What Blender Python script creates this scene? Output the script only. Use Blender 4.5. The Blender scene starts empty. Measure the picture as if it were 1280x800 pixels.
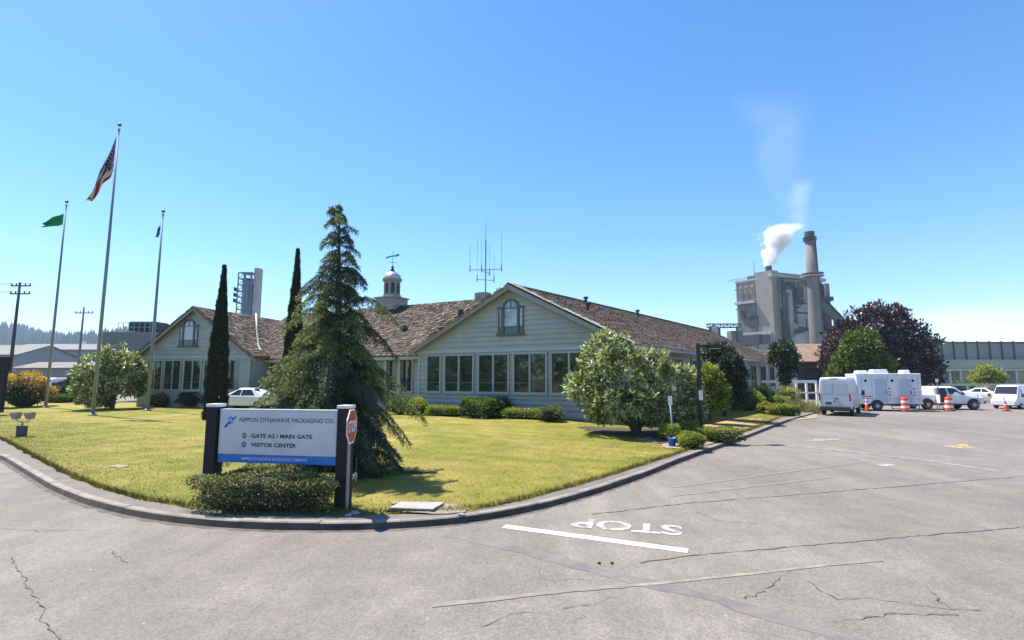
import bpy, math, random
import numpy as np
from mathutils import Vector, Matrix

R = random.Random(7)
NP = np.random.default_rng(11)
scene = bpy.context.scene
COL = scene.collection
PI = math.pi

# ------------------------------------------------------------------ camera
TH = math.atan(74 / 640.0)
CH = 2.5
CT, ST = math.cos(TH), math.sin(TH)
cam_d = bpy.data.cameras.new('camera')
cam_d.sensor_width = 36.0
cam_d.lens = 18.0
cam_d.clip_end = 12000
cam_d.clip_start = 0.1
cam = bpy.data.objects.new('camera', cam_d)
COL.objects.link(cam)
cam.location = (0, 0, CH)
cam.rotation_euler = (PI / 2 + TH, 0, 0)
scene.camera = cam


def G(px, py, z=0.0):
    """where the line of sight through a photo pixel meets the level z"""
    xc, yc = (px - 640) / 640.0, (400 - py) / 640.0
    d = (xc, CT - yc * ST, ST + yc * CT)
    t = (z - CH) / d[2]
    return (d[0] * t, d[1] * t, z)


def zat(py, Y):
    return CH + Y * math.tan(TH + math.atan((400 - py) / 640.0))


def XX(px, Y, z=1.5):
    return (px - 640) / 640.0 * (Y * CT + (z - CH) * ST)


def P(px, py, Y):
    z = zat(py, Y)
    return (XX(px, Y, z), Y, z)


# ------------------------------------------------------------------ object helpers
def tag(o, label=None, cat=None, group=None, kind=None):
    if label: o['label'] = label
    if cat: o['category'] = cat
    if group: o['group'] = group
    if kind: o['kind'] = kind
    return o


def thing(name, label, cat, loc=(0, 0, 0), rz=0.0, group=None):
    o = bpy.data.objects.new(name, None)
    COL.objects.link(o)
    o.location = loc
    o.rotation_euler = (0, 0, rz)
    o.empty_display_size = 0.3
    return tag(o, label, cat, group)


def link(name, me, parent=None, world=False):
    o = bpy.data.objects.new(name, me)
    COL.objects.link(o)
    if parent is not None:
        o.parent = parent
        if world:
            top = parent
            while top.parent: top = top.parent
            if top is parent or parent.type == 'EMPTY':
                M = Matrix.Translation(parent.location) @ Matrix.Rotation(parent.rotation_euler.z, 4, 'Z')
                o.matrix_parent_inverse = M.inverted()
            # a child of a world-built mesh part shares its frame already
    return o


class MB:
    def __init__(s):
        s.v, s.f, s.m = [], [], []

    def add(s, vs, fs, m=0):
        b = len(s.v)
        s.v += [tuple(p) for p in vs]
        for f in fs:
            s.f.append(tuple(b + i for i in f))
            s.m.append(m)
        return s

    def quad(s, a, b, c, d, m=0):
        return s.add([a, b, c, d], [(0, 1, 2, 3)], m)

    def hexa(s, p, m=0):
        """p: 8 points, bottom ring 0-3 counter-clockwise, top ring 4-7"""
        return s.add(p, [(3, 2, 1, 0), (4, 5, 6, 7), (0, 1, 5, 4), (1, 2, 6, 5), (2, 3, 7, 6), (3, 0, 4, 7)], m)

    def box(s, c, sz, rz=0.0, m=0, top=1.0):
        hx, hy, hz = sz[0] / 2, sz[1] / 2, sz[2] / 2
        cr, sr = math.cos(rz), math.sin(rz)
        p = []
        for z, k in ((-hz, 1.0), (hz, top)):
            for x, y in ((-hx, -hy), (hx, -hy), (hx, hy), (-hx, hy)):
                x, y = x * k, y * k
                p.append((c[0] + x * cr - y * sr, c[1] + x * sr + y * cr, c[2] + z))
        return s.hexa(p, m)

    def bar(s, a, b, w, h, m=0, up=(0, 0, 1)):
        """a rectangular bar from a to b"""
        a, b = Vector(a), Vector(b)
        d = (b - a).normalized()
        u = Vector(up)
        sd = d.cross(u)
        if sd.length < 1e-4: sd = d.cross(Vector((1, 0, 0)))
        sd.normalize()
        u = sd.cross(d).normalized()
        p = []
        for q in (a, b):
            for x, y in ((-1, -1), (1, -1), (1, 1), (-1, 1)):
                p.append(q + sd * (x * w / 2) + u * (y * h / 2))
        return s.hexa(p, m)

    def tube(s, pts, rad, n=8, m=0, cap=True):
        pts = [Vector(p) for p in pts]
        if not hasattr(rad, '__len__'): rad = [rad] * len(pts)
        rings = []
        prev = None
        for i, p in enumerate(pts):
            t = (pts[min(i + 1, len(pts) - 1)] - pts[max(i - 1, 0)])
            if t.length < 1e-9: t = Vector((0, 0, 1))
            t.normalize()
            if prev is None:
                a = t.cross(Vector((0, 0, 1)))
                if a.length < 1e-3: a = t.cross(Vector((1, 0, 0)))
            else:
                a = prev - t * prev.dot(t)
            a.normalize()
            prev = a
            b = t.cross(a)
            rings.append([p + (a * math.cos(2 * PI * k / n) + b * math.sin(2 * PI * k / n)) * rad[i] for k in range(n)])
        vs = [q for r in rings for q in r]
        fs = []
        for i in range(len(rings) - 1):
            for k in range(n):
                k2 = (k + 1) % n
                fs.append((i * n + k, i * n + k2, (i + 1) * n + k2, (i + 1) * n + k))
        if cap:
            fs.append(tuple(range(n - 1, -1, -1)))
            fs.append(tuple((len(rings) - 1) * n + k for k in range(n)))
        return s.add(vs, fs, m)

    def lathe(s, c, prof, n=24, m=0, rot=0.0):
        vs, fs = [], []
        for r, z in prof:
            for k in range(n):
                a = 2 * PI * k / n + rot
                vs.append((c[0] + r * math.cos(a), c[1] + r * math.sin(a), c[2] + z))
        for i in range(len(prof) - 1):
            for k in range(n):
                k2 = (k + 1) % n
                fs.append((i * n + k, i * n + k2, (i + 1) * n + k2, (i + 1) * n + k))
        fs.append(tuple(range(n - 1, -1, -1)))
        fs.append(tuple((len(prof) - 1) * n + k for k in range(n)))
        return s.add(vs, fs, m)

    def prism(s, poly, off, m=0):
        """poly: list of 3-D points in a plane, off: extrusion vector"""
        n = len(poly)
        o = Vector(off)
        vs = [Vector(p) for p in poly] + [Vector(p) + o for p in poly]
        fs = [tuple(range(n - 1, -1, -1)), tuple(range(n, 2 * n))]
        for i in range(n):
            j = (i + 1) % n
            fs.append((i, j, n + j, n + i))
        return s.add(vs, fs, m)

    def ball(s, c, r, seg=12, rng=8, m=0):
        if not hasattr(r, '__len__'): r = (r, r, r)
        vs, fs = [], []
        for i in range(rng + 1):
            ph = PI * i / rng
            for k in range(seg):
                a = 2 * PI * k / seg
                vs.append((c[0] + r[0] * math.sin(ph) * math.cos(a), c[1] + r[1] * math.sin(ph) * math.sin(a), c[2] + r[2] * math.cos(ph)))
        for i in range(rng):
            for k in range(seg):
                k2 = (k + 1) % seg
                fs.append((i * seg + k, (i + 1) * seg + k, (i + 1) * seg + k2, i * seg + k2))
        return s.add(vs, fs, m)

    def build(s, name, mats, parent=None, smooth=False, bevel=0.0, world=False):
        me = bpy.data.meshes.new(name)
        me.from_pydata(s.v, [], s.f)
        if not isinstance(mats, (list, tuple)): mats = [mats]
        for mm in mats: me.materials.append(mm)
        if len(mats) > 1: me.polygons.foreach_set('material_index', s.m)
        if smooth: me.polygons.foreach_set('use_smooth', [True] * len(s.f))
        me.validate()
        me.update()
        o = link(name, me, parent, world)
        if bevel:
            b = o.modifiers.new('bevel', 'BEVEL')
            b.width = bevel
            b.segments = 2
            b.limit_method = 'ANGLE'
        return o


def quads_obj(name, V, mats, parent=None, world=False, extra=None, mi=None):
    """V: (n,4,3) array of loose quads; extra: an MB whose faces join the mesh"""
    n = len(V)
    me = bpy.data.meshes.new(name)
    ev = np.array(extra.v, float).reshape(-1, 3) if extra else np.zeros((0, 3))
    allv = np.concatenate([V.reshape(-1, 3), ev])
    loops = list(range(n * 4))
    me.vertices.add(len(allv))
    me.vertices.foreach_set('co', allv.ravel())
    starts = np.arange(n) * 4
    lp = np.arange(n * 4)
    if extra:
        ef = extra.f
        tot = [len(f) for f in ef]
        st = n * 4 + np.concatenate([[0], np.cumsum(tot)[:-1]])
        starts = np.concatenate([starts, st])
        lp = np.concatenate([lp, np.array([i + n * 4 for f in ef for i in f])])
    me.loops.add(len(lp))
    me.loops.foreach_set('vertex_index', lp.astype(np.int32))
    me.polygons.add(len(starts))
    me.polygons.foreach_set('loop_start', starts.astype(np.int32))
    if not isinstance(mats, (list, tuple)): mats = [mats]
    for mm in mats: me.materials.append(mm)
    idx = np.zeros(len(starts), np.int32)
    if mi is not None: idx[:n] = mi
    if extra and len(mats) > 1: idx[n:] = len(mats) - 1
    me.polygons.foreach_set('material_index', idx)
    me.update(calc_edges=True)
    me.validate()
    return link(name, me, parent, world)


def copy_tree(o, parent=None):
    c = o.copy()
    COL.objects.link(c)
    if parent is not None:
        c.parent = parent
    for ch in list(o.children):
        copy_tree(ch, c)
    return c


# ------------------------------------------------------------------ materials
def nodes(name):
    m = bpy.data.materials.new(name)
    m.use_nodes = True
    nt = m.node_tree
    return m, nt, nt.nodes['Principled BSDF']


def N(nt, t, **kw):
    n = nt.nodes.new(t)
    for k, v in kw.items():
        if k in n.inputs.keys(): n.inputs[k].default_value = v
        else: setattr(n, k, v)
    return n


def ramp(nt, fac, stops):
    r = nt.nodes.new('ShaderNodeValToRGB')
    e = r.color_ramp.elements
    while len(e) < len(stops): e.new(0.5)
    for i, (p, c) in enumerate(stops):
        e[i].position = p
        e[i].color = (c[0], c[1], c[2], 1)
    nt.links.new(fac, r.inputs[0])
    return r.outputs[0]


def mixc(nt, fac, a, b, mode='MIX'):
    n = nt.nodes.new('ShaderNodeMix')
    n.data_type = 'RGBA'
    n.blend_type = mode
    for s, v in ((n.inputs[0], fac), (n.inputs[6], a), (n.inputs[7], b)):
        if hasattr(v, 'links') or hasattr(v, 'is_linked'): nt.links.new(v, s)
        elif not hasattr(v, '__len__'): s.default_value = v
        else: s.default_value = (v[0], v[1], v[2], 1)
    return n.outputs[2]


def mathn(nt, op, a, b=None, clamp=False):
    n = nt.nodes.new('ShaderNodeMath')
    n.operation = op
    n.use_clamp = clamp
    for s, v in ((n.inputs[0], a), (n.inputs[1], b)):
        if v is None: continue
        if hasattr(v, 'is_linked'): nt.links.new(v, s)
        else: s.default_value = v
    return n.outputs[0]


def noise(nt, vec, scale, detail=4.0, rough=0.55, dist=0.0):
    n = N(nt, 'ShaderNodeTexNoise', Scale=scale, Detail=detail, Roughness=rough, Distortion=dist)
    nt.links.new(vec, n.inputs['Vector'])
    return n.outputs[0]


def bump(nt, b, h, strength=0.3, dist=0.02):
    n = N(nt, 'ShaderNodeBump', Strength=strength, Distance=dist)
    nt.links.new(h, n.inputs['Height'])
    nt.links.new(n.outputs[0], b.inputs['Normal'])


def mat(name, col, rough=0.6, var=0.12, scale=3.0, metal=0.0, spec=0.5, bmp=0.0, bscale=40.0, dirt=None, dscale=1.2, damt=0.5):
    m, nt, b = nodes(name)
    tc = N(nt, 'ShaderNodeTexCoord').outputs['Object']
    n1 = noise(nt, tc, scale, 6, 0.6)
    lo = tuple(c * (1 - var) for c in col)
    hi = tuple(min(1, c * (1 + var)) for c in col)
    c = ramp(nt, n1, [(0.3, lo), (0.7, hi)])
    if dirt:
        n2 = noise(nt, tc, dscale, 7, 0.65, 0.5)
        k = mathn(nt, 'MULTIPLY', mathn(nt, 'SUBTRACT', n2, 0.45), 4.0, True)
        k = mathn(nt, 'MULTIPLY', k, damt)
        c = mixc(nt, k, c, dirt)
    nt.links.new(c, b.inputs['Base Color'])
    b.inputs['Roughness'].default_value = rough
    b.inputs['Metallic'].default_value = metal
    b.inputs['Specular IOR Level'].default_value = spec
    if bmp: bump(nt, b, noise(nt, tc, bscale, 4, 0.6), bmp, 0.01)
    return m


def leaf_mat(name, stops, rough=0.45, spec=0.4, trans=0.25, patch=None, pscale=0.6):
    """foliage: every leaf (mesh island) takes its own tone"""
    m, nt, b = nodes(name)
    ge = N(nt, 'ShaderNodeNewGeometry')
    c = ramp(nt, ge.outputs['Random Per Island'], stops)
    if patch:
        tc = N(nt, 'ShaderNodeTexCoord').outputs['Object']
        k = mathn(nt, 'MULTIPLY', mathn(nt, 'SUBTRACT', noise(nt, tc, pscale, 3, 0.5), 0.42), 5.0, True)
        c = mixc(nt, mathn(nt, 'MULTIPLY', k, 0.7), c, patch)
    nt.links.new(c, b.inputs['Base Color'])
    b.inputs['Roughness'].default_value = rough
    b.inputs['Specular IOR Level'].default_value = spec
    if trans:
        out = nt.nodes['Material Output']
        t = N(nt, 'ShaderNodeBsdfTranslucent')
        c2 = mixc(nt, 1.0, c, (1.0, 1.0, 0.55), 'MULTIPLY')
        nt.links.new(c2, t.inputs[0])
        mx = N(nt, 'ShaderNodeMixShader')
        mx.inputs[0].default_value = trans
        nt.links.new(b.outputs[0], mx.inputs[1])
        nt.links.new(t.outputs[0], mx.inputs[2])
        nt.links.new(mx.outputs[0], out.inputs[0])
    return m


def asphalt_mat():
    m, nt, b = nodes('asphalt')
    tc = N(nt, 'ShaderNodeTexCoord').outputs['Object']
    big = noise(nt, tc, 0.12, 5, 0.6, 0.6)
    c = ramp(nt, big, [(0.25, (0.155, 0.137, 0.119)), (0.5, (0.190, 0.169, 0.147)), (0.75, (0.228, 0.204, 0.180))])
    mid = noise(nt, tc, 1.3, 6, 0.7)
    c = mixc(nt, 0.55, c, ramp(nt, mid, [(0.3, (0.36, 0.36, 0.36)), (0.7, (0.62, 0.61, 0.6))]), 'OVERLAY')
    # streaks of wear along the lanes
    mp = N(nt, 'ShaderNodeMapping')
    nt.links.new(tc, mp.inputs[0])
    mp.inputs['Rotation'].default_value = (0, 0, math.radians(-38))
    mp.inputs['Scale'].default_value = (0.8, 0.05, 1)
    st = noise(nt, mp.outputs[0], 1.0, 4, 0.6)
    oil = noise(nt, tc, 0.55, 6, 0.7, 1.2)
    ko = mathn(nt, 'MULTIPLY', mathn(nt, 'SUBTRACT', oil, 0.60), 5.0, True)
    c = mixc(nt, mathn(nt, 'MULTIPLY', ko, 0.35), c, (0.10, 0.092, 0.085))
    c = mixc(nt, 0.5, c, ramp(nt, st, [(0.35, (0.4, 0.4, 0.4)), (0.65, (0.6, 0.6, 0.6))]), 'OVERLAY')
    # stone chips
    v = N(nt, 'ShaderNodeTexVoronoi', Scale=42.0)
    nt.links.new(tc, v.inputs['Vector'])
    chip = ramp(nt, v.outputs['Color'], [(0.0, (0.32, 0.31, 0.3)), (0.5, (0.5, 0.5, 0.5)), (1.0, (0.72, 0.71, 0.7))])
    c = mixc(nt, 0.65, c, chip, 'OVERLAY')
    v2 = N(nt, 'ShaderNodeTexVoronoi', Scale=2.2)
    nt.links.new(tc, v2.inputs['Vector'])
    spot = mathn(nt, 'LESS_THAN', v2.outputs['Distance'], 0.035)
    c = mixc(nt, mathn(nt, 'MULTIPLY', spot, 0.6), c, (0.42, 0.41, 0.39))
    # fine crazing
    wv = N(nt, 'ShaderNodeTexNoise', Scale=1.2, Detail=5.0)
    nt.links.new(tc, wv.inputs['Vector'])
    vm = N(nt, 'ShaderNodeVectorMath', operation='MULTIPLY_ADD')
    nt.links.new(wv.outputs['Color'], vm.inputs[0])
    vm.inputs[1].default_value = (0.9, 0.9, 0.9)
    nt.links.new(tc, vm.inputs[2])
    v3 = N(nt, 'ShaderNodeTexVoronoi', Scale=0.55, feature='DISTANCE_TO_EDGE')
    nt.links.new(vm.outputs[0], v3.inputs['Vector'])
    cr = mathn(nt, 'LESS_THAN', v3.outputs['Distance'], 0.0035)
    msk = mathn(nt, 'MULTIPLY', mathn(nt, 'SUBTRACT', noise(nt, tc, 0.22, 3, 0.5), 0.50), 9.0, True)
    k = mathn(nt, 'MULTIPLY', mathn(nt, 'MULTIPLY', cr, msk), 0.55)
    c = mixc(nt, k, c, (0.05, 0.047, 0.045))
    nt.links.new(c, b.inputs['Base Color'])
    b.inputs['Roughness'].default_value = 0.85
    b.inputs['Specular IOR Level'].default_value = 0.25
    bump(nt, b, noise(nt, tc, 55, 3, 0.7), 0.35, 0.012)
    return m


def lawn_mat(name):
    m, nt, b = nodes(name)
    tc = N(nt, 'ShaderNodeTexCoord').outputs['Object']
    a = noise(nt, tc, 0.16, 5, 0.6, 0.8)
    c = ramp(nt, a, [(0.30, (0.15, 0.17, 0.024)), (0.46, (0.225, 0.205, 0.038)), (0.64, (0.33, 0.255, 0.075))])
    b2 = noise(nt, tc, 1.1, 6, 0.7)
    c = mixc(nt, 0.8, c, ramp(nt, b2, [(0.3, (0.27, 0.33, 0.26)), (0.7, (0.68, 0.64, 0.64))]), 'OVERLAY')
    d = noise(nt, tc, 0.45, 5, 0.65, 1.0)
    k = mathn(nt, 'MULTIPLY', mathn(nt, 'SUBTRACT', d, 0.57), 6.0, True)
    c = mixc(nt, mathn(nt, 'MULTIPLY', k, 0.75), c, (0.35, 0.265, 0.105))
    mp = N(nt, 'ShaderNodeMapping')
    nt.links.new(tc, mp.inputs[0])
    mp.inputs['Rotation'].default_value = (0, 0, math.radians(24))
    wv = N(nt, 'ShaderNodeTexWave', Scale=0.32, Distortion=1.5, Detail=3.0, bands_direction='Y')
    nt.links.new(mp.outputs[0], wv.inputs['Vector'])
    c = mixc(nt, 0.22, c, ramp(nt, wv.outputs['Fac'], [(0.2, (0.38, 0.42, 0.38)), (0.8, (0.62, 0.60, 0.58))]), 'OVERLAY')
    cl = noise(nt, tc, 2.3, 5, 0.7, 0.8)
    kc = mathn(nt, 'MULTIPLY', mathn(nt, 'SUBTRACT', cl, 0.60), 7.0, True)
    c = mixc(nt, mathn(nt, 'MULTIPLY', kc, 0.6), c, (0.075, 0.115, 0.02))
    e = noise(nt, tc, 14, 4, 0.7)
    c = mixc(nt, 0.5, c, ramp(nt, e, [(0.3, (0.3, 0.32, 0.3)), (0.7, (0.66, 0.66, 0.62))]), 'OVERLAY')
    nt.links.new(c, b.inputs['Base Color'])
    b.inputs['Roughness'].default_value = 0.8
    b.inputs['Specular IOR Level'].default_value = 0.15
    bump(nt, b, noise(nt, tc, 30, 5, 0.75), 0.8, 0.05)
    return m


def shake_mat():
    m, nt, b = nodes('cedar_shakes')
    ge = N(nt, 'ShaderNodeNewGeometry')
    tc = N(nt, 'ShaderNodeTexCoord').outputs['Object']
    c = ramp(nt, ge.outputs['Random Per Island'], [(0.0, (0.022, 0.016, 0.012)), (0.3, (0.075, 0.056, 0.042)), (0.65, (0.155, 0.118, 0.088)), (0.85, (0.195, 0.152, 0.118)), (1.0, (0.28, 0.225, 0.18))])
    n1 = noise(nt, tc, 0.5, 6, 0.7, 0.5)
    k = mathn(nt, 'MULTIPLY', mathn(nt, 'SUBTRACT', n1, 0.5), 5.0, True)
    c = mixc(nt, mathn(nt, 'MULTIPLY', k, 0.35), c, (0.20, 0.145, 0.118))
    n2 = noise(nt, tc, 1.7, 6, 0.75)
    k2 = mathn(nt, 'MULTIPLY', mathn(nt, 'SUBTRACT', n2, 0.58), 8.0, True)
    c = mixc(nt, mathn(nt, 'MULTIPLY', k2, 0.5), c, (0.055, 0.06, 0.03))
    nt.links.new(c, b.inputs['Base Color'])
    b.inputs['Roughness'].default_value = 0.85
    b.inputs['Specular IOR Level'].default_value = 0.2
    return m


def glass_mat(name, stops, rough=0.03, scale=0.9):
    m, nt, b = nodes(name)
    tc = N(nt, 'ShaderNodeTexCoord').outputs['Object']
    c = ramp(nt, noise(nt, tc, scale, 4, 0.6), stops)
    nt.links.new(c, b.inputs['Base Color'])
    b.inputs['Roughness'].default_value = rough
    b.inputs['Specular IOR Level'].default_value = 0.75
    b.inputs['IOR'].default_value = 1.52
    bump(nt, b, noise(nt, tc, 1.3, 2, 0.5), 0.03, 0.05)
    return m


def rib_mat(name, c1, c2, scale, axis='X', rough=0.6):
    """ribbed metal sheet"""
    m, nt, b = nodes(name)
    tc = N(nt, 'ShaderNodeTexCoord').outputs['Object']
    w = N(nt, 'ShaderNodeTexWave', Scale=scale, bands_direction=axis)
    nt.links.new(tc, w.inputs['Vector'])
    n1 = noise(nt, tc, 0.15, 6, 0.65)
    c = ramp(nt, n1, [(0.3, c1), (0.7, c2)])
    nt.links.new(c, b.inputs['Base Color'])
    b.inputs['Roughness'].default_value = rough
    bump(nt, b, w.outputs['Fac'], 0.5, 0.05)
    return m


M = {}
M['asphalt'] = asphalt_mat()
M['lawn'] = lawn_mat('lawn_grass')
M['shake'] = shake_mat()
M['siding'] = mat('painted_siding', (0.385, 0.395, 0.35), 0.6, 0.08, 0.8, dirt=(0.25, 0.255, 0.22), dscale=0.6, damt=0.5)
M['trim'] = mat('pale_trim', (0.40, 0.42, 0.385), 0.55, 0.06, 2.0)
M['fascia'] = mat('grey_green_fascia', (0.25, 0.275, 0.25), 0.55, 0.1, 2.0)
M['archframe'] = mat('dark_green_window_frame', (0.085, 0.10, 0.09), 0.5, 0.1, 2.0)
M['winframe'] = mat('window_frame', (0.36, 0.385, 0.37), 0.5, 0.08, 2.0)
M['sash'] = mat('dark_sash', (0.05, 0.055, 0.06), 0.4, 0.1, 2.0)
M['glass'] = glass_mat('window_glass', [(0.35, (0.010, 0.018, 0.014)), (0.6, (0.035, 0.055, 0.032))])
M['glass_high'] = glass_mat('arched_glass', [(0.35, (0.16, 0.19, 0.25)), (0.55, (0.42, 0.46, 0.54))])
M['carglass'] = glass_mat('car_glass', [(0.3, (0.012, 0.013, 0.015)), (0.7, (0.02, 0.022, 0.025))])
M['concrete'] = mat('concrete', (0.34, 0.32, 0.29), 0.85, 0.16, 2.5, bmp=0.3, bscale=60, dirt=(0.2, 0.18, 0.16), dscale=0.7, damt=0.5)
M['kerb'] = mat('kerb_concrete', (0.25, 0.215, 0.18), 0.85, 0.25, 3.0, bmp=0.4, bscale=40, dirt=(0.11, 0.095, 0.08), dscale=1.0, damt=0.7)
M['kerbface'] = mat('shaded_kerb_face', (0.06, 0.05, 0.042), 0.9, 0.4, 2.5, bmp=0.4, bscale=40, dirt=(0.13, 0.11, 0.09), dscale=1.5, damt=0.5)  # kerb face coloured near black: its shade is put into the colour
M['kerbshade'] = mat('gutter_shade_strip', (0.085, 0.072, 0.06), 0.95, 0.45, 5.0, bmp=0.6, bscale=50, dirt=(0.17, 0.15, 0.13), dscale=2.0, damt=0.7)  # dark tone for the shade painted along the kerb foot
M['walk'] = mat('footway_asphalt', (0.15, 0.126, 0.108), 0.9, 0.2, 2.0, bmp=0.5, bscale=50, dirt=(0.19, 0.16, 0.13), dscale=0.6, damt=0.6)
M['dirt'] = mat('bare_soil', (0.27, 0.22, 0.15), 0.95, 0.25, 3.0, bmp=0.6, bscale=25)
M['dark_ground'] = mat('dark_ground', (0.07, 0.05, 0.035), 0.95, 0.4, 5.0, bmp=0.8, bscale=20)
M['terrain'] = mat('terrain', (0.15, 0.15, 0.09), 0.95, 0.25, 0.02)
M['white_paint'] = mat('road_paint_white', (0.72, 0.71, 0.69), 0.7, 0.08, 6.0, dirt=(0.30, 0.28, 0.26), dscale=7.0, damt=0.5)
M['bark'] = mat('bark', (0.075, 0.06, 0.045), 0.9, 0.35, 6.0, bmp=0.8, bscale=25)
M['greybark'] = mat('grey_bark', (0.11, 0.095, 0.08), 0.9, 0.35, 6.0, bmp=0.8, bscale=25)
M['black'] = mat('black_paint', (0.012, 0.012, 0.013), 0.45, 0.2, 3.0)
M['darkwood'] = mat('dark_stained_wood', (0.012, 0.008, 0.010), 0.75, 0.3, 3.0, bmp=0.3, bscale=20)
M['white'] = mat('white_enamel', (0.72, 0.72, 0.72), 0.35, 0.04, 3.0)
M['carwhite'] = mat('white_car_paint', (0.74, 0.74, 0.75), 0.22, 0.02, 2.0, spec=0.6, dirt=(0.6, 0.59, 0.57), dscale=1.5, damt=0.25)
M['tyre'] = mat('rubber', (0.018, 0.018, 0.018), 0.8, 0.2, 6.0)
M['rim'] = mat('wheel_metal', (0.45, 0.45, 0.46), 0.35, 0.1, 4.0, metal=0.7)
M['plastic'] = mat('dark_plastic', (0.03, 0.03, 0.032), 0.6, 0.15, 4.0)
M['red_lamp'] = mat('red_lens', (0.45, 0.02, 0.02), 0.25, 0.1, 4.0)
M['lamp_clear'] = mat('clear_lens', (0.65, 0.66, 0.68), 0.15, 0.05, 4.0)
M['galv'] = mat('galvanised_metal', (0.27, 0.28, 0.285), 0.45, 0.12, 3.0, metal=0.5)
M['poleMetal'] = mat('pole_metal', (0.20, 0.235, 0.235), 0.4, 0.08, 1.0, metal=0.4)
M['orange'] = mat('safety_orange', (0.75, 0.10, 0.03), 0.5, 0.1, 4.0)
M['reflect'] = mat('reflective_white', (0.8, 0.8, 0.8), 0.4, 0.04, 4.0)

# ------------------------------------------------------------------ light and sky
SUN_AZ = math.atan2(-0.84, 0.54)
SUN_EL = math.radians(62)
w = bpy.data.worlds.new('World')
scene.world = w
w.use_nodes = True
nt = w.node_tree
bg = nt.nodes['Background']
sky = nt.nodes.new('ShaderNodeTexSky')
sky.sky_type = 'NISHITA'
sky.sun_disc = False
sky.sun_elevation = SUN_EL
sky.sun_rotation = SUN_AZ % (2 * PI)
sky.altitude = 0
sky.air_density = 1.0
sky.dust_density = 0.3
sky.ozone_density = 4.0
# thin high cloud low over the horizon
tc = N(nt, 'ShaderNodeTexCoord')
mp = N(nt, 'ShaderNodeMapping')
nt.links.new(tc.outputs['Generated'], mp.inputs[0])
mp.inputs['Scale'].default_value = (3.0, 3.0, 26.0)
cn = noise(nt, mp.outputs[0], 1.6, 6, 0.6, 0.4)
sx = N(nt, 'ShaderNodeSeparateXYZ')
nt.links.new(tc.outputs['Generated'], sx.inputs[0])
low = mathn(nt, 'MULTIPLY', mathn(nt, 'SUBTRACT', 0.112, sx.outputs[2]), 26.0, True)
rightw = mathn(nt, 'MULTIPLY', mathn(nt, 'SUBTRACT', sx.outputs[0], 0.47), 4.5, True)
ck = mathn(nt, 'ADD', mathn(nt, 'MULTIPLY', mathn(nt, 'SUBTRACT', cn, 0.42), 3.0, True), 0.4, True)
ck = mathn(nt, 'MULTIPLY', mathn(nt, 'MULTIPLY', ck, low), mathn(nt, 'MULTIPLY', rightw, 0.85))
hs = N(nt, 'ShaderNodeHueSaturation', Saturation=1.27, Value=0.97)
nt.links.new(sky.outputs[0], hs.inputs['Color'])
sc_ = mixc(nt, ck, hs.outputs[0], (7.5, 7.8, 8.0))
nt.links.new(sc_, bg.inputs[0])
bg.inputs[1].default_value = 0.10

sl = bpy.data.lights.new('sun', 'SUN')
sl.energy = 4.2
sl.angle = math.radians(0.53)
sl.color = (1.0, 0.95, 0.88)
so = bpy.data.objects.new('sun', sl)
COL.objects.link(so)
sd = Vector((math.sin(SUN_AZ) * math.cos(SUN_EL), math.cos(SUN_AZ) * math.cos(SUN_EL), math.sin(SUN_EL)))
so.rotation_euler = (-sd).to_track_quat('-Z', 'Y').to_euler()
so.location = (0, 0, 50)
scene.view_settings.view_transform = 'Standard'
scene.view_settings.look = 'None'
scene.view_settings.exposure = 1.24
scene.view_settings.gamma = 1.0
scene.view_settings.use_curve_mapping = False
scene.cycles.use_denoising = True
scene.cycles.max_bounces = 8
scene.cycles.volume_bounces = 5
scene.cycles.transparent_max_bounces = 12

# ------------------------------------------------------------------ ground, road, kerb, lawn
mb = MB()
mb.quad((-4000, -600, -0.06), (4000, -600, -0.06), (4000, 6000, -0.06), (-4000, 6000, -0.06))
tag(mb.build('ground', M['terrain']), kind='structure')
mb = MB()
mb.quad((-140, -60, 0), (160, -60, 0), (160, 150, 0), (-140, 150, 0))
tag(mb.build('road', M['asphalt']), kind='structure')


def resample(pts, step):
    out = [Vector(pts[0])]
    for a, b in zip(pts[:-1], pts[1:]):
        a, b = Vector(a), Vector(b)
        n = max(1, int((b - a).length / step))
        for i in range(1, n + 1): out.append(a.lerp(b, i / n))
    return out


def smooth(pts, it=6):
    pts = [Vector(p) for p in pts]
    for _ in range(it):
        q = [pts[0]] + [(pts[i - 1] + pts[i] * 2 + pts[i + 1]) / 4 for i in range(1, len(pts) - 1)] + [pts[-1]]
        pts = q
    return pts


KERB_PX = [(0, 573), (30, 592), (60, 611), (100, 629), (150, 643), (200, 652), (260, 659), (330, 663), (400, 664), (460, 663), (540, 659), (600, 653), (650, 643), (700, 631), (760, 613), (810, 595), (850, 578), (900, 560), (940, 545), (985, 527)]
kerb2d = [(-58, 41, 0), (-38, 28.5, 0), (-26, 20.6, 0)] + [G(x, y) for x, y in KERB_PX] + [(21.5, 37.0, 0), (26.0, 43.0, 0)]
kl = smooth(resample(smooth(resample(kerb2d, 0.25), 8), 0.6), 1)


def offset(line, d):
    out = []
    for i, p in enumerate(line):
        t = (line[min(i + 1, len(line) - 1)] - line[max(i - 1, 0)]).normalized()
        out.append(p + Vector((-t.y, t.x, 0)) * d)
    return out


KH = 0.125
k0, k1, k1b = kl, offset(kl, 0.03), offset(kl, 0.17)
kb = MB()
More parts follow.
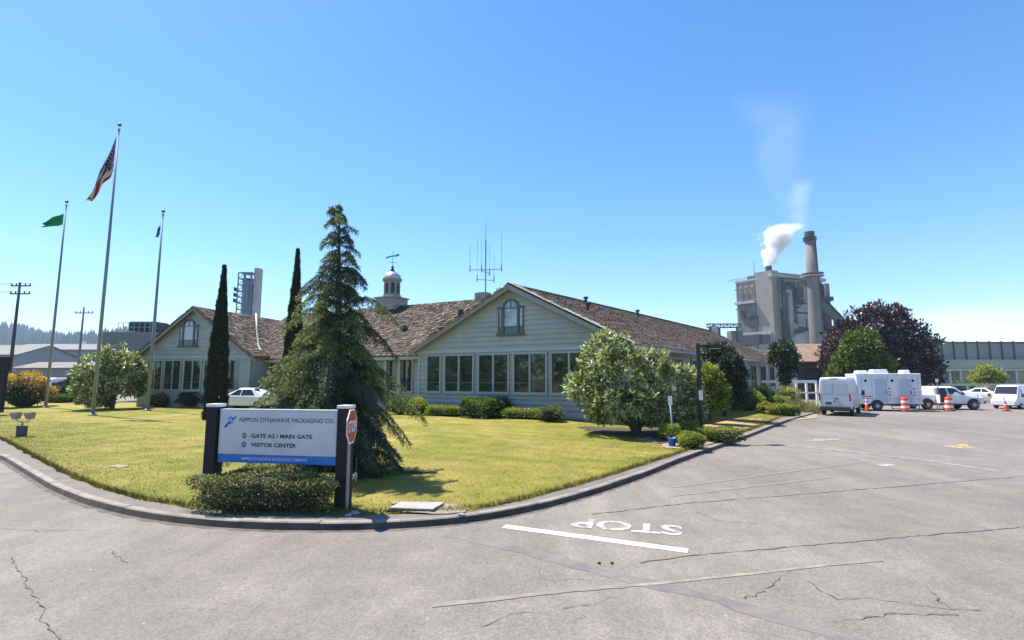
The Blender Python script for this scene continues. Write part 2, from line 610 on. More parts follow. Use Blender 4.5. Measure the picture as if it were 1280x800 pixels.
# cast in lengths of about three metres, with open joints
i = 0
while i < len(kl) - 1:
    j = min(i + 5, len(kl) - 1)
    h = KH + R.uniform(-0.008, 0.008)
    s_ = R.uniform(-0.008, 0.008)
    for a in range(i, j):
        e0 = 0.0
        q0, q1 = kl[a].lerp(kl[a + 1], 0.012 if a == i else 0), kl[a].lerp(kl[a + 1], 0.988 if a == j - 1 else 1)
        A0, A1 = k1[a].lerp(k1[a + 1], 0.012 if a == i else 0), k1[a].lerp(k1[a + 1], 0.988 if a == j - 1 else 1)
        B0, B1 = k1b[a].lerp(k1b[a + 1], 0.012 if a == i else 0), k1b[a].lerp(k1b[a + 1], 0.988 if a == j - 1 else 1)
        up = Vector((0, 0, h))
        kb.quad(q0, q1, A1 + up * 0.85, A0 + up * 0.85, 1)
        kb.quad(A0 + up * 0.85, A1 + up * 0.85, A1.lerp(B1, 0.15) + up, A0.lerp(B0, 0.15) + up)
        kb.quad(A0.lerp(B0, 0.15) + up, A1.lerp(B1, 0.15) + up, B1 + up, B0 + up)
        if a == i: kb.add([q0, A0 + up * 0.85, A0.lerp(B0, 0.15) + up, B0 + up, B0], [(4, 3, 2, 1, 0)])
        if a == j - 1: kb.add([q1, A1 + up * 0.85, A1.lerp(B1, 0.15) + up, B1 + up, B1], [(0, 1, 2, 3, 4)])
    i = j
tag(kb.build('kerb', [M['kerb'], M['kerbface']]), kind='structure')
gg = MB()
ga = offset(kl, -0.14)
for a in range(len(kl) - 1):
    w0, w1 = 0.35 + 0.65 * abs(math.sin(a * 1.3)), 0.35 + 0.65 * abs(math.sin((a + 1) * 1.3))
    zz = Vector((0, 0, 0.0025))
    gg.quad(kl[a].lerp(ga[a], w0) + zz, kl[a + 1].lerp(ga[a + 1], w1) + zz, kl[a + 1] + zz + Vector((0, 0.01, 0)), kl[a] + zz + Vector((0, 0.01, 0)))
tag(gg.build('gutter_shade_strip', M['kerbshade']), kind='structure')  # dark strip laid at the kerb foot as painted shade

LAWN_PX = [(0, 548), (40, 570), (80, 592), (130, 612), (180, 625), (235, 634), (300, 639), (370, 641), (430, 641), (500, 642), (560, 641), (600, 637), (650, 625), (700, 612), (750, 598), (800, 582), (850, 566), (880, 555), (915, 545), (950, 533), (970, 524)]
lawn_edge = [(-60, 46, 0), (-40, 33.4, 0), (-30, 26.8, 0)] + [G(x, y, 0.13) for x, y in LAWN_PX] + [(20.8, 38.5, 0), (25.0, 44.0, 0)]
le = smooth(resample([(p[0], p[1], 0) for p in lawn_edge], 0.25), 8)
# footway between kerb and lawn
fw = MB()


def arclen(line):
    L = [0.0]
    for a, b in zip(line[:-1], line[1:]): L.append(L[-1] + (b - a).length)
    return L


def at_frac(line, L, f):
    t = f * L[-1]
    import bisect
    i = min(max(bisect.bisect_right(L, t) - 1, 0), len(line) - 2)
    d = L[i + 1] - L[i]
    return line[i].lerp(line[i + 1], (t - L[i]) / d if d > 0 else 0)


Lk, Ll = arclen(k1b), arclen(le)


def nearest(line, p):
    best = min(line, key=lambda q: (q.x - p.x) ** 2 + (q.y - p.y) ** 2)
    return best


NFW = 220
rows = []
for i in range(NFW + 1):
    a = at_frac(k1b, Lk, i / NFW)
    b = nearest(le, a)
    b2 = b + (b - a).normalized() * 0.5
    rows.append((a, b2))
for (a, b), (c, d) in zip(rows[:-1], rows[1:]):
    n_ = 4
    for k in range(n_):
        f0, f1 = k / n_, (k + 1) / n_
        z0, z1 = KH - 0.012 + 0.0 * f0, KH - 0.012
        up0, up1 = Vector((0, 0, z0)), Vector((0, 0, z1))
        fw.quad(a.lerp(b, f0) + up0, c.lerp(d, f0) + up0, c.lerp(d, f1) + up1, a.lerp(b, f1) + up1)
tag(fw.build('footpath', M['walk']), kind='structure')

# the lawn rises gently to the building
back = smooth(resample([(-63, 52, 0), (-50, 50, 0), (-36, 48, 0), (-30, 47.5, 0), (-10, 50, 0), (10, 56, 0), (28, 62, 0), (30, 60, 0)], 1.0), 4)
Lb = arclen(back)


def lawn_z(d):
    t = min(1.0, max(0.0, d / 15.0))
    return 0.125 + 0.04 * min(1, d / 0.4) + 0.29 * (t * t * (3 - 2 * t))


def lawn_pt(s, t):
    f = at_frac(le, Ll, s)
    b = at_frac(back, Lb, s)
    p = f.lerp(b, t)
    return Vector((p.x, p.y, lawn_z((p - f).length)))


NS, NT = 240, 90
grid = []
for i in range(NS + 1):
    f = at_frac(le, Ll, i / NS)
    b = at_frac(back, Lb, i / NS)
    col = []
    for j in range(NT + 1):
        t = (j / NT) ** 1.6
        p = f.lerp(b, t)
        wig = 0.07 * math.sin(i * 1.7) + 0.05 * math.sin(i * 4.1 + 1) if j == 0 else 0
        z = lawn_z((p - f).length)
        z += 0.02 * math.sin(p.x * 0.9) * math.cos(p.y * 0.7) if j > 6 else 0
        if j > NT - 6: z -= (j - NT + 6) * 0.06
        n2 = (b - f).normalized()
        col.append((p.x - n2.x * wig, p.y - n2.y * wig, z if j else 0.11))
    grid.append(col)
lm = MB()
for col in grid: lm.v += col
for i in range(NS):
    for j in range(NT):
        a = i * (NT + 1) + j
        lm.f.append((a, a + NT + 1, a + NT + 2, a + 1))
        lm.m.append(0)
tag(lm.build('lawn', M['lawn'], smooth=True), kind='structure')

GA = np.array(grid)   # (NS+1, NT+1, 3)


def lawn_height(x, y):
    d = ((GA[:, :, 0] - x) ** 2 + (GA[:, :, 1] - y) ** 2)
    i = np.unravel_index(np.argmin(d), d.shape)
    return float(GA[i][2])


def grass_blades(n, jmax, h0, h1, w):
    i = NP.uniform(0, NS, n)
    j = (NP.uniform(0, 1, n) ** 1.0) * jmax
    i0, j0 = i.astype(int), j.astype(int)
    fi, fj = (i - i0)[:, None], (j - j0)[:, None]
    p = (GA[i0, j0] * (1 - fi) * (1 - fj) + GA[i0 + 1, j0] * fi * (1 - fj) + GA[i0, j0 + 1] * (1 - fi) * fj + GA[i0 + 1, j0 + 1] * fi * fj)
    keep = (np.abs(p[:, 0]) < p[:, 1] * 1.05 + 1)
    p = p[keep]
    n = len(p)
    ang = NP.uniform(0, 2 * PI, n)
    h = NP.uniform(h0, h1, n)
    sd_ = np.stack([np.cos(ang), np.sin(ang), np.zeros(n)], 1) * w / 2
    ln = np.stack([NP.normal(0, 0.5, n), NP.normal(0, 0.5, n), np.ones(n)], 1) * h[:, None]
    p[:, 2] -= 0.006
    return np.stack([p - sd_, p + sd_, p + ln * 0.7 + sd_ * 0.6, p + ln], 1)


V = np.concatenate([grass_blades(120000, 34, 0.018, 0.04, 0.010), grass_blades(60000, 62, 0.02, 0.04, 0.016), grass_blades(34000, 2.6, 0.03, 0.12, 0.012)])
tag(quads_obj('grass', V, M['lawn']), 'short dry yellow green grass blades of the front lawn', 'grass', kind='stuff')


def lawn_patch(name, pts_px, m, z, dz=0.028, kind='structure'):
    pts = []
    n = len(pts_px)
    for x, y in pts_px:
        g = G(x, y, z)
        pts.append(g)
    c = [sum(p[k] for p in pts) / n for k in range(3)]
    ring = smooth(resample(pts + [pts[0]], 0.12), 2)
    b = MB()
    vs = [(c[0], c[1], lawn_height(c[0], c[1]) + dz)]
    for p in ring:
        f = 1 + R.uniform(-0.12, 0.12)
        x, y = c[0] + (p.x - c[0]) * f, c[1] + (p.y - c[1]) * f
        vs.append((x, y, max(lawn_height(x, y), KH - 0.012) + dz * 0.6))
    k = len(ring)
    b.add(vs, [(0, 1 + i, 1 + (i + 1) % k) for i in range(k)])
    return tag(b.build(name, m), kind=kind)


# ------------------------------------------------------------------ road markings, seams and cracks
def ribbon(b, pts, wd, z, wig=0.0, step=0.25, wv=0.0):
    line = resample(pts, step)
    line = [Vector((p.x + (R.uniform(-wig, wig) if 0 < i < len(line) - 1 else 0), p.y + R.uniform(-wig, wig), 0)) for i, p in enumerate(line)]
    l = []
    for i, p in enumerate(line):
        t = (line[min(i + 1, len(line) - 1)] - line[max(i - 1, 0)]).normalized()
        nrm = Vector((-t.y, t.x, 0))
        ww = wd * (1 + R.uniform(-wv, wv)) / 2
        l.append((p + nrm * ww + Vector((0, 0, z)), p - nrm * ww + Vector((0, 0, z))))
    for (a, b_), (c, d) in zip(l[:-1], l[1:]):
        b.quad(a, b_, d, c)


def road_lines(name, lists, wd, m, z, wig=0.0, step=0.25, wv=0.0):
    b = MB()
    for px in lists:
        ribbon(b, [G(x, y) for x, y in px], wd, z, wig, step, wv)
    return tag(b.build(name, m), kind='structure')


def faded(name, col, amt, scale=3.0):
    """worn paint: patches of bare road show through"""
    m, nt, b = nodes(name)
    tc = N(nt, 'ShaderNodeTexCoord').outputs['Object']
    n1 = noise(nt, tc, scale, 7, 0.75)
    k = mathn(nt, 'MULTIPLY', mathn(nt, 'SUBTRACT', n1, amt), 6.0, True)
    c = mixc(nt, k, (0.188, 0.167, 0.146), col)
    nt.links.new(c, b.inputs['Base Color'])
    b.inputs['Roughness'].default_value = 0.8
    return m


M['crack'] = mat('crack_filler', (0.055, 0.05, 0.048), 0.8, 0.3, 4.0)
M['seam'] = faded('dark_seam', (0.115, 0.102, 0.093), 0.45, 1.6)
M['crackline'] = faded('broken_crack', (0.06, 0.053, 0.05), 0.40, 3.5)
M['tar'] = faded('tar_stain', (0.125, 0.115, 0.11), 0.40, 1.2)
M['yellow_worn'] = faded('worn_yellow_paint', (0.31, 0.275, 0.18), 0.46, 4.0)
M['yellow_worn2'] = faded('ghost_yellow_paint', (0.235, 0.21, 0.17), 0.47, 4.0)
M['white_worn'] = faded('worn_white_paint', (0.30, 0.29, 0.275), 0.45, 3.0)
M['letter_paint'] = faded('letter_paint', (0.46, 0.44, 0.41), 0.40, 6.0)

a, b_ = Vector(G(630, 658)), Vector(G(860, 689))
sb = MB()
ribbon(sb, [a, b_], 0.19, 0.006, 0.004, 0.12, 0.03)
tag(sb.build('stop_line', M['white_paint']), kind='structure')

road_lines('road_seam', [[(740, 643), (860, 629), (1070, 612.5), (1276, 595.6), (1400, 586)], [(800, 703), (860, 695), (999, 682.6), (1182, 667), (1276, 659), (1400, 648)]], 0.035, M['seam'], 0.009, 0.02, 0.12, 0.8)
road_lines('tar_stain', [[(560, 668), (616, 680), (700, 701), (797, 727), (866, 741), (960, 769), (1070, 803), (1200, 845)]], 0.22, M['tar'], 0.003, 0.02, 0.25, 0.3)
road_lines('faded_lane_line', [[(780, 733), (829, 729), (987, 712), (1040, 706)]], 0.075, M['yellow_worn'], 0.006, 0.005, 0.2, 0.15)
road_lines('ghost_lane_line', [[(540, 757), (610, 750), (694, 740), (780, 733)], [(1040, 706), (1100, 700)], [(840, 620), (860, 618), (1040, 596.5)], [(840, 609), (860, 607), (1000, 588), (1085, 577)]], 0.10, M['yellow_worn2'], 0.0065, 0.005, 0.2, 0.15)
road_lines('worn_white_line', [[(972, 556), (1070, 565.6), (1167, 577), (1250, 590)]], 0.28, M['white_worn'], 0.007, 0.01, 0.3, 0.2)
road_lines('road_crack', [
    [(14, 697), (26, 716), (36, 735), (52, 761), (50, 774), (75, 800)], [(140, 689.5), (148, 697), (159, 704)],
    [(987, 714), (954, 740), (931, 749)], [(1010, 727), (1025, 740), (1047, 749), (1090, 748), (1160, 759), (1230, 764)],
    [(0, 661), (60, 664), (110, 663)], [(640, 768), (690, 764), (740, 755)], [(1160, 735), (1175, 752), (1190, 762)], [(600, 785), (640, 768)],
    [(1040, 779), (1120, 768), (1200, 770)], [(870, 640), (900, 652), (960, 655)]], 0.011, M['crackline'], 0.011, 0.03, 0.09, 0.8)
# painted blotches left by surveyors
sp = MB()
for (x, y, l) in ((1032, 549.5, 1.1), (1022, 551, 0.7), (1246, 527, 0.5), (1110, 582, 0.4)):
    g = Vector(G(x, y))
    ribbon(sp, [g + Vector((-l / 2, 0, 0)), g + Vector((l / 2, 0.1, 0))], 0.22, 0.0072, 0.05, 0.1, 0.7)
tag(sp.build('white_road_blotch', M['letter_paint']), kind='structure')
sp = MB()
for (x, y, l) in ((1196, 558, 1.0), (1206, 559.5, 0.8), (1203, 556.5, 0.5)):
    g = Vector(G(x, y))
    ribbon(sp, [g + Vector((-l / 2, 0, 0)), g + Vector((l / 2, 0.1, 0))], 0.2, 0.0072, 0.05, 0.1, 0.7)
M['survey'] = faded('survey_paint', (0.62, 0.42, 0.16), 0.38, 5.0)
tag(sp.build('orange_road_blotch', M['survey']), kind='structure')


# ------------------------------------------------------------------ lettering
def text_mesh(txt, bold=0.0, extr=0.0):
    cu = bpy.data.curves.new('lettering', 'FONT')
    cu.body = txt
    cu.offset = bold
    cu.extrude = extr
    cu.resolution_u = 3
    o = bpy.data.objects.new('lettering', cu)
    COL.objects.link(o)
    dg = bpy.context.evaluated_depsgraph_get()
    me = bpy.data.meshes.new_from_object(o.evaluated_get(dg))
    bpy.data.objects.remove(o)
    co = np.empty(len(me.vertices) * 3)
    me.vertices.foreach_get('co', co)
    return me, co.reshape(-1, 3)


def lettering(name, txt, org, ux, uy, width, height, m, parent=None, world=True, bold=0.015, gap=0.003):
    """fit a line of text into width x height on the plane org + ux*u + uy*v"""
    me, co = text_mesh(txt, bold)
    mn, mx = co.min(0), co.max(0)
    u = (co[:, 0] - mn[0]) / (mx[0] - mn[0]) * width
    v = (co[:, 1] - mn[1]) / (mx[1] - mn[1]) * height
    org, ux, uy = np.array(org), np.array(ux), np.array(uy)
    nrm = np.cross(ux, uy)
    q = org + u[:, None] * ux + v[:, None] * uy + nrm * gap
    me.vertices.foreach_set('co', q.ravel())
    me.materials.clear()
    me.materials.append(m)
    me.update()
    me.name = name
    return link(name, me, parent, world)


# STOP reads for drivers leaving the mill: upside down from here
pS, pP = Vector(G(853, 666)), Vector(G(714, 655))
ux = (pP - pS).normalized()
uy = Vector((0, 0, 1)).cross(ux)
tag(lettering('stop_road_lettering', 'STOP', pS - uy * 0.40 + Vector((0, 0, 0.004)), ux, uy, (pP - pS).length, 0.60, M['letter_paint'], bold=0.03), kind='structure')

# ------------------------------------------------------------------ the office building
def ray2d(px):
    """direction on plan of a photo column at eye level"""
    return Vector(((px - 640) / 640.0 / CT, 1.0))


def on_line(px, A, B):
    """parameter along plan segment A-B (metres from A) seen at column px"""
    d = ray2d(px)
    A, B = Vector(A[:2]), Vector(B[:2])
    e = (B - A).normalized()
    # A + e*s = d*k
    det = e.x * (-d.y) - e.y * (-d.x)
    s = ((-A.x) * (-d.y) - (-A.y) * (-d.x)) / det
    return s


BASE = 0.44
ZE, ZR = 4.29, 7.6
FL = Vector((G(522, 517, BASE)[0], G(522, 517, BASE)[1], 0))
FR = Vector((G(785, 527, BASE)[0], G(785, 527, BASE)[1], 0))
FD = (FR - FL).normalized()
FN = Vector((FD.y, -FD.x, 0))            # faces the camera
RD = Vector((0.79, 1.0, 0)).normalized()
WLEN = 35.0
bld = thing('office_building', 'long grey green clapboard office building with shake gabled roofs and a cupola', 'building', (FL.x, FL.y, BASE))


def W(name, b, m, parent=bld, **k):
    return b.build(name, m, parent, world=True, **k)


def lap_wall(b, A, B, z0, ze, zr=None, step=0.27, mid=0.5, out=None):
    """clapboards, each overlapping the one below; gable above ze when zr is given"""
    A, B = Vector((A[0], A[1], 0)), Vector((B[0], B[1], 0))
    e = (B - A).normalized()
    L = (B - A).length
    n = Vector((e.y, -e.x, 0)) if out is None else out
    top = zr if zr else ze

    def span(z):
        if z <= ze or not zr: return 0.0, L
        f = min(1.0, (z - ze) / (zr - ze))
        return L * mid * f, L - L * (1 - mid) * f
    z = z0
    while z < top - 0.01:
        z1 = min(z + step, top - 0.005)
        a0, b0 = span(z)
        a1, b1 = span(z1)
        o0, o1 = n * 0.046, n * -0.022
        up0, up1 = Vector((0, 0, z)), Vector((0, 0, z1))
        b.quad(A + e * a0 + o0 + up0, A + e * b0 + o0 + up0, A + e * b1 + o1 + up1, A + e * a1 + o1 + up1)
        b.quad(A + e * a0 - n * 0.024 + up0, A + e * b0 - n * 0.024 + up0, A + e * b0 + o0 + up0, A + e * a0 + o0 + up0)
        z = z1


def shakes(b, A, B, C, D, row=0.25, tw=0.22, thick=0.034):
    """split shakes over the roof plane A-B (eave), D-C (ridge)"""
    A, B, C, D = map(Vector, (A, B, C, D))
    nrm = (B - A).cross(D - A).normalized()
    if nrm.z < 0: nrm = -nrm
    L = max((D - A).length, (C - B).length)
    nr = max(2, int(L / row))
    for r in range(nr):
        f0, f1 = r / nr, min(1.0, (r + 1.25) / nr)
        p0, q0 = A.lerp(D, f0), B.lerp(C, f0)
        p1, q1 = A.lerp(D, f1), B.lerp(C, f1)
        wd = (q0 - p0).length
        u = 0.0
        while u < wd:
            t = tw * R.uniform(0.55, 1.6)
            u2 = min(u + t, wd)
            a0, a1 = u / wd, u2 / wd
            lift = nrm * (thick * R.uniform(0.7, 1.9))
            sl = (q0 - p0) * 0
            j = (p0 - p1).normalized() * R.uniform(-0.02, 0.035)
            x0, x1 = p0.lerp(q0, a0 + 0.004) + lift + j, p0.lerp(q0, a1) + lift + j
            y0, y1 = p1.lerp(q1, a0 + 0.004) + nrm * 0.004, p1.lerp(q1, a1) + nrm * 0.004
            b.add([x0, x1, y1, y0, p0.lerp(q0, a0 + 0.004) - nrm * 0.01 + j, p0.lerp(q0, a1) - nrm * 0.01 + j], [(0, 1, 2, 3), (4, 5, 1, 0)])
            u = u2


def roof_plane(b, A, B, C, D, th=0.16, **k):
    A, B, C, D = map(Vector, (A, B, C, D))
    nrm = (B - A).cross(D - A).normalized()
    if nrm.z < 0: nrm = -nrm
    o = -nrm * th
    pts = [A, B, C, D]
    if (B - A).cross(D - A).z < 0: pts = [A, D, C, B]
    b.hexa([p + o for p in pts] + [p - nrm * 0.02 for p in pts])
    shakes(b, A, B, C, D, **k)


def gable_frame(name_bar, A, B, ze, zr, n, over, z_drop=0.0, w=0.24, mid=0.5):
    """rake boards along the gable edge"""
    b = MB()
    e = (B - A).normalized()
    Mp = A.lerp(B, mid)
    s = (zr - ze) / ((B - A).length * mid)
    for P0, sg in ((A, -1), (B, 1)):
        lo = P0 + e * sg * 0.45 + Vector((0, 0, ze - s * 0.45)) + n * over
        hi = Mp + Vector((0, 0, zr)) + n * over
        b.bar(lo - Vector((0, 0, 0.02)), hi - Vector((0, 0, 0.02)), 0.05, w, up=(0, 0, 1))
        b.bar(lo - Vector((0, 0, 0.16)) - n * (over - 0.05), hi - Vector((0, 0, 0.16)) - n * (over - 0.05), 0.05, 0.16)
    return b


def window(px0, px1, A, B, z0, z1, nlight, parent=bld, rail=0.25, out=None, glass='glass'):
    A, B = Vector((A[0], A[1], 0)), Vector((B[0], B[1], 0))
    e = (B - A).normalized()
    n = Vector((e.y, -e.x, 0)) if out is None else out
    s0, s1 = (on_line(px0, A, B), on_line(px1, A, B)) if px1 > 3 else (px0, px1)
    return window_m(s0, s1, A, e, n, z0, z1, nlight, parent, rail, glass)


def window_m(s0, s1, A, e, n, z0, z1, nlight, parent=bld, rail=0.25, glass='glass'):
    fr = MB()
    fw = 0.09

    def bx(u0, u1, za, zb, o0, o1, b, m=0):
        p = []
        for z in (za, zb):
            for (u, o) in ((u0, o1), (u1, o1), (u1, o0), (u0, o0)):
                p.append(A + e * u + n * o + Vector((0, 0, z)))
        b.hexa(p, m)
    bx(s0 - fw, s0, z0 - fw, z1 + fw, 0.005, 0.105, fr)
    bx(s1, s1 + fw, z0 - fw, z1 + fw, 0.005, 0.105, fr)
    bx(s0, s1, z1, z1 + fw, 0.005, 0.093, fr)
    bx(s0 - fw - 0.03, s1 + fw + 0.03, z0 - fw - 0.05, z0 - fw, 0.005, 0.14, fr)
    bx(s0, s1, z0 - fw, z0, 0.005, 0.093, fr)
    gl, sh = MB(), MB()
    wl = (s1 - s0) / nlight
    zr = z0 + (z1 - z0) * rail
    for k in range(nlight):
        a, b_ = s0 + wl * k, s0 + wl * (k + 1)
        if k: bx(a - 0.045, a + 0.045, z0, z1, 0.03, 0.088, fr)
        a2, b2 = a + 0.045 * (k > 0), b_ - 0.045 * (k < nlight - 1)
        for (za, zb) in ((z0, zr), (zr, z1)):
            bx(a2, a2 + 0.05, za, zb, 0.03, 0.068, sh)
            bx(b2 - 0.05, b2, za, zb, 0.03, 0.068, sh)
            bx(a2 + 0.05, b2 - 0.05, zb - 0.05, zb, 0.03, 0.066, sh)
            bx(a2 + 0.05, b2 - 0.05, za, za + 0.04, 0.03, 0.066, sh)
        ti = n * R.uniform(-0.004, 0.004)
        q0, q1 = A + e * (a2 + 0.04), A + e * (b2 - 0.04)
        gl.quad(q0 + n * 0.056 + Vector((0, 0, z0)), q1 + n * 0.056 + ti + Vector((0, 0, z0)), q1 + n * 0.056 + Vector((0, 0, z1)), q0 + n * 0.056 - ti + Vector((0, 0, z1)))
    f = W('window', fr, M['winframe'], parent)
    g = gl.build('pane', M[glass], f)
    s = sh.build('sash', M['sash'], f)
    for c in (g, s):
        c.matrix_parent_inverse = Matrix.Identity(4)
    return f


def arched_window(s, A, e, n, z0, k=1.0, parent=bld):
    """three-light window, the middle one arched"""
    fr, gl = MB(), MB()

    def pt(u, z, o): return A + e * u + n * o + Vector((0, 0, z))

    def bx(u0, u1, za, zb, o0, o1, b, m=0):
        p = []
        for z in (za, zb):
            for (u, o) in ((u0, o1), (u1, o1), (u1, o0), (u0, o0)): p.append(pt(u, z, o))
        b.hexa(p, m)
    hw, cw, hs, hc = 0.80 * k, 0.42 * k, 1.42 * k, 1.45 * k
    # middle light with arch: frame ring
    n_ = 14
    arc = [(cw * math.cos(PI * i / n_), hc + cw * math.sin(PI * i / n_)) for i in range(n_ + 1)]
    for (r0, r1, oo) in ((cw, cw + 0.12 * k, 0.11),):
        for i in range(n_):
            a0, a1 = PI * i / n_, PI * (i + 1) / n_
            ps = []
            for o in (0.005, oo):
                ps += [pt(s + r0 * math.cos(a0), z0 + hc + r0 * math.sin(a0), o), pt(s + r1 * math.cos(a0), z0 + hc + r1 * math.sin(a0), o), pt(s + r1 * math.cos(a1), z0 + hc + r1 * math.sin(a1), o), pt(s + r0 * math.cos(a1), z0 + hc + r0 * math.sin(a1), o)]
            fr.hexa(ps)
    for sg in (-1, 1):
        bx(s + sg * cw - (0.0 if sg > 0 else 0.12 * k), s + sg * cw + (0.12 * k if sg > 0 else 0.0), z0, z0 + hc, 0.005, 0.11, fr)
        o0, o1 = (s + cw + 0.12 * k, s + hw) if sg > 0 else (s - hw, s - cw - 0.12 * k)
        bx(o0 - 0.0, o0 + 0.04, z0, z0 + hs, 0.005, 0.09, fr)
        bx(o1 - 0.06, o1, z0, z0 + hs, 0.005, 0.09, fr)
        bx(o0 - 0.04, o1 + 0.05, z0 + hs, z0 + hs + 0.1, 0.005, 0.10, fr)
        bx(o0 + 0.04, o1 - 0.06, z0 + 0.36 * k, z0 + 0.42 * k, 0.03, 0.085, fr)
        gl.quad(pt(o0 + 0.04, z0 + 0.42 * k, 0.053), pt(o1 - 0.06, z0 + 0.42 * k, 0.053), pt(o1 - 0.06, z0 + hs, 0.053), pt(o0 + 0.04, z0 + hs, 0.053))
        gl.quad(pt(o0 + 0.04, z0, 0.052), pt(o1 - 0.06, z0, 0.052), pt(o1 - 0.06, z0 + 0.36 * k, 0.052), pt(o0 + 0.04, z0 + 0.36 * k, 0.052), 1)
    bx(s - hw - 0.1, s + hw + 0.1, z0 - 0.12, z0, 0.005, 0.15, fr)
    bx(s - cw, s + cw, z0 + 0.36 * k, z0 + 0.42 * k, 0.03, 0.09, fr)
    bx(s - cw, s + cw, z0 + hc - 0.02, z0 + hc + 0.03, 0.03, 0.09, fr)
    bx(s - 0.02, s + 0.02, z0 + hc + 0.03, z0 + hc + cw, 0.03, 0.085, fr)
    gl.add([pt(s - cw, z0 + 0.42 * k, 0.053), pt(s + cw, z0 + 0.42 * k, 0.053)] + [pt(s + x, z0 + z, 0.053) for x, z in arc], [tuple(range(n_ + 3))])
    gl.quad(pt(s - cw, z0, 0.052), pt(s + cw, z0, 0.052), pt(s + cw, z0 + 0.36 * k, 0.052), pt(s - cw, z0 + 0.36 * k, 0.052), 1)
    f = W('arched_window', fr, M['archframe'], parent)
    g = gl.build('pane', [M['glass_high'], M['glass']], f)
    return f


# front gable wing
mb = MB()
lap_wall(mb, FL, FR, BASE - 0.1, ZE, ZR)
W('front_gable_wall', mb, M['siding'])
FL2, FR2 = FL + RD * WLEN, FR + RD * WLEN
sidew = MB()
lap_wall(sidew, FR, FR2, BASE - 0.1, ZE)
lap_wall(sidew, FL2, FL, BASE - 0.1, ZE)
lap_wall(sidew, FR2, FL2, BASE - 0.1, ZE, ZR)
W('wing_wall', sidew, M['siding'])
# corner boards, frieze, base board
tr = MB()
L = (FR - FL).length
for s in (0.06, L - 0.06):
    p = FL + FD * s + FN * 0.03
    tr.bar(p + Vector((0, 0, BASE - 0.1)), p + Vector((0, 0, ZE + 0.05)), 0.14, 0.05, up=FN)
tr.bar(FL + FN * 0.035 + Vector((0, 0, 4.12)), FR + FN * 0.035 + Vector((0, 0, 4.12)), 0.05, 0.2)
tr.bar(FL + FN * 0.03 + Vector((0, 0, BASE + 0.1)), FR + FN * 0.03 + Vector((0, 0, BASE + 0.1)), 0.05, 0.16)
RN = Vector((RD.y, -RD.x, 0))
tr.bar(FR + RN * 0.035 + Vector((0, 0, 4.1)), FR2 + RN * 0.035 + Vector((0, 0, 4.1)), 0.05, 0.24)
W('trim_board', tr, M['trim'])
W('rake_board', gable_frame('', FL, FR, ZE, ZR, FN, 0.42), M['fascia'], bevel=0.006)
# windows of the front gable
for p0, p1, nl in ((536.5, 551.5, 1), (558.5, 592, 2), (600, 635.5, 2), (643.5, 682, 2), (690, 733, 2), (742, 764, 1)):
    window(p0, p1, FL, FR, 1.80, 3.86, nl)
arched_window(on_line(639, FL, FR), FL, FD, FN, 5.02, 0.98)
# low windows along the road side
LR_ = (FR2 - FR).length
for k in range(9):
    s0 = 2.0 + k * 3.6
    window_m(s0, s0 + 1.9, FR, RD, RN, 1.8, 3.7, 2)
# roof of the wing: two planes with an overhang
rf = MB()
up = Vector((0, 0, 1))
mid0, mid1 = FL.lerp(FR, 0.5), FL2.lerp(FR2, 0.5)
slope = (ZR - ZE) / (L / 2)
ov = 0.48
f0, f1 = FN * 0.45, RD * 0.4
roof_plane(rf, FR + FD * ov + f0 + up * (ZE + 0.16 - slope * ov), FR2 + FD * ov + f1 + up * (ZE + 0.16 - slope * ov), mid1 + f1 + up * (ZR + 0.18), mid0 + f0 + up * (ZR + 0.18))
roof_plane(rf, FL2 - FD * ov + f1 + up * (ZE + 0.16 - slope * ov), FL - FD * ov + f0 + up * (ZE + 0.16 - slope * ov), mid0 + f0 + up * (ZR + 0.18), mid1 + f1 + up * (ZR + 0.18))
wing_roof = W('wing_roof', rf, M['shake'])
# ridge and rake caps, paler than the roof
cap = MB()
for a, b_ in ((mid0 + f0 + up * (ZR + 0.2), mid1 + f1 + up * (ZR + 0.2)),):
    n_ = 130
    for i in range(n_):
        q0, q1 = a.lerp(b_, i / n_), a.lerp(b_, (i + 1.2) / n_)
        for sg in (-1, 1):
            sdv = FD * sg * 0.16 - up * 0.16 * slope
            cap.add([q0 + up * 0.05, q1 + up * 0.012, q1 + sdv + up * 0.012, q0 + sdv + up * 0.05], [(0, 1, 2, 3) if sg < 0 else (3, 2, 1, 0)])
a = FR + FD * ov + f0 + up * (ZE + 0.16 - slope * ov)
b_ = mid0 + f0 + up * (ZR + 0.18)
n_ = 34
for i in range(n_):
    q0, q1 = a.lerp(b_, i / n_) + up * 0.07, a.lerp(b_, (i + 1.1) / n_) + up * 0.05
    wv = RD * R.uniform(0.35, 0.95)
    cap.add([q0, q0 + wv, q1 + wv, q1], [(0, 1, 2, 3)])
M['palecap'] = mat('pale_shake', (0.42, 0.37, 0.33), 0.85, 0.35, 2.0)
c_ = cap.build('cap_shake', M['palecap'], wing_roof)
# gutter on the road side
gt = MB()
e0 = FR + FD * (ov + 0.05) + f0 + up * (ZE - slope * ov + 0.02)
gt.bar(e0, FR2 + FD * (ov + 0.05) + f1 + up * (ZE - slope * ov + 0.02), 0.12, 0.14)
W('gutter', gt, M['trim'])
# roof vents on the wing
for f, q in ((0.12, 0.35), (0.42, 0.12), (0.2, 0.10)):
    p = (mid0.lerp(mid1, f) + FD * (L / 2) * q) + up * (ZR + 0.18 - (L / 2) * q * slope)
    v = MB()
    v.lathe(p, [(0.09, -0.1), (0.09, 0.35), (0.17, 0.36), (0.17, 0.46), (0.03, 0.52)], 10)
    W('roof_vent', v, M['plastic'])

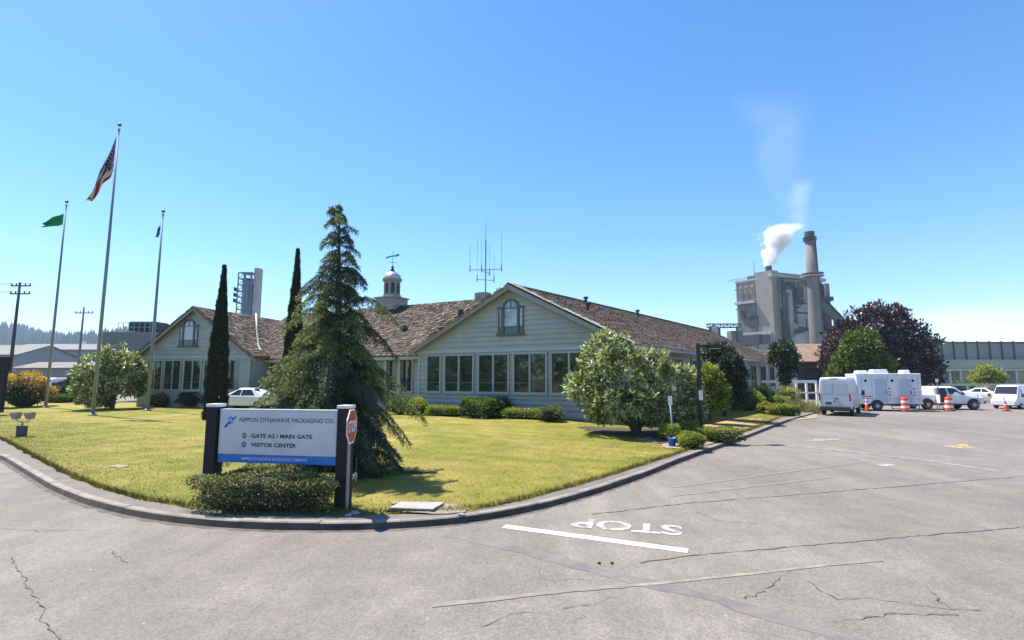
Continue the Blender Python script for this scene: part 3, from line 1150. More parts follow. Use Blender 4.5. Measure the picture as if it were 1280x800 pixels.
# main wing between the gables
Q1 = FL + Vector((0, 0, 0)) + (-FN) * 1.0
MD = -FD                                   # runs to the left
MN = FN
MLEN = 15.2
Q2 = Q1 + MD * MLEN
mw = MB()
lap_wall(mw, Q2, Q1, BASE - 0.1, ZE)
W('main_wall', mw, M['siding'])
rm = MB()
ZM = 8.05
depth = 4.6
Rg1 = Q1 - MN * depth + FD * 4.6
Rg2 = Q2 - MN * depth - FD * 3.5
Ev1, Ev2 = Q1 + MN * 0.55 + FD * 0.75, Q2 + MN * 0.55 - FD * 3.5
sl2 = (ZM - ZE) / depth
roof_plane(rm, Ev2 + up * (ZE + 0.16 - sl2 * 0.55), Ev1 + up * (ZE + 0.16 - sl2 * 0.55), Rg1 + up * (ZM + 0.1), Rg2 + up * (ZM + 0.1))
roof_plane(rm, Rg1 - MN * depth + up * ZE, Rg2 - MN * depth + up * ZE, Rg2 + up * (ZM + 0.1), Rg1 + up * (ZM + 0.1))
rm.add([Ev1 + up * ZE, Rg1 - MN * depth + up * ZE, Rg1 + up * (ZM - 0.02)], [(0, 1, 2)])
main_roof = W('main_roof', rm, M['shake'])
em = MB()
em.bar(Ev2 + up * (ZE - sl2 * 0.55 - 0.02), Ev1 + up * (ZE - sl2 * 0.55 - 0.02), 0.1, 0.18)
em.bar(Q2 + MN * 0.30 + up * 3.86, Q1 + MN * 0.30 + up * 3.86, 0.14, 0.16)
W('eave_board', em, M['trim'])
for px in (336, 462, 484, 501):
    s = on_line(px, Q2 + MN * 0.3, Q1 + MN * 0.3)
    p = Q2 + MN * 0.3 + FD * s
    pb = MB()
    pb.bar(p + up * (BASE - 0.1), p + up * 3.8, 0.13, 0.13, up=FN)
    W('porch_post', pb, M['trim'], bevel=0.01)
for p0, p1, nl in ((322, 334, 1), (342, 372, 2), (446, 460, 1), (465, 482, 1), (487, 499, 1), (504, 517, 1)):
    window(p0, p1, Q2, Q1, 1.75, 3.7, nl)
# white standing pipe on the left slope of the roof
vp = MB()
pr = [P(320, 392, 38.6), P(321, 412, 38.0), P(323, 432, 37.2), P(325, 437, 36.9), P(329, 438, 36.7)]
vp.tube(pr, 0.065, 8)
W('roof_pipe', vp, M['trim'], smooth=True)
for f, q in ((0.72, 0.45), (0.5, 0.62), (0.86, 0.7), (0.3, 0.4)):
    p = Ev2.lerp(Ev1, f).lerp(Rg2.lerp(Rg1, f), q) + up * (ZE + 0.16 - sl2 * 0.55 + (ZM - ZE + sl2 * 0.55) * q)
    v = MB()
    v.box(p + up * 0.12, (0.34, 0.34, 0.34), 0.4)
    W('roof_vent', v, M['plastic'], bevel=0.02)

# left gable wing
LL = Vector((P(171, 508, 39.2)[0], 39.2, 0))
LR = Vector((P(310, 508, 37.0)[0], 37.0, 0))
LD = (LR - LL).normalized()
LN = Vector((LD.y, -LD.x, 0))
ZL = 7.75
mb = MB()
lap_wall(mb, LL, LR, BASE - 0.1, ZE, ZL)
LB = Vector((-LN.x, -LN.y, 0)) * 13
lap_wall(mb, LR, LR + LB, BASE - 0.1, ZE)
lap_wall(mb, LL + LB, LL, BASE - 0.1, ZE)
lap_wall(mb, LR + LB, LL + LB, BASE - 0.1, ZE, ZL)
W('side_gable_wall', mb, M['siding'])
W('rake_board', gable_frame('', LL, LR, ZE, ZL, LN, 0.42, w=0.22), M['fascia'], bevel=0.006)
tr = MB()
Ll2 = (LR - LL).length
for s in (0.06, Ll2 - 0.06):
    p = LL + LD * s + LN * 0.03
    tr.bar(p + up * (BASE - 0.1), p + up * (ZE + 0.05), 0.14, 0.05, up=LN)
tr.bar(LL + LN * 0.035 + up * 4.12, LR + LN * 0.035 + up * 4.12, 0.05, 0.18)
W('trim_board', tr, M['trim'])
for p0, p1, nl in ((175.5, 184, 1), (191, 208, 2), (212, 231, 2), (236, 256, 2), (261, 278, 2), (283, 300, 2)):
    window(p0, p1, LL, LR, 1.75, 3.86, nl)
arched_window(on_line(238, LL, LR), LL, LD, LN, 5.0, 1.0)
rl = MB()
ml0, ml1 = LL.lerp(LR, 0.5) + LN * 0.45, LL.lerp(LR, 0.5) + LB
sl3 = (ZL - ZE) / (Ll2 / 2)
roof_plane(rl, LR + LD * 0.45 + LN * 0.45 + up * (ZE + 0.16 - sl3 * 0.45), LR + LD * 0.45 + LB + up * (ZE + 0.16 - sl3 * 0.45), ml1 + up * (ZL + 0.17), ml0 + up * (ZL + 0.17))
roof_plane(rl, LL - LD * 0.45 + LB + up * (ZE + 0.16 - sl3 * 0.45), LL - LD * 0.45 + LN * 0.45 + up * (ZE + 0.16 - sl3 * 0.45), ml0 + up * (ZL + 0.17), ml1 + up * (ZL + 0.17))
W('side_roof', rl, M['shake'])

# cupola on the main ridge
M['cup'] = mat('weathered_cupola_paint', (0.29, 0.27, 0.25), 0.6, 0.2, 2.0, dirt=(0.12, 0.11, 0.10), dscale=2.0, damt=0.5)
M['lead'] = mat('grey_dome_metal', (0.50, 0.49, 0.55), 0.35, 0.15, 3.0, metal=0.5)
s = on_line(489, Rg2, Rg1)
cp = Rg2 + FD * s
cz = ZM - 0.25
ca = math.atan2(FD.y, FD.x)
cu = MB()
cu.box(cp + up * (cz + 0.42), (1.75, 1.75, 0.95), ca)
cu.box(cp + up * (cz + 0.95), (1.95, 1.95, 0.12), ca)
cupola = W('cupola', cu, M['cup'], bevel=0.015)
cd = MB()
c0 = cp + up * (cz + 1.01)
cd.lathe(c0, [(0.74, 0), (0.74, 0.18), (0.64, 0.2), (0.64, 1.25), (0.72, 1.28), (0.80, 1.36), (0.80, 1.46), (0.66, 1.5)], 8, rot=PI / 8 + ca)
d_ = cd.build('drum', M['cup'], cupola)
lv = MB()
for k in range(8):
    a = ca + k * PI / 4
    n_ = Vector((math.cos(a), math.sin(a), 0))
    sdv = Vector((-n_.y, n_.x, 0))
    ap = 0.64 * math.cos(PI / 8)
    q = c0 + n_ * (ap + 0.012)
    lv.prism([q + sdv * x + up * z for x, z in ((-0.13, 0.3), (0.13, 0.3), (0.13, 1.0), (0.09, 1.1), (0, 1.14), (-0.09, 1.1), (-0.13, 1.0))], n_ * 0.012)
lv.build('louvre', M['plastic'], cupola)
dm = MB()
dm.lathe(c0 + up * 1.46, [(0.72, 0), (0.70, 0.12), (0.62, 0.30), (0.48, 0.46), (0.3, 0.58), (0.14, 0.64)], 16)
dm.build('dome', M['lead'], cupola, smooth=True)
fn = MB()
fn.lathe(c0 + up * 2.08, [(0.16, 0), (0.18, 0.1), (0.08, 0.22), (0.13, 0.32), (0.04, 0.46), (0.02, 0.6)], 10)
fn.build('finial', M['plastic'], cupola, smooth=True)
wv = MB()
t0 = c0 + up * 2.6
wv.tube([t0, t0 + up * 1.15], 0.018, 6)
M['vane'] = mat('aged_copper', (0.12, 0.20, 0.19), 0.5, 0.2, 4.0, metal=0.4)
for a in (0.4, 0.4 + PI / 2):
    dv = Vector((math.cos(a), math.sin(a), 0)) * 0.34
    wv.tube([t0 - dv + up * 0.22, t0 + dv + up * 0.22], 0.014, 6)
ar = Vector((0.95, -0.2, 0)).normalized()
wv.prism([t0 + ar * x + up * z for x, z in ((-0.6, 0.55), (-0.1, 0.68), (0.25, 0.70), (0.25, 0.62), (0.60, 0.80), (0.30, 0.92), (0.28, 0.80), (-0.1, 0.78), (-0.55, 0.70))], Vector((0, 0.03, 0)))
wv.build('weathervane', M['vane'], cupola)

# aerials on a block behind the front gable
ant = thing('aerial_array', 'tall cluster of thin whip aerials on a pale roof block behind the front gable', 'aerial', P(606, 372, 36.0))
ab = MB()
c = P(604, 368, 36.0)
ab.box((c[0], c[1], c[2] - 0.55), (0.95, 0.8, 1.3), ca)
ab.build('base_block', M['cup'], ant, world=True, bevel=0.02)
am = MB()
z0, z1 = zat(372, 36), zat(300, 36)
x0 = XX(607, 36, 10)
am.tube([(x0, 36, z0), (x0, 36, z1)], 0.05, 8)
am.build('mast', M['galv'], ant, world=True)
for z, l, a in ((zat(350, 36), 0.62, 0.3), (zat(337, 36), 1.15, -0.15), (zat(340, 36), 0.7, 1.2)):
    b = MB()
    dv = Vector((math.cos(a), math.sin(a), 0)) * l
    b.bar(Vector((x0, 36, z)) - dv, Vector((x0, 36, z)) + dv, 0.04, 0.04)
    b.build('cross_arm', M['galv'], ant, world=True)
    for sg in (-1, 1):
        q = Vector((x0, 36, z)) + dv * sg
        wv = MB()
        wv.lathe((q.x, q.y, z - 0.16), [(0.04, 0), (0.04, 0.5)], 8)
        wv.tube([(q.x, q.y, z + 0.3), (q.x, q.y, z + R.uniform(1.8, 3.1))], 0.014, 6)
        wv.build('whip_aerial', M['galv'], ant, world=True)
wv = MB()
wv.tube([(x0, 36, z1), (x0, 36, zat(276, 36))], 0.018, 6)
wv.build('whip_aerial', M['galv'], ant, world=True)

# plant on the roof behind the left gable
ru = thing('rooftop_unit', 'dark rooftop machine with rails on a pale plinth behind the left gable', 'rooftop unit', (XX(188, 60, 5), 60, 0))
b = MB()
b.box((XX(186, 60, 8), 60, zat(419, 60) - 2), (6, 6, 4.2))
b.build('penthouse', mat('penthouse_cladding', (0.13, 0.15, 0.15), 0.6), ru, world=True)
b = MB()
b.box((XX(186, 60, 8), 60, zat(409, 60)), (3.0, 2.4, 1.1))
for k in range(4):
    b.box((XX(186, 60, 8) - 1.1 + k * 0.73, 58.75, zat(409, 60)), (0.5, 0.12, 0.8))
b.build('machine', M['plastic'], ru, world=True, bevel=0.03)
b = MB()
zz = zat(413, 60)
for k in range(7):
    x = XX(170, 60, 8) + k * 0.6
    b.bar((x, 57.2, zz - 0.6), (x, 57.2, zz + 0.6), 0.05, 0.05)
for h in (0.1, 0.6): b.bar((XX(170, 60, 8), 57.2, zz + h), (XX(170, 60, 8) + 3.6, 57.2, zz + h), 0.05, 0.05)
b.build('guard_rail', M['galv'], ru, world=True)

# ------------------------------------------------------------------ foliage makers
def leaf_quads(p, a, ln, wd, rng=NP, flat=None):
    """leaves with base p and direction a; loose diamond quads"""
    n = len(p)
    a = a / np.maximum(np.linalg.norm(a, axis=1, keepdims=True), 1e-6)
    r = rng.normal(0, 1, (n, 3)) if flat is None else flat + rng.normal(0, 0.35, (n, 3))
    if flat is not None: s = np.cross(a, r)
    else: s = r - a * (r * a).sum(1, keepdims=True)
    s = s / np.maximum(np.linalg.norm(s, axis=1, keepdims=True), 1e-6)
    ln = np.broadcast_to(ln, (n,))[:, None]
    wd = np.broadcast_to(wd, (n,))[:, None]
    m = p + a * ln * 0.5
    return np.stack([p, m + s * wd / 2, p + a * ln, m - s * wd / 2], 1)


def blob_points(blobs, n, rng=NP, shell=0.5, ground=None):
    """points in the outer part of overlapping ellipsoids, with their outward direction"""
    B = np.array(blobs, float)
    wgt = B[:, 3] * B[:, 4] + B[:, 4] * B[:, 5] + B[:, 3] * B[:, 5]
    k = rng.choice(len(B), n, p=wgt / wgt.sum())
    d = rng.normal(0, 1, (n, 3))
    d /= np.linalg.norm(d, axis=1, keepdims=True)
    r = shell + (1 - shell) * rng.uniform(0, 1, n) ** 0.6
    lump = 1 + 0.10 * np.sin(d[:, 0] * 7 + k) * np.cos(d[:, 1] * 6 + k * 2) + 0.08 * np.sin(d[:, 2] * 9 + k)
    p = B[k, :3] + d * B[k, 3:6] * (r * lump)[:, None]
    nd = d / B[k, 3:6]
    nd /= np.linalg.norm(nd, axis=1, keepdims=True)
    # leave out what lies deep inside another blob
    keep = np.ones(n, bool)
    for j in range(len(B)):
        q = (p - B[j, :3]) / B[j, 3:6]
        keep &= ~(((q ** 2).sum(1) < (shell * 0.8) ** 2) & (k != j))
    if ground is not None: keep &= p[:, 2] > ground
    return p[keep], nd[keep]


def crown(blobs, ncl, nl, ln, wd, spread, mats, parent, name='crown', shell=0.5, up=0.35, rosette=True, gaps=0.0, rng=NP, ground=None, share=None):
    c, nd = blob_points(blobs, ncl, rng, shell, ground)
    if gaps:
        f = np.sin(c[:, 0] * 2.9) + np.sin(c[:, 1] * 3.3 + 1) + np.sin(c[:, 2] * 3.7 + c[:, 0])
        k = rng.uniform(0, 1, len(c)) > gaps * (f > 0.9)
        c, nd = c[k], nd[k]
    n = len(c)
    cc = np.repeat(c, nl, 0)
    dd = np.repeat(nd, nl, 0)
    rnd = rng.normal(0, 1, (n * nl, 3))
    rnd /= np.linalg.norm(rnd, axis=1, keepdims=True)
    a = dd * 0.7 + rnd * 0.9 + np.array([0, 0, up])
    p = cc + rnd * spread * rng.uniform(0.2, 1, (n * nl, 1))
    L_ = rng.uniform(0.7, 1.25, n * nl) * ln
    W_ = rng.uniform(0.8, 1.2, n * nl) * wd
    flat = dd + np.array([0, 0, 0.8])
    V = leaf_quads(p, a, L_, W_, rng, flat)
    mi = None
    if isinstance(mats, (list, tuple)) and len(mats) > 1:
        mi = np.repeat((rng.uniform(0, 1, n) < (share or 0.4)).astype(np.int32), nl)
    return quads_obj(name, V, mats, parent, world=True, mi=mi)


def limbs(b, base, tops, r0, fork=0.35, bend=0.25, n=7, seed=1):
    rr = random.Random(seed)
    base = Vector(base)
    for k, t in enumerate(tops):
        t = Vector(t)
        pts, rad = [], []
        for i in range(6):
            f = i / 5
            p = base.lerp(t, f)
            p += Vector((rr.uniform(-1, 1), rr.uniform(-1, 1), 0)) * bend * math.sin(PI * f) * 0.6
            if f < fork: p.x, p.y = base.x + (p.x - base.x) * f / fork, base.y + (p.y - base.y) * f / fork
            pts.append(p)
            rad.append(r0 * (1 - 0.8 * f) * (1.0 if k == 0 else 0.75))
        b.tube(pts, rad, n)


BACK = 0.42
LEAF = {
    'rhodo': leaf_mat('rhododendron_leaf', [(0.0, (0.06, 0.085, 0.025)), (0.35, (0.17, 0.215, 0.07)), (0.65, (0.40, 0.44, 0.20)), (1.0, (0.68, 0.69, 0.46))], 0.36, 0.55, 0.36),
    'box': leaf_mat('boxwood_leaf', [(0.0, (0.05, 0.065, 0.025)), (0.55, (0.12, 0.14, 0.05)), (1.0, (0.50, 0.50, 0.27))], 0.45, 0.5, 0.42),
    'dark': leaf_mat('dark_shrub_leaf', [(0.0, (0.012, 0.02, 0.012)), (0.7, (0.03, 0.05, 0.024)), (1.0, (0.06, 0.085, 0.035))], 0.5, 0.4, 0.15),
    'green': leaf_mat('green_shrub_leaf', [(0.0, (0.04, 0.085, 0.012)), (0.6, (0.10, 0.20, 0.022)), (1.0, (0.22, 0.34, 0.045))], 0.5, 0.35, 0.42),
    'lime': leaf_mat('lime_shrub_leaf', [(0.0, (0.16, 0.19, 0.02)), (0.6, (0.34, 0.37, 0.05)), (1.0, (0.62, 0.60, 0.17))], 0.5, 0.3, 0.45),
    'cedar': leaf_mat('cedar_needle', [(0.0, (0.025, 0.045, 0.035)), (0.5, (0.055, 0.085, 0.062)), (0.85, (0.10, 0.14, 0.085)), (1.0, (0.18, 0.22, 0.11))], 0.55, 0.3, 0.2),
    'cedar_tip': leaf_mat('cedar_lit_needle', [(0.0, (0.11, 0.15, 0.055)), (0.6, (0.21, 0.26, 0.09)), (1.0, (0.42, 0.45, 0.18))], 0.55, 0.3, 0.4),
    'cypress': leaf_mat('cypress_leaf', [(0.0, (0.008, 0.014, 0.008)), (0.7, (0.02, 0.033, 0.018)), (1.0, (0.045, 0.06, 0.03))], 0.6, 0.25, 0.08),
    'purple': leaf_mat('purple_leaf', [(0.0, (0.018, 0.010, 0.014)), (0.6, (0.05, 0.027, 0.032)), (1.0, (0.17, 0.10, 0.10))], 0.4, 0.5, 0.15),
    'maple': leaf_mat('maple_leaf', [(0.0, (0.035, 0.06, 0.014)), (0.6, (0.10, 0.145, 0.035)), (1.0, (0.30, 0.35, 0.10))], 0.45, 0.4, 0.38),
    'gold': leaf_mat('golden_leaf', [(0.0, (0.45, 0.21, 0.06)), (0.5, (0.62, 0.42, 0.09)), (1.0, (0.70, 0.58, 0.22))], 0.5, 0.3, 0.42),
    'pine': leaf_mat('dark_tree_leaf', [(0.0, (0.015, 0.025, 0.013)), (0.7, (0.035, 0.055, 0.025)), (1.0, (0.08, 0.11, 0.04))], 0.5, 0.4, 0.15),
}


def shrub(label, c, rx, ry, h, leaf, n=2600, ln=0.07, wd=0.04, box=2.0, name='shrub', group=None, rz=0.0, lumps=0.12, mats=None, share=0.4, top_share=0.15):
    """a clipped or natural shrub: twigs plus a dense coat of leaves"""
    x0, y0 = c[0], c[1]
    z0 = c[2] if len(c) > 2 else lawn_height(x0, y0)
    t = thing(name, label, 'shrub', (x0, y0, z0), 0, group)
    d = NP.normal(0, 1, (n, 3))
    d[:, 2] = np.abs(d[:, 2]) * 1.0 - 0.35
    d /= np.linalg.norm(d, axis=1, keepdims=True)
    e = 2.0 / box
    q = np.sign(d) * np.abs(d) ** e
    ph = NP.uniform(0, 6, 4)
    lump = 1 + lumps * (np.sin(d[:, 0] * 5 + ph[0]) * np.sin(d[:, 1] * 5 + ph[1]) + 0.6 * np.sin(d[:, 2] * 8 + ph[2]))
    r = (0.72 + 0.28 * NP.uniform(0, 1, n) ** 0.5) * lump
    p = q * r[:, None]
    p = np.stack([p[:, 0] * rx, p[:, 1] * ry, h * 0.42 + p[:, 2] * h * 0.58], 1)
    p[:, 2] = np.maximum(p[:, 2], 0.01)
    cr, sr = math.cos(rz), math.sin(rz)
    p[:, :2] = np.stack([p[:, 0] * cr - p[:, 1] * sr, p[:, 0] * sr + p[:, 1] * cr], 1)
    a = d * np.array([1, 1, 1.2]) + NP.normal(0, 0.55, (n, 3)) + np.array([0, 0, 0.35])
    V = leaf_quads(p, a, NP.uniform(0.7, 1.3, n) * ln, NP.uniform(0.8, 1.2, n) * wd, NP, d + np.array([0, 0, 0.5]))
    mi = None
    ml = mats or [LEAF[leaf]]
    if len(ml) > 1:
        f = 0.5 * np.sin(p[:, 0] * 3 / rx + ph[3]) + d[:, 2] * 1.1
        mi = (f > NP.normal(top_share, 0.45, n)).astype(np.int32)  # lighter leaves toward the top: paints sunlit tops, golden bush apart
    core = MB()
    vs = []
    seg, rg = 14, 8
    for i in range(rg + 1):
        phi = PI * i / rg
        for k in range(seg):
            al = 2 * PI * k / seg
            dd = (math.sin(phi) * math.cos(al), math.sin(phi) * math.sin(al), math.cos(phi))
            qq = [math.copysign(abs(v) ** e, v) * 0.74 for v in dd]
            X_, Y_ = qq[0] * rx, qq[1] * ry
            vs.append((X_ * cr - Y_ * sr, X_ * sr + Y_ * cr, max(0.0, h * 0.42 + qq[2] * h * 0.58)))
    fs = [(i * seg + k, (i + 1) * seg + k, (i + 1) * seg + (k + 1) % seg, i * seg + (k + 1) % seg) for i in range(rg) for k in range(seg)]
    core.add(vs, fs)
    quads_obj('foliage', V, ml, t, mi=mi)
    core.build('twigs', M['twig'], t)
    return t


M['twig'] = mat('twig_mass', (0.035, 0.035, 0.02), 0.95, 0.4, 12.0)

# ------------------------------------------------------------------ trees
def deodar(label, base, H, rad, seed=3):
    rr = random.Random(seed)
    rng = np.random.default_rng(seed)
    t = thing('cedar_tree', label, 'tree', base)
    bx, by, bz = base
    b = MB()
    lead = Vector((-0.22, 0, 0))
    def trunk(f):
        x = 0.10 * math.sin(f * 5) * f + (lead.x * max(0, (f - 0.93) / 0.07) ** 2)
        return Vector((bx + x + 0.10 * f, by, bz + H * f))
    b.tube([trunk(f / 14) for f in range(15)], [0.17 * (1 - f / 14) + 0.012 for f in range(15)], 9)
    tk = b.build('trunk', M['bark'], t, world=True, smooth=True)
    tw = MB()
    PA, AA, MI = [], [], []
    levels = []
    nw = 25
    for k in range(nw):
        f = 0.03 + 0.955 * (k / (nw - 1)) ** 0.93
        for q in range(9 if f < 0.45 else (7 if f < 0.75 else 5)):
            levels.append((f + rr.uniform(-0.008, 0.008), q * 2 * PI / (9 if f < 0.45 else (7 if f < 0.75 else 5)) + k * 1.3))
    for f, az in levels:
        f = min(f, 0.99)
        o = trunk(f)
        az += rr.uniform(-0.3, 0.3)
        # outline: broad skirt, narrow spire, uneven tiers
        prof = (1 - f) ** 0.80 * (0.84 + 0.16 * min(1, f * 4))
        ll = rad * prof * rr.uniform(0.55, 1.18) + 0.10
        if rr.random() < 0.16: ll *= 1.35
        ll *= 1 + 0.14 * max(0, -math.cos(az)) * (1 - f)
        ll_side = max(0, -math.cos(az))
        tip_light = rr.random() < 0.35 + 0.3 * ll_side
        rise = (0.34 if f < 0.6 else 0.55) * ll * rr.uniform(0.3, 1.0)
        drop = (0.62 - 0.25 * f) * ll * rr.uniform(0.75, 1.35)
        dv = Vector((math.cos(az), math.sin(az), 0))
        pts = []
        for i in range(8):
            g = i / 7
            p = o + dv * ll * g + Vector((0, 0, rise * math.sin(PI * min(1, g * 1.3) * 0.6) - drop * g ** 2.3))
            p.z = max(p.z, bz + 0.10)
            pts.append(p)
        tw.tube(pts, [0.028 * (1 - f * 0.6) * (1 - 0.85 * i / 7) + 0.003 for i in range(8)], 4, cap=False)
        sdv = Vector((-dv.y, dv.x, 0))
        m = max(5, int(ll / 0.07))
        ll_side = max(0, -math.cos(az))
        tip_light = rr.random() < 0.45 + 0.3 * ll_side  # pale highlights painted into the outer tips, oftener on the left
        for i in range(m):
            g = 0.12 + 0.88 * (i + 0.5) / m
            fi = g * 7
            j = min(6, int(fi))
            p = pts[j].lerp(pts[j + 1], fi - j)
            tang = (pts[j + 1] - pts[j]).normalized()
            for sg in (-1, 1, 0):
                tl = ll * 0.30 * (1.1 - g) * rr.uniform(0.5, 1.3) + 0.055
                if sg == 0: tl *= 0.5
                dr = (tang * 0.55 + sdv * sg * rr.uniform(0.6, 1.0) + Vector((0, 0, -0.25))).normalized() if sg else (tang + Vector((0, 0, 0.1))).normalized()
                q = max(4, int(tl / 0.030))
                for u in range(q):
                    v = (u + 0.4) / q
                    pp = p + dr * tl * v + Vector((0, 0, -tl * 0.75 * v * v))
                    PA.append(pp)
                    dd = dr + Vector((0, 0, -1.1 * v))
                    AA.append(dd)
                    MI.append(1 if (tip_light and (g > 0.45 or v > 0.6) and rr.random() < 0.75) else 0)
    p = np.array(PA)
    a = np.array(AA)
    mi = np.array(MI, np.int32)
    k = 3
    p = np.repeat(p, k, 0) + rng.normal(0, 0.012, (len(p) * k, 3))
    a = np.repeat(a, k, 0)
    a = a / np.linalg.norm(a, axis=1, keepdims=True) + rng.normal(0, 0.55, a.shape)
    mi = np.repeat(mi, k)
    p[:, 2] = np.maximum(p[:, 2], bz + 0.03)
    V = leaf_quads(p, a, rng.uniform(0.055, 0.11, len(p)), rng.uniform(0.012, 0.022, len(p)), rng)
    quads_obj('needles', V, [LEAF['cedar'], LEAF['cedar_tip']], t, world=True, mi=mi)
    tw.build('branches', M['bark'], t, world=True)
    return t


cb = G(412, 588, 0.27)
deodar('broad drooping blue green cedar on the lawn just behind the company sign', (cb[0], cb[1], lawn_height(cb[0], cb[1]) - 0.03), zat(253, cb[1]) - 0.27, 1.95)


def cypress(label, px, ybase, ytop, Y, wpx, seed):
    rng = np.random.default_rng(seed)
    x = XX(px, Y, 1)
    z0 = lawn_height(x, Y) - 0.03
    H = zat(ytop, Y) - z0
    r = wpx / 2 * Y / 640
    t = thing('cypress_tree', label, 'tree', (x, Y, z0))
    b = MB()
    b.tube([(0, 0, 0), (0, 0, H * 0.5), (0.0, 0, H * 0.97)], [0.12, 0.07, 0.01], 8)
    b.build('trunk', M['bark'], t)
    n = 26000
    f = rng.uniform(0.0, 1, n) ** 1.15
    prof = np.where(f < 0.22, 0.88 + 0.55 * f, np.maximum(0.0, 1.0 - ((f - 0.22) / 0.78) ** 1.08 * 0.99))
    ang = rng.uniform(0, 2 * PI, n)
    lump = 1 + 0.10 * np.sin(ang * 4 + f * 9) + 0.07 * np.sin(f * 60 + ang * 2) + 0.05 * rng.normal(0, 1, n)
    rad = r * prof * lump * (0.62 + 0.38 * rng.uniform(0, 1, n) ** 0.5)
    p = np.stack([rad * np.cos(ang), rad * np.sin(ang), f * H], 1)
    a = np.stack([np.cos(ang) * 0.45, np.sin(ang) * 0.45, np.full(n, 1.0)], 1) + rng.normal(0, 0.25, (n, 3))
    V = leaf_quads(p, a, rng.uniform(0.10, 0.22, n), rng.uniform(0.03, 0.05, n), rng)
    quads_obj('foliage', V, LEAF['cypress'], t)
    return t


cypress('slim dark cypress column standing left of the cedar, its foot behind the sign', 269, 520, 334, 27.5, 25, 21)
cypress('slim dark cypress whose tip rises out of the cedar on its left side', 363, 516, 313, 29.5, 25, 22)


def broad_tree(name, label, base, blobs, trunk_r, tops, leafs, ncl, nl, ln, wd, spread, shell=0.5, up=0.35, gaps=0.35, bark='bark', share=0.35, seed=1, group=None, ground=None, cat='tree'):
    t = thing(name, label, cat, base, 0, group)
    b = MB()
    limbs(b, base, tops, trunk_r, seed=seed)
    b.build('trunk', M[bark], t, world=True, smooth=True)
    rng = np.random.default_rng(seed + 50)
    crown(blobs, ncl, nl, ln, wd, spread, [LEAF[k] for k in leafs], t, shell=shell, up=up, gaps=gaps, rng=rng, share=share, ground=ground)
    return t


def pblob(px, py, Y, rpx, rz_px=None, dy=1.0):
    c = P(px, py, Y)
    k = Y / 640.0
    return (c[0], c[1], c[2], rpx * k, rpx * k * dy, (rz_px or rpx) * k)


# large spreading rhododendron before the front gable
Yr = 21.6
blobs = [pblob(762, 458, Yr, 40, 38, 0.9), pblob(800, 470, Yr + 0.5, 44, 36, 0.9), pblob(736, 486, Yr - 0.3, 28, 24, 0.9), pblob(838, 484, Yr + 0.4, 34, 30, 0.9), pblob(782, 500, Yr - 0.8, 36, 22, 0.9), pblob(760, 436, Yr + 0.2, 20, 20, 0.9), pblob(858, 500, Yr + 0.6, 20, 22, 0.9), pblob(820, 512, Yr + 0.2, 34, 18, 0.9), pblob(860, 516, Yr + 0.3, 18, 16, 0.9), pblob(755, 512, Yr + 0.2, 26, 14, 0.9)]
bs = (XX(795, Yr, 0.4), Yr, lawn_height(XX(795, Yr, 0.4), Yr) - 0.03)
broad_tree('rhododendron_tree', 'large spreading tree of pale glossy leaves before the right end of the front gable', bs, blobs, 0.16,
           [b[:3] for b in blobs[:6]], ['rhodo'], 1500, 17, 0.24, 0.085, 0.10, shell=0.70, up=0.05, gaps=0.8, bark='greybark', seed=4, ground=0.62)

# left rhododendron by the flagpoles
Yq = 36.5
blobs = [pblob(147, 452, Yq, 20, 20), pblob(125, 468, Yq - 0.4, 24, 24), pblob(152, 472, Yq, 24, 22), pblob(112, 484, Yq, 15, 16), pblob(165, 482, Yq + 0.3, 13, 14), pblob(122, 495, Yq, 18, 12)]
bs = (XX(140, Yq, 0.4), Yq, 0.42)
broad_tree('rhododendron_tree', 'rounded pale leaved tree left of the left gable behind the flagpoles', bs, blobs, 0.15, [b[:3] for b in blobs[:4]], ['rhodo'], 750, 15, 0.34, 0.13, 0.15, shell=0.66, up=0.1, gaps=0.8, bark='greybark', seed=5, ground=0.75)

# trees along the road side of the wing
Yb = 29.5
blobs = [pblob(902, 452, Yb, 22, 22), pblob(915, 470, Yb, 18, 24), pblob(892, 440, Yb, 13, 12), pblob(920, 492, Yb, 15, 20), pblob(905, 490, Yb, 20, 20)]
bs = (XX(906, Yb, 0.4), Yb, 0.4)
broad_tree('dark_tree', 'dark dense tree against the roadside wall behind the lamp post', bs, blobs, 0.13, [b[:3] for b in blobs[:3]], ['pine', 'dark'], 1300, 10, 0.17, 0.07, 0.13, gaps=0.25, seed=6, ground=0.4)
Yb = 27.0
blobs = [pblob(884, 472, Yb, 15, 16), pblob(893, 488, Yb, 15, 20), pblob(900, 498, Yb, 12, 14), pblob(880, 492, Yb, 14, 18)]
bs = (XX(888, Yb, 0.4), Yb, 0.4)
broad_tree('lime_leaf_tree', 'bright yellow green leafy bush right of the lamp post against the dark tree', bs, blobs, 0.08, [b[:3] for b in blobs[:3]], ['lime', 'green'], 800, 9, 0.17, 0.08, 0.14, gaps=0.3, share=0.5, seed=7, ground=0.35, cat='bush')
Yb = 44.0
blobs = [pblob(978, 436, Yb, 12, 9), pblob(985, 448, Yb, 13, 9), pblob(972, 448, Yb, 9, 8), pblob(988, 462, Yb, 9, 9), pblob(980, 470, Yb, 7, 10)]
bs = (XX(982, Yb, 0.4), Yb, 0.1)
broad_tree('small_tree', 'small dark tree at the far end of the long roadside wing', bs, blobs, 0.12, [b[:3] for b in blobs[:4]], ['pine', 'maple'], 700, 9, 0.28, 0.12, 0.2, gaps=0.45, share=0.25, seed=8)

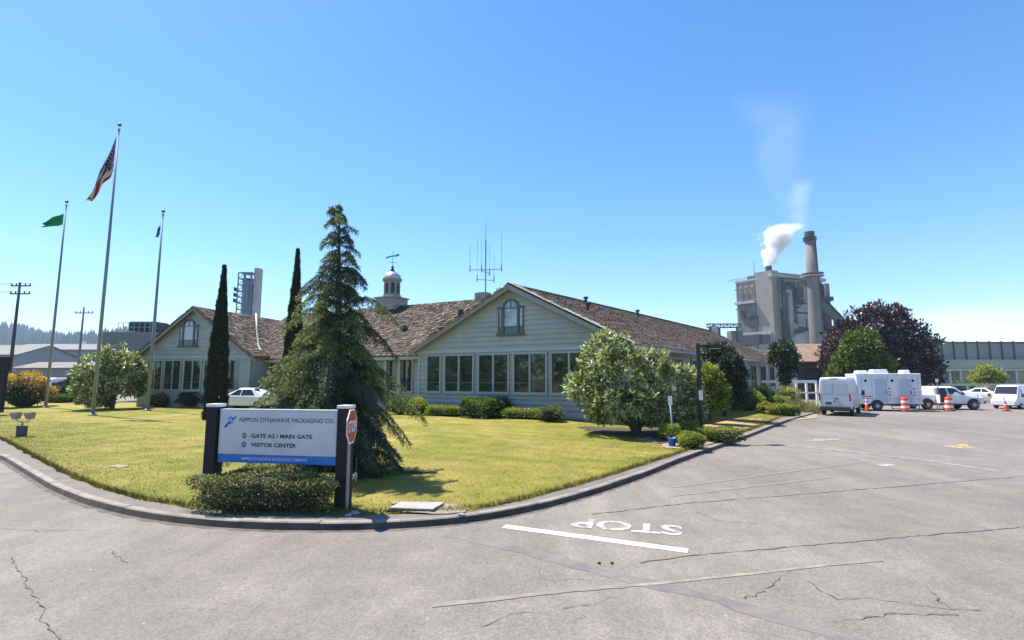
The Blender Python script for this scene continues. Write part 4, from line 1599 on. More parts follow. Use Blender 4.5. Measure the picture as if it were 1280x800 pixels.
# purple tree and the green one before it
Yp = 60
blobs = [pblob(1090, 416, Yp, 36, 34), pblob(1128, 432, Yp + 1, 34, 34), pblob(1136, 455, Yp, 30, 28), pblob(1058, 432, Yp + 1, 25, 30), pblob(1046, 450, Yp + 0.5, 18, 22), pblob(1110, 455, Yp, 40, 30), pblob(1112, 402, Yp, 22, 20), pblob(1050, 460, Yp, 17, 22), pblob(1160, 465, Yp, 16, 14)]
bs = (XX(1100, Yp, 0), Yp, 0)
broad_tree('purple_leaf_tree', 'great dome of dark purple leaves behind the white trailer', bs, blobs, 0.35, [b[:3] for b in blobs[:6]], ['purple'], 3200, 10, 0.42, 0.22, 0.42, gaps=0.35, seed=9)
Yp = 54
blobs = [pblob(1075, 438, Yp, 21, 22), pblob(1090, 456, Yp, 22, 15), pblob(1060, 458, Yp, 16, 18), pblob(1047, 472, Yp, 10, 12), pblob(1082, 424, Yp, 12, 12)]
bs = (XX(1072, Yp, 0), Yp, 0)
broad_tree('green_tree', 'broad mid green tree in front of the purple one, above the van', bs, blobs, 0.26, [b[:3] for b in blobs[:5]], ['maple'], 2200, 10, 0.34, 0.18, 0.34, gaps=0.35, seed=10)
Yp = 84
blobs = [pblob(1232, 466, Yp, 12, 9), pblob(1240, 472, Yp, 12, 7), pblob(1224, 473, Yp, 9, 6)]
bs = (XX(1232, Yp, 0), Yp, 0)
broad_tree('lime_tree', 'young yellow green tree before the long grey mill shed', bs, blobs, 0.12, [b[:3] for b in blobs[:3]], ['lime', 'maple'], 420, 8, 0.4, 0.22, 0.4, gaps=0.4, share=0.3, seed=12)

# ------------------------------------------------------------------ shrubs
def sp(px, y, z=None):
    g = G(px, y, z if z is not None else 0.42)
    return (g[0], g[1])


# the clipped bed in front of the sign
c = G(327, 640, 0.16)
shrub('long clipped box hedge with sunlit tips at the foot of the company sign', (c[0] + 0.0, c[1] + 0.32, 0.135), 1.32, 0.40, 0.70, 'box', 15000, 0.042, 0.024, 3.0, name='box_hedge', lumps=0.18, rz=-0.03)
# beds along the front gable
def front(s, d=1.0):
    p = FL + FD * s + FN * d
    return (p.x, p.y)


G1 = 'shrubs along the front gable'
shrub('dark rounded shrub with lit green crown left of the lime one, by the porch corner', front(-0.55, 1.0), 0.70, 0.6, 1.05, 'dark', 2600, 0.10, 0.055, 2.2, group=G1, mats=[LEAF['dark'], LEAF['green']])
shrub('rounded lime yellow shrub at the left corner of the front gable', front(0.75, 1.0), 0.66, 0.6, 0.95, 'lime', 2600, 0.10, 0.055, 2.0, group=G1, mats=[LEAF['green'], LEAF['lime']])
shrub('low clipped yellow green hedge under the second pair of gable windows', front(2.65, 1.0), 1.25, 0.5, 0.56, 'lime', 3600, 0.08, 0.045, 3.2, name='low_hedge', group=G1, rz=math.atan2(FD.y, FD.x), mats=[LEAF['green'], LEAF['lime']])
shrub('big dark squared shrub with lit green top under the middle windows', front(5.15, 1.1), 1.1, 0.8, 1.02, 'green', 4600, 0.10, 0.05, 3.6, group=G1, rz=math.atan2(FD.y, FD.x), mats=[LEAF['dark'], LEAF['green']])
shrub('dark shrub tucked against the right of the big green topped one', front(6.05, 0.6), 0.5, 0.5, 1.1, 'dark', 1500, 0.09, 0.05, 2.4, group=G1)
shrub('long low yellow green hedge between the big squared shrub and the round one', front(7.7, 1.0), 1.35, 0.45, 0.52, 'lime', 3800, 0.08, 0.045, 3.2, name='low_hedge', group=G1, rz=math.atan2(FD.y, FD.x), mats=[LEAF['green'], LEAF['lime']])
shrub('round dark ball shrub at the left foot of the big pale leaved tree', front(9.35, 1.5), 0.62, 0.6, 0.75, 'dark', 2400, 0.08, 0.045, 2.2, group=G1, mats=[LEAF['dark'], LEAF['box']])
# below the left gable
G2 = 'dark shrubs under the left gable'
for px, rx, h, lab in ((199, 0.62, 0.95, 'small dark shrub with a lit left side under the left gable windows'), (241, 1.05, 1.15, 'broad dark mounded shrub under the left gable beside the slim cypress')):
    shrub(lab, sp(px, 509.5), rx, 0.7, h, 'dark', 2600, 0.11, 0.06, 2.1, group=G2, mats=[LEAF['dark'], LEAF['box']] if px < 210 else None)
# left edge of the lawn
c = sp(29, 508)
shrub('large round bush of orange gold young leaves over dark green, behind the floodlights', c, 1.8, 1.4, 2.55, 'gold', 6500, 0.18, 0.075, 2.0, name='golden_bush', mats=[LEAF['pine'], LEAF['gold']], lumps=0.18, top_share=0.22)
c = sp(71, 504)
shrub('dark green rounded bush behind the left flagpole', (c[0], c[1] + 1.5), 1.2, 1.0, 2.25, 'pine', 3000, 0.16, 0.08, 2.1)
shrub('low bright green hedge at the foot of the left flagpole', c, 1.15, 0.6, 0.72, 'green', 2600, 0.11, 0.06, 3.0, name='low_hedge', mats=[LEAF['dark'], LEAF['green']])
# beside the road
G3 = 'clipped shrubs by the lamp post'
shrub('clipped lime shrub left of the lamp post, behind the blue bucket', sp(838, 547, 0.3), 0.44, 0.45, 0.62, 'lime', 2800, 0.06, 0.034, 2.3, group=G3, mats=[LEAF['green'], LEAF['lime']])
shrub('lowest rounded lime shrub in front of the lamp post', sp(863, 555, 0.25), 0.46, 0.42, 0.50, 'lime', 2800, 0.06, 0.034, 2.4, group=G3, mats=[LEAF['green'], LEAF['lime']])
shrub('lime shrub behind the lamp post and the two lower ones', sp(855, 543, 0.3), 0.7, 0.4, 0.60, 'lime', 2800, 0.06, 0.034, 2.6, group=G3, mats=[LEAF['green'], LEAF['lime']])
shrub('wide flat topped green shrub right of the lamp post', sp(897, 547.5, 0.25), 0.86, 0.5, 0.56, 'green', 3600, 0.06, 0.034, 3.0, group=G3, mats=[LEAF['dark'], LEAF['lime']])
G4 = 'shrubs at the far end of the roadside bed'
for px, y, rx, h, lf, ml, lab in (
        (936, 513, 1.0, 1.5, 'green', ['green', 'lime'], 'bright green shrub against the end of the dark tree by the wing'),
        (951, 508, 0.95, 1.75, 'dark', ['dark', 'lime'], 'tall dark round shrub with lit lime top near the white rail'),
        (984, 509, 1.05, 1.75, 'dark', ['dark', 'lime'], 'square dark shrub with a lit top in front of the white rail'),
        (957, 516, 0.42, 0.75, 'dark', ['dark', 'lime'], 'small dark ball shrub at the end of the lawn'),
        (973, 517, 0.75, 0.72, 'lime', ['green', 'lime'], 'low rounded lime shrub by the kerb, foremost at the lawn end'),
        (988, 517, 0.5, 0.7, 'lime', ['green', 'lime'], 'rightmost low lime shrub before the square dark one'),
        (975, 510, 0.8, 1.0, 'lime', ['green', 'lime'], 'lime shrub peeping over the low one by the kerb')):
    g = G(px, y, 0.25)
    shrub(lab, (g[0], g[1]), rx, rx * 0.8, h, lf, 2400, 0.10, 0.055, 2.6, group=G4, mats=[LEAF[k] for k in ml])
# before the mill shed on the right
G5 = 'shrubs before the mill shed'
for px, w_, h, lf, lab in ((1186, 1.9, 1.7, 'dark', 'dark round shrub above the pickup cab before the mill shed'), (1203, 1.6, 2.0, 'green', 'round green shrub above the pickup bonnet'), (1229, 2.2, 1.7, 'lime', 'yellow green hedge under the young tree by the shed'), (1246, 1.9, 1.8, 'dark', 'dark shrub right of the yellow green hedge by the shed'), (1268, 1.8, 1.7, 'lime', 'light green shrub at the right edge before the shed')):
    Yh = 80
    shrub(lab, (XX(px, Yh, 1), Yh, 0), w_, 1.2, h, lf, 1500, 0.25, 0.14, 2.3, group=G5)
lawn_patch('dark_bed', [(722, 531), (800, 532), (850, 526), (872, 530), (850, 541), (800, 541), (740, 537)], M['dark_ground'], 0.42)  # dark brown ground patch below the big pale leaved tree
lawn_patch('bare_soil_patch', [(500, 640), (515, 634), (550, 632), (592, 635), (580, 640), (540, 642)], M['dirt'], 0.14)
lawn_patch('bare_soil_patch', [(820, 552), (850, 550), (905, 547), (922, 542), (900, 550), (866, 557), (835, 559)], M['dirt'], 0.2)
lawn_patch('bare_soil_patch', [(136, 582), (150, 579.5), (166, 582), (152, 584.5)], M['dirt'], 0.2)
lawn_patch('bare_soil_patch', [(795, 547), (815, 547), (832, 550), (818, 551), (800, 549.5)], M['dirt'], 0.25)
lawn_patch('dry_grass_patch', [(876, 530), (905, 524), (950, 520), (962, 524), (930, 534), (890, 536)], mat('dry_grass', (0.36, 0.25, 0.10), 0.9, 0.25, 3.0, bmp=0.8, bscale=25), 0.3, 0.02)
b = MB()
g0, g1, g2, g3 = G(985, 526.5), G(1022, 523), G(1022, 509), G(988, 509)
b.hexa([(g[0], g[1], -0.02) for g in (g0, g1, g2, g3)] + [(g[0], g[1], 0.03) for g in (g0, g1, g2, g3)])
tag(b.build('dirt_verge', M['dirt']), kind='structure')
for k, (px, y, lab) in enumerate(((1000, 516, 'sparse dry weeds growing at the end of the kerb'), (1012, 517, 'dry yellow weeds left of the white van'))):
    g = G(px, y)
    n = 500
    p = np.stack([g[0] + NP.normal(0, 0.45, n), g[1] + NP.normal(0, 0.45, n), np.full(n, 0.02)], 1)
    a = np.stack([NP.normal(0, 0.35, n), NP.normal(0, 0.35, n), np.ones(n)], 1)
    o = quads_obj('weed_clump', leaf_quads(p, a, NP.uniform(0.4, 1.25, n), 0.035, NP), mat('dry_weed', (0.27, 0.25, 0.09), 0.8, 0.3, 3.0))
    tag(o, lab, 'weeds', 'weeds at the end of the kerb')

# ------------------------------------------------------------------ company sign and stop sign
A3 = Vector((*G(270, 600, 0.16)[:2], 0.14))
YL, YRt = 10.2, 9.72
pl = Vector((XX(268.5, YL, 1.5), YL, 0.14))
prr = Vector((XX(431, YRt, 1.2), YRt, 0.14))
sx_ = (prr - pl); sx_.z = 0; SW = sx_.length; sx_.normalize()
sn = Vector((sx_.y, -sx_.x, 0))
sg = thing('company_sign', 'wide pale company sign board with blue stripe between two dark wooden posts', 'sign', pl)
for p, top in ((pl, zat(508.5, YL)), (prr, zat(510.5, YRt))):
    b = MB()
    b.box((p.x, p.y, (0.1 + top) / 2), (0.235, 0.235, top - 0.1), math.atan2(sx_.y, sx_.x))
    po = b.build('post', M['darkwood'], sg, world=True, bevel=0.012)
    b = MB()
    b.box((p.x, p.y, top + 0.032), (0.255, 0.255, 0.06), math.atan2(sx_.y, sx_.x))
    b.build('cap', M['white'], po, bevel=0.01)
pa = pl + sx_ * 0.145
pw = SW - 0.285
zb0, zb1 = zat(578.5, 10.0), zat(513, 10.0)
M['panel'] = mat('sign_panel_paint', (0.60, 0.61, 0.62), 0.45, 0.04, 1.0, dirt=(0.42, 0.43, 0.44), dscale=1.6, damt=0.45)
M['signblue'] = mat('sign_blue', (0.012, 0.17, 0.55), 0.4, 0.05, 2.0)
M['logo_blue'] = mat('logo_blue', (0.01, 0.10, 0.42), 0.4, 0.05, 2.0)
M['logo_sky'] = mat('logo_light_blue', (0.10, 0.35, 0.70), 0.4, 0.05, 2.0)
M['ink'] = mat('sign_ink', (0.012, 0.014, 0.03), 0.5, 0.05, 2.0)
M['inkgrey'] = mat('sign_ink_grey', (0.06, 0.075, 0.12), 0.5, 0.05, 2.0)
b = MB()
hp = zb1 - zb0
q = [pa, pa + sx_ * pw]
bx = lambda z0, z1, o0, o1: [tuple(x + sn * o + up * z) for z in (z0, z1) for x, o in ((q[0] - up * 0.14, o1), (q[1] - up * 0.14, o1), (q[1] - up * 0.14, o0), (q[0] - up * 0.14, o0))]
b.hexa(bx(zb0 + 0.155 * hp, zb1, -0.06, 0.06))
b.build('panel', M['panel'], sg, world=True, bevel=0.006)
b = MB()
b.hexa(bx(zb0, zb0 + 0.152 * hp, -0.058, 0.058))
b.build('blue_stripe', M['signblue'], sg, world=True)
b = MB()
b.hexa(bx(zb1 + 0.002, zb1 + 0.022, -0.068, 0.068))
b.build('top_edge', M['white'], sg, world=True)
O = Vector((pa.x, pa.y, zb0)) + sn * 0.0605


def sl_text(txt, u, v, wd, h, m, bold=0.01):
    lettering('lettering', txt, O + sx_ * (u * pw) + up * (v * hp), sx_, up, wd * pw, h * hp, m, sg, True, bold)


sl_text('NIPPON DYNAWAVE PACKAGING CO.', 0.175, 0.775, 0.80, 0.085, M['inkgrey'], 0.012)
sl_text('GATE A2 / MAIN GATE', 0.285, 0.475, 0.515, 0.078, M['ink'], 0.03)
sl_text('VISITOR CENTER', 0.285, 0.305, 0.385, 0.078, M['ink'], 0.03)
sl_text('NIPPON DYNAWAVE PACKAGING COMPANY', 0.21, 0.05, 0.56, 0.058, M['reflect'], 0.006)
# arrows in rings before the two lines
for v, a in ((0.515, PI / 2), (0.343, PI / 2)):
    b = MB()
    cen = O + sx_ * (0.225 * pw) + up * (v * hp) + sn * 0.003
    r1, r2 = 0.050 * hp, 0.032 * hp
    ring = [(math.cos(2 * PI * i / 16), math.sin(2 * PI * i / 16)) for i in range(16)]
    for i in range(16):
        c0_, c1_ = ring[i], ring[(i + 1) % 16]
        b.quad(cen + sx_ * c0_[0] * r2 + up * c0_[1] * r2, cen + sx_ * c0_[0] * r1 + up * c0_[1] * r1, cen + sx_ * c1_[0] * r1 + up * c1_[1] * r1, cen + sx_ * c1_[0] * r2 + up * c1_[1] * r2)
    b.add([cen + up * 0.024 * hp, cen + sx_ * -0.016 * hp - up * 0.004 * hp, cen + sx_ * 0.016 * hp - up * 0.004 * hp], [(0, 1, 2)])
    b.quad(cen + sx_ * -0.006 * hp - up * 0.022 * hp, cen + sx_ * 0.006 * hp - up * 0.022 * hp, cen + sx_ * 0.006 * hp, cen - sx_ * 0.006 * hp)
    b.build('arrow_symbol', M['ink'], sg, world=True)
# emblem: two slanted waves, each with a dark node at its ends
b = MB()
def em_(u, v): return O + sx_ * ((0.045 + 0.10 * u) * pw) + up * ((0.66 + 0.25 * v) * hp) + sn * 0.004
b.add([em_(0.22, 0.62), em_(0.52, 0.92), em_(0.66, 0.80), em_(0.44, 0.56)], [(3, 2, 1, 0)], 1)
b.add([em_(0.52, 0.92), em_(0.66, 0.62), em_(0.80, 0.70), em_(0.66, 0.80)], [(3, 2, 1, 0)], 0)
b.add([em_(0.66, 0.62), em_(0.98, 0.98), em_(0.98, 0.80), em_(0.78, 0.58)], [(3, 2, 1, 0)], 0)
b.add([em_(0.02, 0.0), em_(0.02, 0.16), em_(0.28, 0.42), em_(0.38, 0.28), em_(0.2, 0.02)], [(0, 4, 3, 2, 1)], 0)
b.add([em_(0.28, 0.42), em_(0.42, 0.56), em_(0.56, 0.30), em_(0.38, 0.28)], [(3, 2, 1, 0)], 0)
b.add([em_(0.56, 0.30), em_(0.44, 0.46), em_(0.70, 0.62), em_(0.82, 0.38)], [(3, 2, 1, 0)], 1)
b.build('emblem', [M['logo_blue'], M['logo_sky']], sg, world=True)

ss = thing('stop_sign', 'small red and white octagonal stop sign seen almost edge on, right of the company sign', 'sign', (prr.x + 0.16, prr.y - 0.08, 0.14))
b = MB()
sy = zat(533, 9.55)
spx = XX(437.5, 9.55, sy)
b.bar((spx - 0.015, 9.59, 0.12), (spx - 0.015, 9.59, sy + 0.3), 0.045, 0.045)
b.build('post', M['galv'], ss, world=True)
an = math.radians(1)
nn = Vector((math.cos(an), math.sin(an), 0))
tt = Vector((-nn.y, nn.x, 0))
cen = Vector((spx + 0.02, 9.57, sy))
M['stopred'] = mat('stop_red', (0.50, 0.025, 0.025), 0.4, 0.1, 3.0)


def octa(r, o): return [cen + nn * o + tt * (r * math.cos(PI / 8 + k * PI / 4)) + up * (r * math.sin(PI / 8 + k * PI / 4)) for k in range(8)]


b = MB()
b.prism(octa(0.335, 0.0), nn * 0.012)
b.build('plate', M['reflect'], ss, world=True)
b = MB()
b.prism(octa(0.30, 0.013), nn * 0.002)
b.build('red_face', M['stopred'], ss, world=True)
lettering('lettering', 'STOP', cen + nn * 0.016 - tt * 0.24 - up * 0.11, tt, up, 0.48, 0.22, M['reflect'], ss, True, 0.03)

# lifted vault lid beside the sign
vl = G(521, 634, 0.16)
vt = thing('vault_lid', 'grey concrete utility lid lying tilted on bare soil right of the sign', 'utility lid', (vl[0], vl[1], 0.14))
b = MB()
b.hexa([(-0.46, -0.20, 0.03), (0.34, -0.26, 0.02), (0.50, 0.13, 0.05), (-0.34, 0.20, 0.04), (-0.46, -0.20, 0.065), (0.34, -0.26, 0.055), (0.50, 0.13, 0.085), (-0.34, 0.20, 0.075)])
b.build('slab', M['concrete'], vt, bevel=0.012)
b = MB()
b.hexa([(-0.5, -0.23, 0), (0.37, -0.23, 0), (0.46, 0.1, 0), (-0.36, 0.24, 0), (-0.5, -0.23, 0.026), (0.37, -0.23, 0.018), (0.46, 0.1, 0.044), (-0.36, 0.24, 0.036)])
b.build('collar', M['plastic'], vt)
g = G(444, 603, 0.17)
st = thing('marker_stake', 'short pale marker stake in the grass between sign post and cedar shade', 'stake', (g[0], g[1], 0.17))
b = MB()
b.lathe((0, 0, 0), [(0.03, 0), (0.03, 0.10), (0.04, 0.11), (0.04, 0.2), (0.02, 0.22)], 10)
b.build('cap', M['white'], st, smooth=True)
b = MB()
b.tube([(0.0, 0.04, 0), (0, 0.04, 0.55)], 0.012, 6)
b.build('rod', M['galv'], st)
for (px, y, s_, lab) in ((444, 641, 0.07, 'whitish broken stone at the foot of the right sign post'), (436, 643, 0.05, 'smaller pale stone left of another by the right sign post'), (494, 632, 0.06, 'grey stone left of the tilted utility lid'), (577, 642, 0.05, 'small pale stone at the soil edge near the kerb')):
    g = G(px, y, 0.15)
    b = MB()
    b.ball((g[0], g[1], max(0.12, lawn_height(g[0], g[1])) + s_ * 0.3), (s_ * 1.4, s_, s_ * 0.6), 8, 6)
    b.v = [(x + R.uniform(-1, 1) * s_ * 0.12, y_ + R.uniform(-1, 1) * s_ * 0.12, z + R.uniform(-1, 1) * s_ * 0.1) for x, y_, z in b.v]
    tag(b.build('stone', M['concrete']), lab, 'stone', 'stones by the sign')
for (px, y, lab) in ((749, 705, 'tiny dark pebble on the asphalt below the stop line, left of a second'), (765, 705, 'tiny dark pebble on the asphalt below the stop line, right of a second')):
    g = G(px, y, 0.0)
    b = MB()
    b.ball((g[0], g[1], 0.014), (0.026, 0.02, 0.02), 7, 5)
    tag(b.build('pebble', M['crack']), lab, 'pebble', 'pebbles on the road')

# ------------------------------------------------------------------ flagpoles and flags
def flagpole(label, px, yb, ytop, Y):
    x = XX(px, Y, 0.4)
    z0 = lawn_height(x, Y)
    H = zat(ytop, Y) - z0
    t = thing('flagpole', label, 'flagpole', (x, Y, z0), 0, 'flagpoles on the lawn')
    b = MB()
    b.tube([(0, 0, -0.05), (0, 0, H * 0.4), (0, 0, H * 0.985)], [0.105, 0.095, 0.045], 12)
    b.build('pole', M['poleMetal'], t, smooth=True)
    b = MB()
    b.lathe((0, 0, -0.02), [(0.26, 0), (0.25, 0.05), (0.14, 0.12), (0.11, 0.16)], 14)
    b.build('base_collar', M['galv'], t, smooth=True)
    b = MB()
    b.lathe((0, 0, H * 0.985), [(0.05, -0.03), (0.09, 0.0), (0.09, 0.05), (0.03, 0.07)], 10)
    b.build('truck', M['galv'], t)
    b = MB()
    b.ball((0, 0, H + 0.05), 0.12, 12, 8)
    b.build('ball_finial', mat('finial_bronze', (0.16, 0.14, 0.11), 0.4, 0.1, 3, metal=0.6), t, smooth=True)
    b = MB()
    b.tube([(0.12, -0.02, 1.3), (0.13, -0.02, H * 0.5), (0.06, -0.02, H * 0.98)], 0.008, 5)
    b.build('halyard', M['reflect'], t)
    return x, z0, H


Ys = {'left': 39.0, 'mid': 31.5, 'right': 34.5}
xl_, zl_, Hl_ = flagpole('left flagpole, its green flag flying, beside the low green hedge', 57, 507, 253, Ys['left'])
xm_, zm_, Hm_ = flagpole('tallest flagpole, carrying the striped flag, in front of the pale leaved tree', 116, 517, 157, Ys['mid'])
xr_, zr_, Hr_ = flagpole('right flagpole, with a limp blue flag, before the left gable windows', 184, 513, 265, Ys['right'])


def flag(name, label, x, Y, top_px, hoist_px, tail_px, spread_px, colf, mats, nu=40, nv=26, fold=0.16, curve=0.4, waves=2.6, pinch=0.0):
    ztop, zbot = zat(top_px, Y), zat(hoist_px, Y)
    tl = Vector(P(tail_px[0], tail_px[1], Y))
    hoist = lambda v: Vector((x - 0.11, Y - 0.03, zbot + (ztop - zbot) * v))
    k = Y / 640
    sx2 = spread_px[0] * k
    sz2 = spread_px[1] * k
    vs, fs, mi = [], [], []
    for i in range(nu + 1):
        u = i / nu
        for j in range(nv + 1):
            v = j / nv
            h = hoist(v)
            t = tl + Vector((sx2 * (v - 0.5), 0, sz2 * (v - 0.5)))
            w_ = u
            mid_ = hoist(0.5)
            h = mid_.lerp(h, (1 - u) ** pinch)
            p = h.lerp(t, w_)
            p.x += curve * math.sin(PI * u) * (0.9 - 0.6 * v)
            p.z += -0.35 * curve * math.sin(PI * u)
            amp = fold * min(1, u * 3)
            p.y += amp * math.sin(v * PI * 2 * waves + u * 4) + amp * 0.5 * math.sin(u * 9)
            p.x += amp * 0.45 * math.cos(v * PI * 2 * waves + u * 3)
            vs.append(p)
    for i in range(nu):
        for j in range(nv):
            a_ = i * (nv + 1) + j
            fs.append((a_, a_ + nv + 1, a_ + nv + 2, a_ + 1))
            mi.append(colf((i + 0.5) / nu, (j + 0.5) / nv, i, j))
    b = MB()
    b.v, b.f, b.m = [tuple(p) for p in vs], fs, mi
    o = b.build(name, mats, None, smooth=True)
    s = o.modifiers.new('cloth_thickness', 'SOLIDIFY')
    s.thickness = 0.004
    return tag(o, label, 'flag')


cloth = lambda n_, c_: leaf_mat(n_, [(0, c_), (1, c_)], 0.7, 0.2, 0.25)
M['fred'], M['fwhite'], M['fblue'] = cloth('flag_red', (0.30, 0.02, 0.03)), cloth('flag_white', (0.62, 0.60, 0.60)), cloth('flag_blue', (0.015, 0.025, 0.11))
M['fgreen'], M['fsky'] = cloth('flag_green', (0.02, 0.26, 0.11)), cloth('flag_light_blue', (0.04, 0.12, 0.42))


def us(u, v, i, j):
    if u < 0.40 and v > 6 / 13:
        return 1 if (i % 2 == 1 and j % 2 == 1) else 2
    return 0 if int(v * 13) % 2 == 0 else 1


flag('draped_flag', 'red and white striped flag with blue starred corner hanging folded from the tallest pole', xm_, Ys['mid'], 170, 214, (112, 249), (3, 5), us, [M['fred'], M['fwhite'], M['fblue']], fold=0.16, curve=0.12, nv=26, pinch=0.9)
flag('green_flag', 'green flag streaming left from the left pole', xl_, Ys['left'], 267, 281, (54, 281), (2, 7), lambda u, v, i, j: 0, [M['fgreen']], fold=0.10, curve=0.0, waves=1.5)
flag('blue_flag', 'limp light blue flag hanging close to the right pole', xr_, Ys['right'], 279, 291, (196, 296), (2, 2), lambda u, v, i, j: 0 if u < 0.9 else 0, [M['fsky']], fold=0.08, curve=0.0, waves=1.4)

# twin floodlight on the lawn
g = G(27, 541, 0.3)
fx = Vector((g[0], g[1], lawn_height(g[0], g[1])))
fl = thing('floodlight_stand', 'pair of grey floodlights on a yoke above a dark box on the lawn', 'floodlight', fx)
k = fx.y / 640
b = MB()
b.box((0, 0, 0.23), (0.30, 0.28, 0.46))
b.box((0, 0, 0.475), (0.34, 0.32, 0.03))
b.build('ballast_box', mat('purple_brown_box', (0.09, 0.075, 0.09), 0.6, 0.2, 3), fl, bevel=0.012)
b = MB()
b.tube([(0, 0, 0.48), (0, 0, 0.68)], 0.035, 8)
b.tube([(-0.44, 0, 0.98), (-0.34, 0, 0.78), (-0.2, 0, 0.68), (0, 0, 0.66), (0.2, 0, 0.68), (0.34, 0, 0.78), (0.44, 0, 0.98)], 0.022, 8)
b.build('yoke', M['galv'], fl, smooth=True)
for sgn in (-1, 1):
    b = MB()
    b.hexa([(sgn * 0.33 + dx * 0.12, dy * 0.11, 0.80 + dz) for dz in (0,) for dx, dy in ((-1, -1), (1, -1), (1, 1), (-1, 1))] + [(sgn * 0.33 + dx * 0.18, dy * 0.16 - 0.05, 1.10) for dx, dy in ((-1, -1), (1, -1), (1, 1), (-1, 1))])
    h = b.build('lamp_head', M['galv'], fl, bevel=0.02)
    b = MB()
    b.box((sgn * 0.33, -0.05, 1.106), (0.30, 0.26, 0.012))
    b.build('lens', M['carglass'], h)

fl.scale = (0.88, 0.88, 0.88)
# dark board at the left edge
t = thing('dark_board', 'tall dark brown board on a post at the left edge of the lawn', 'notice board', (XX(0, 33, 1), 33, 0.4))
b = MB()
xa, xb = XX(-14, 33, 2), XX(9, 33, 2)
b.box(((xa + xb) / 2, 33, (zat(463, 33) + zat(446, 33)) / 2), (xb - xa, 0.2, zat(446, 33) - zat(463, 33)))
b.build('board', M['darkwood'], t, world=True, bevel=0.02)
b = MB()
b.box((XX(0, 33, 1), 33, zat(463, 33) / 2 + 0.2), (0.42, 0.22, zat(463, 33) - 0.4))
b.build('post', M['darkwood'], t, world=True, bevel=0.02)

# lamp post by the road
g = G(877, 545, 0.24)
x, Y = g[0], g[1]
z0 = lawn_height(x, Y)
lp = thing('lamp_post', 'slim black square lamp post with a box lamp on a short arm and white notice', 'lamp post', (x, Y, z0))
H = zat(429, Y) - z0
b = MB()
b.bar((0, 0, 0.02), (0, 0, H), 0.125, 0.125, up=(0, 1, 0))
b.build('post', M['black'], lp, bevel=0.008)
b = MB()
b.box((0, 0, 0.03), (0.3, 0.3, 0.06))
b.build('base_plate', M['black'], lp)
b = MB()
b.bar((0.06, 0.0, H - 0.12), (0.5, 0.1, H - 0.12), 0.07, 0.09)
b.build('arm', M['black'], lp)
b = MB()
b.box((0.74, 0.15, H - 0.12), (0.56, 0.40, 0.16), 0.2)
h_ = b.build('lamp_head', M['black'], lp, bevel=0.012)
b = MB()
b.box((0.72, 0.15, H - 0.21), (0.44, 0.30, 0.02), 0.2)
b.build('lens', mat('amber_lens', (0.5, 0.42, 0.30), 0.4), h_)
b = MB()
b.box((0.012, -0.07, zat(494, Y) - z0), (0.16, 0.012, 0.40))
b.build('notice', M['white'], lp)
# pale blue post with small plate and the bucket beside it
g = G(844, 551, 0.26)
z0 = lawn_height(g[0], g[1])
pp = thing('pale_post', 'thin pale blue post with a small white plate behind the blue bucket', 'post', (g[0] - 0.02, g[1] + 0.4, z0))
b = MB()
hh = zat(500, g[1] + 0.4) - z0
b.tube([(0.08, 0, 0), (0.0, 0, hh)], 0.03, 8)
b.build('pole', mat('pale_blue_paint', (0.30, 0.42, 0.48), 0.4), pp, smooth=True)
b = MB()
b.box((0.0, -0.035, hh - 0.02), (0.15, 0.015, 0.34))
b.build('plate', M['white'], pp)
bk = thing('bucket', 'bright blue plastic bucket on the soil by the clipped lime shrub', 'bucket', (XX(840, g[1] - 0.75, 0.4), g[1] - 0.75, lawn_height(g[0], g[1] - 0.75)))
b = MB()
b.lathe((0, 0, 0), [(0.11, 0), (0.145, 0.27), (0.155, 0.275), (0.155, 0.30), (0.135, 0.30), (0.105, 0.04)], 18)
b.build('pail', mat('blue_plastic', (0.01, 0.10, 0.50), 0.35), bk, smooth=True)
b = MB()
b.tube([(0.15 * math.cos(a), -0.02, 0.28 + 0.16 * math.sin(a)) for a in [PI * i / 10 for i in range(11)]], 0.006, 6)
b.build('handle', M['galv'], bk)

# ------------------------------------------------------------------ utility poles
def utility_pole(label, px, ytop, Y, arms, dark, lean=0.0):
    zt_ = zat(ytop, Y)
    x = XX(px, Y, zt_)
    t = thing('utility_pole', label, 'utility pole', (x, Y, 0))
    b = MB()
    b.tube([(lean, 0, -0.05), (lean * 0.5, 0, zt_ * 0.5), (0, 0, zt_)], [0.19, 0.16, 0.12], 10)
    b.build('pole', dark, t, smooth=True)
    ends = []
    for yy, l in arms:
        za = zat(yy, Y)
        b = MB()
        b.bar((-l, 0.15, za), (l, 0.15, za), 0.12, 0.14)
        a = b.build('cross_arm', dark, t)
        for q in (-0.92, -0.45, 0.45, 0.92):
            c = MB()
            c.lathe((q * l, 0.15, za + 0.07), [(0.03, 0), (0.07, 0.06), (0.07, 0.12), (0.05, 0.15), (0.07, 0.2), (0.03, 0.25)], 8)
            c.build('insulator', M['plastic'], a)
            ends.append((x + q * l, Y + 0.15, za + 0.3))
    return ends


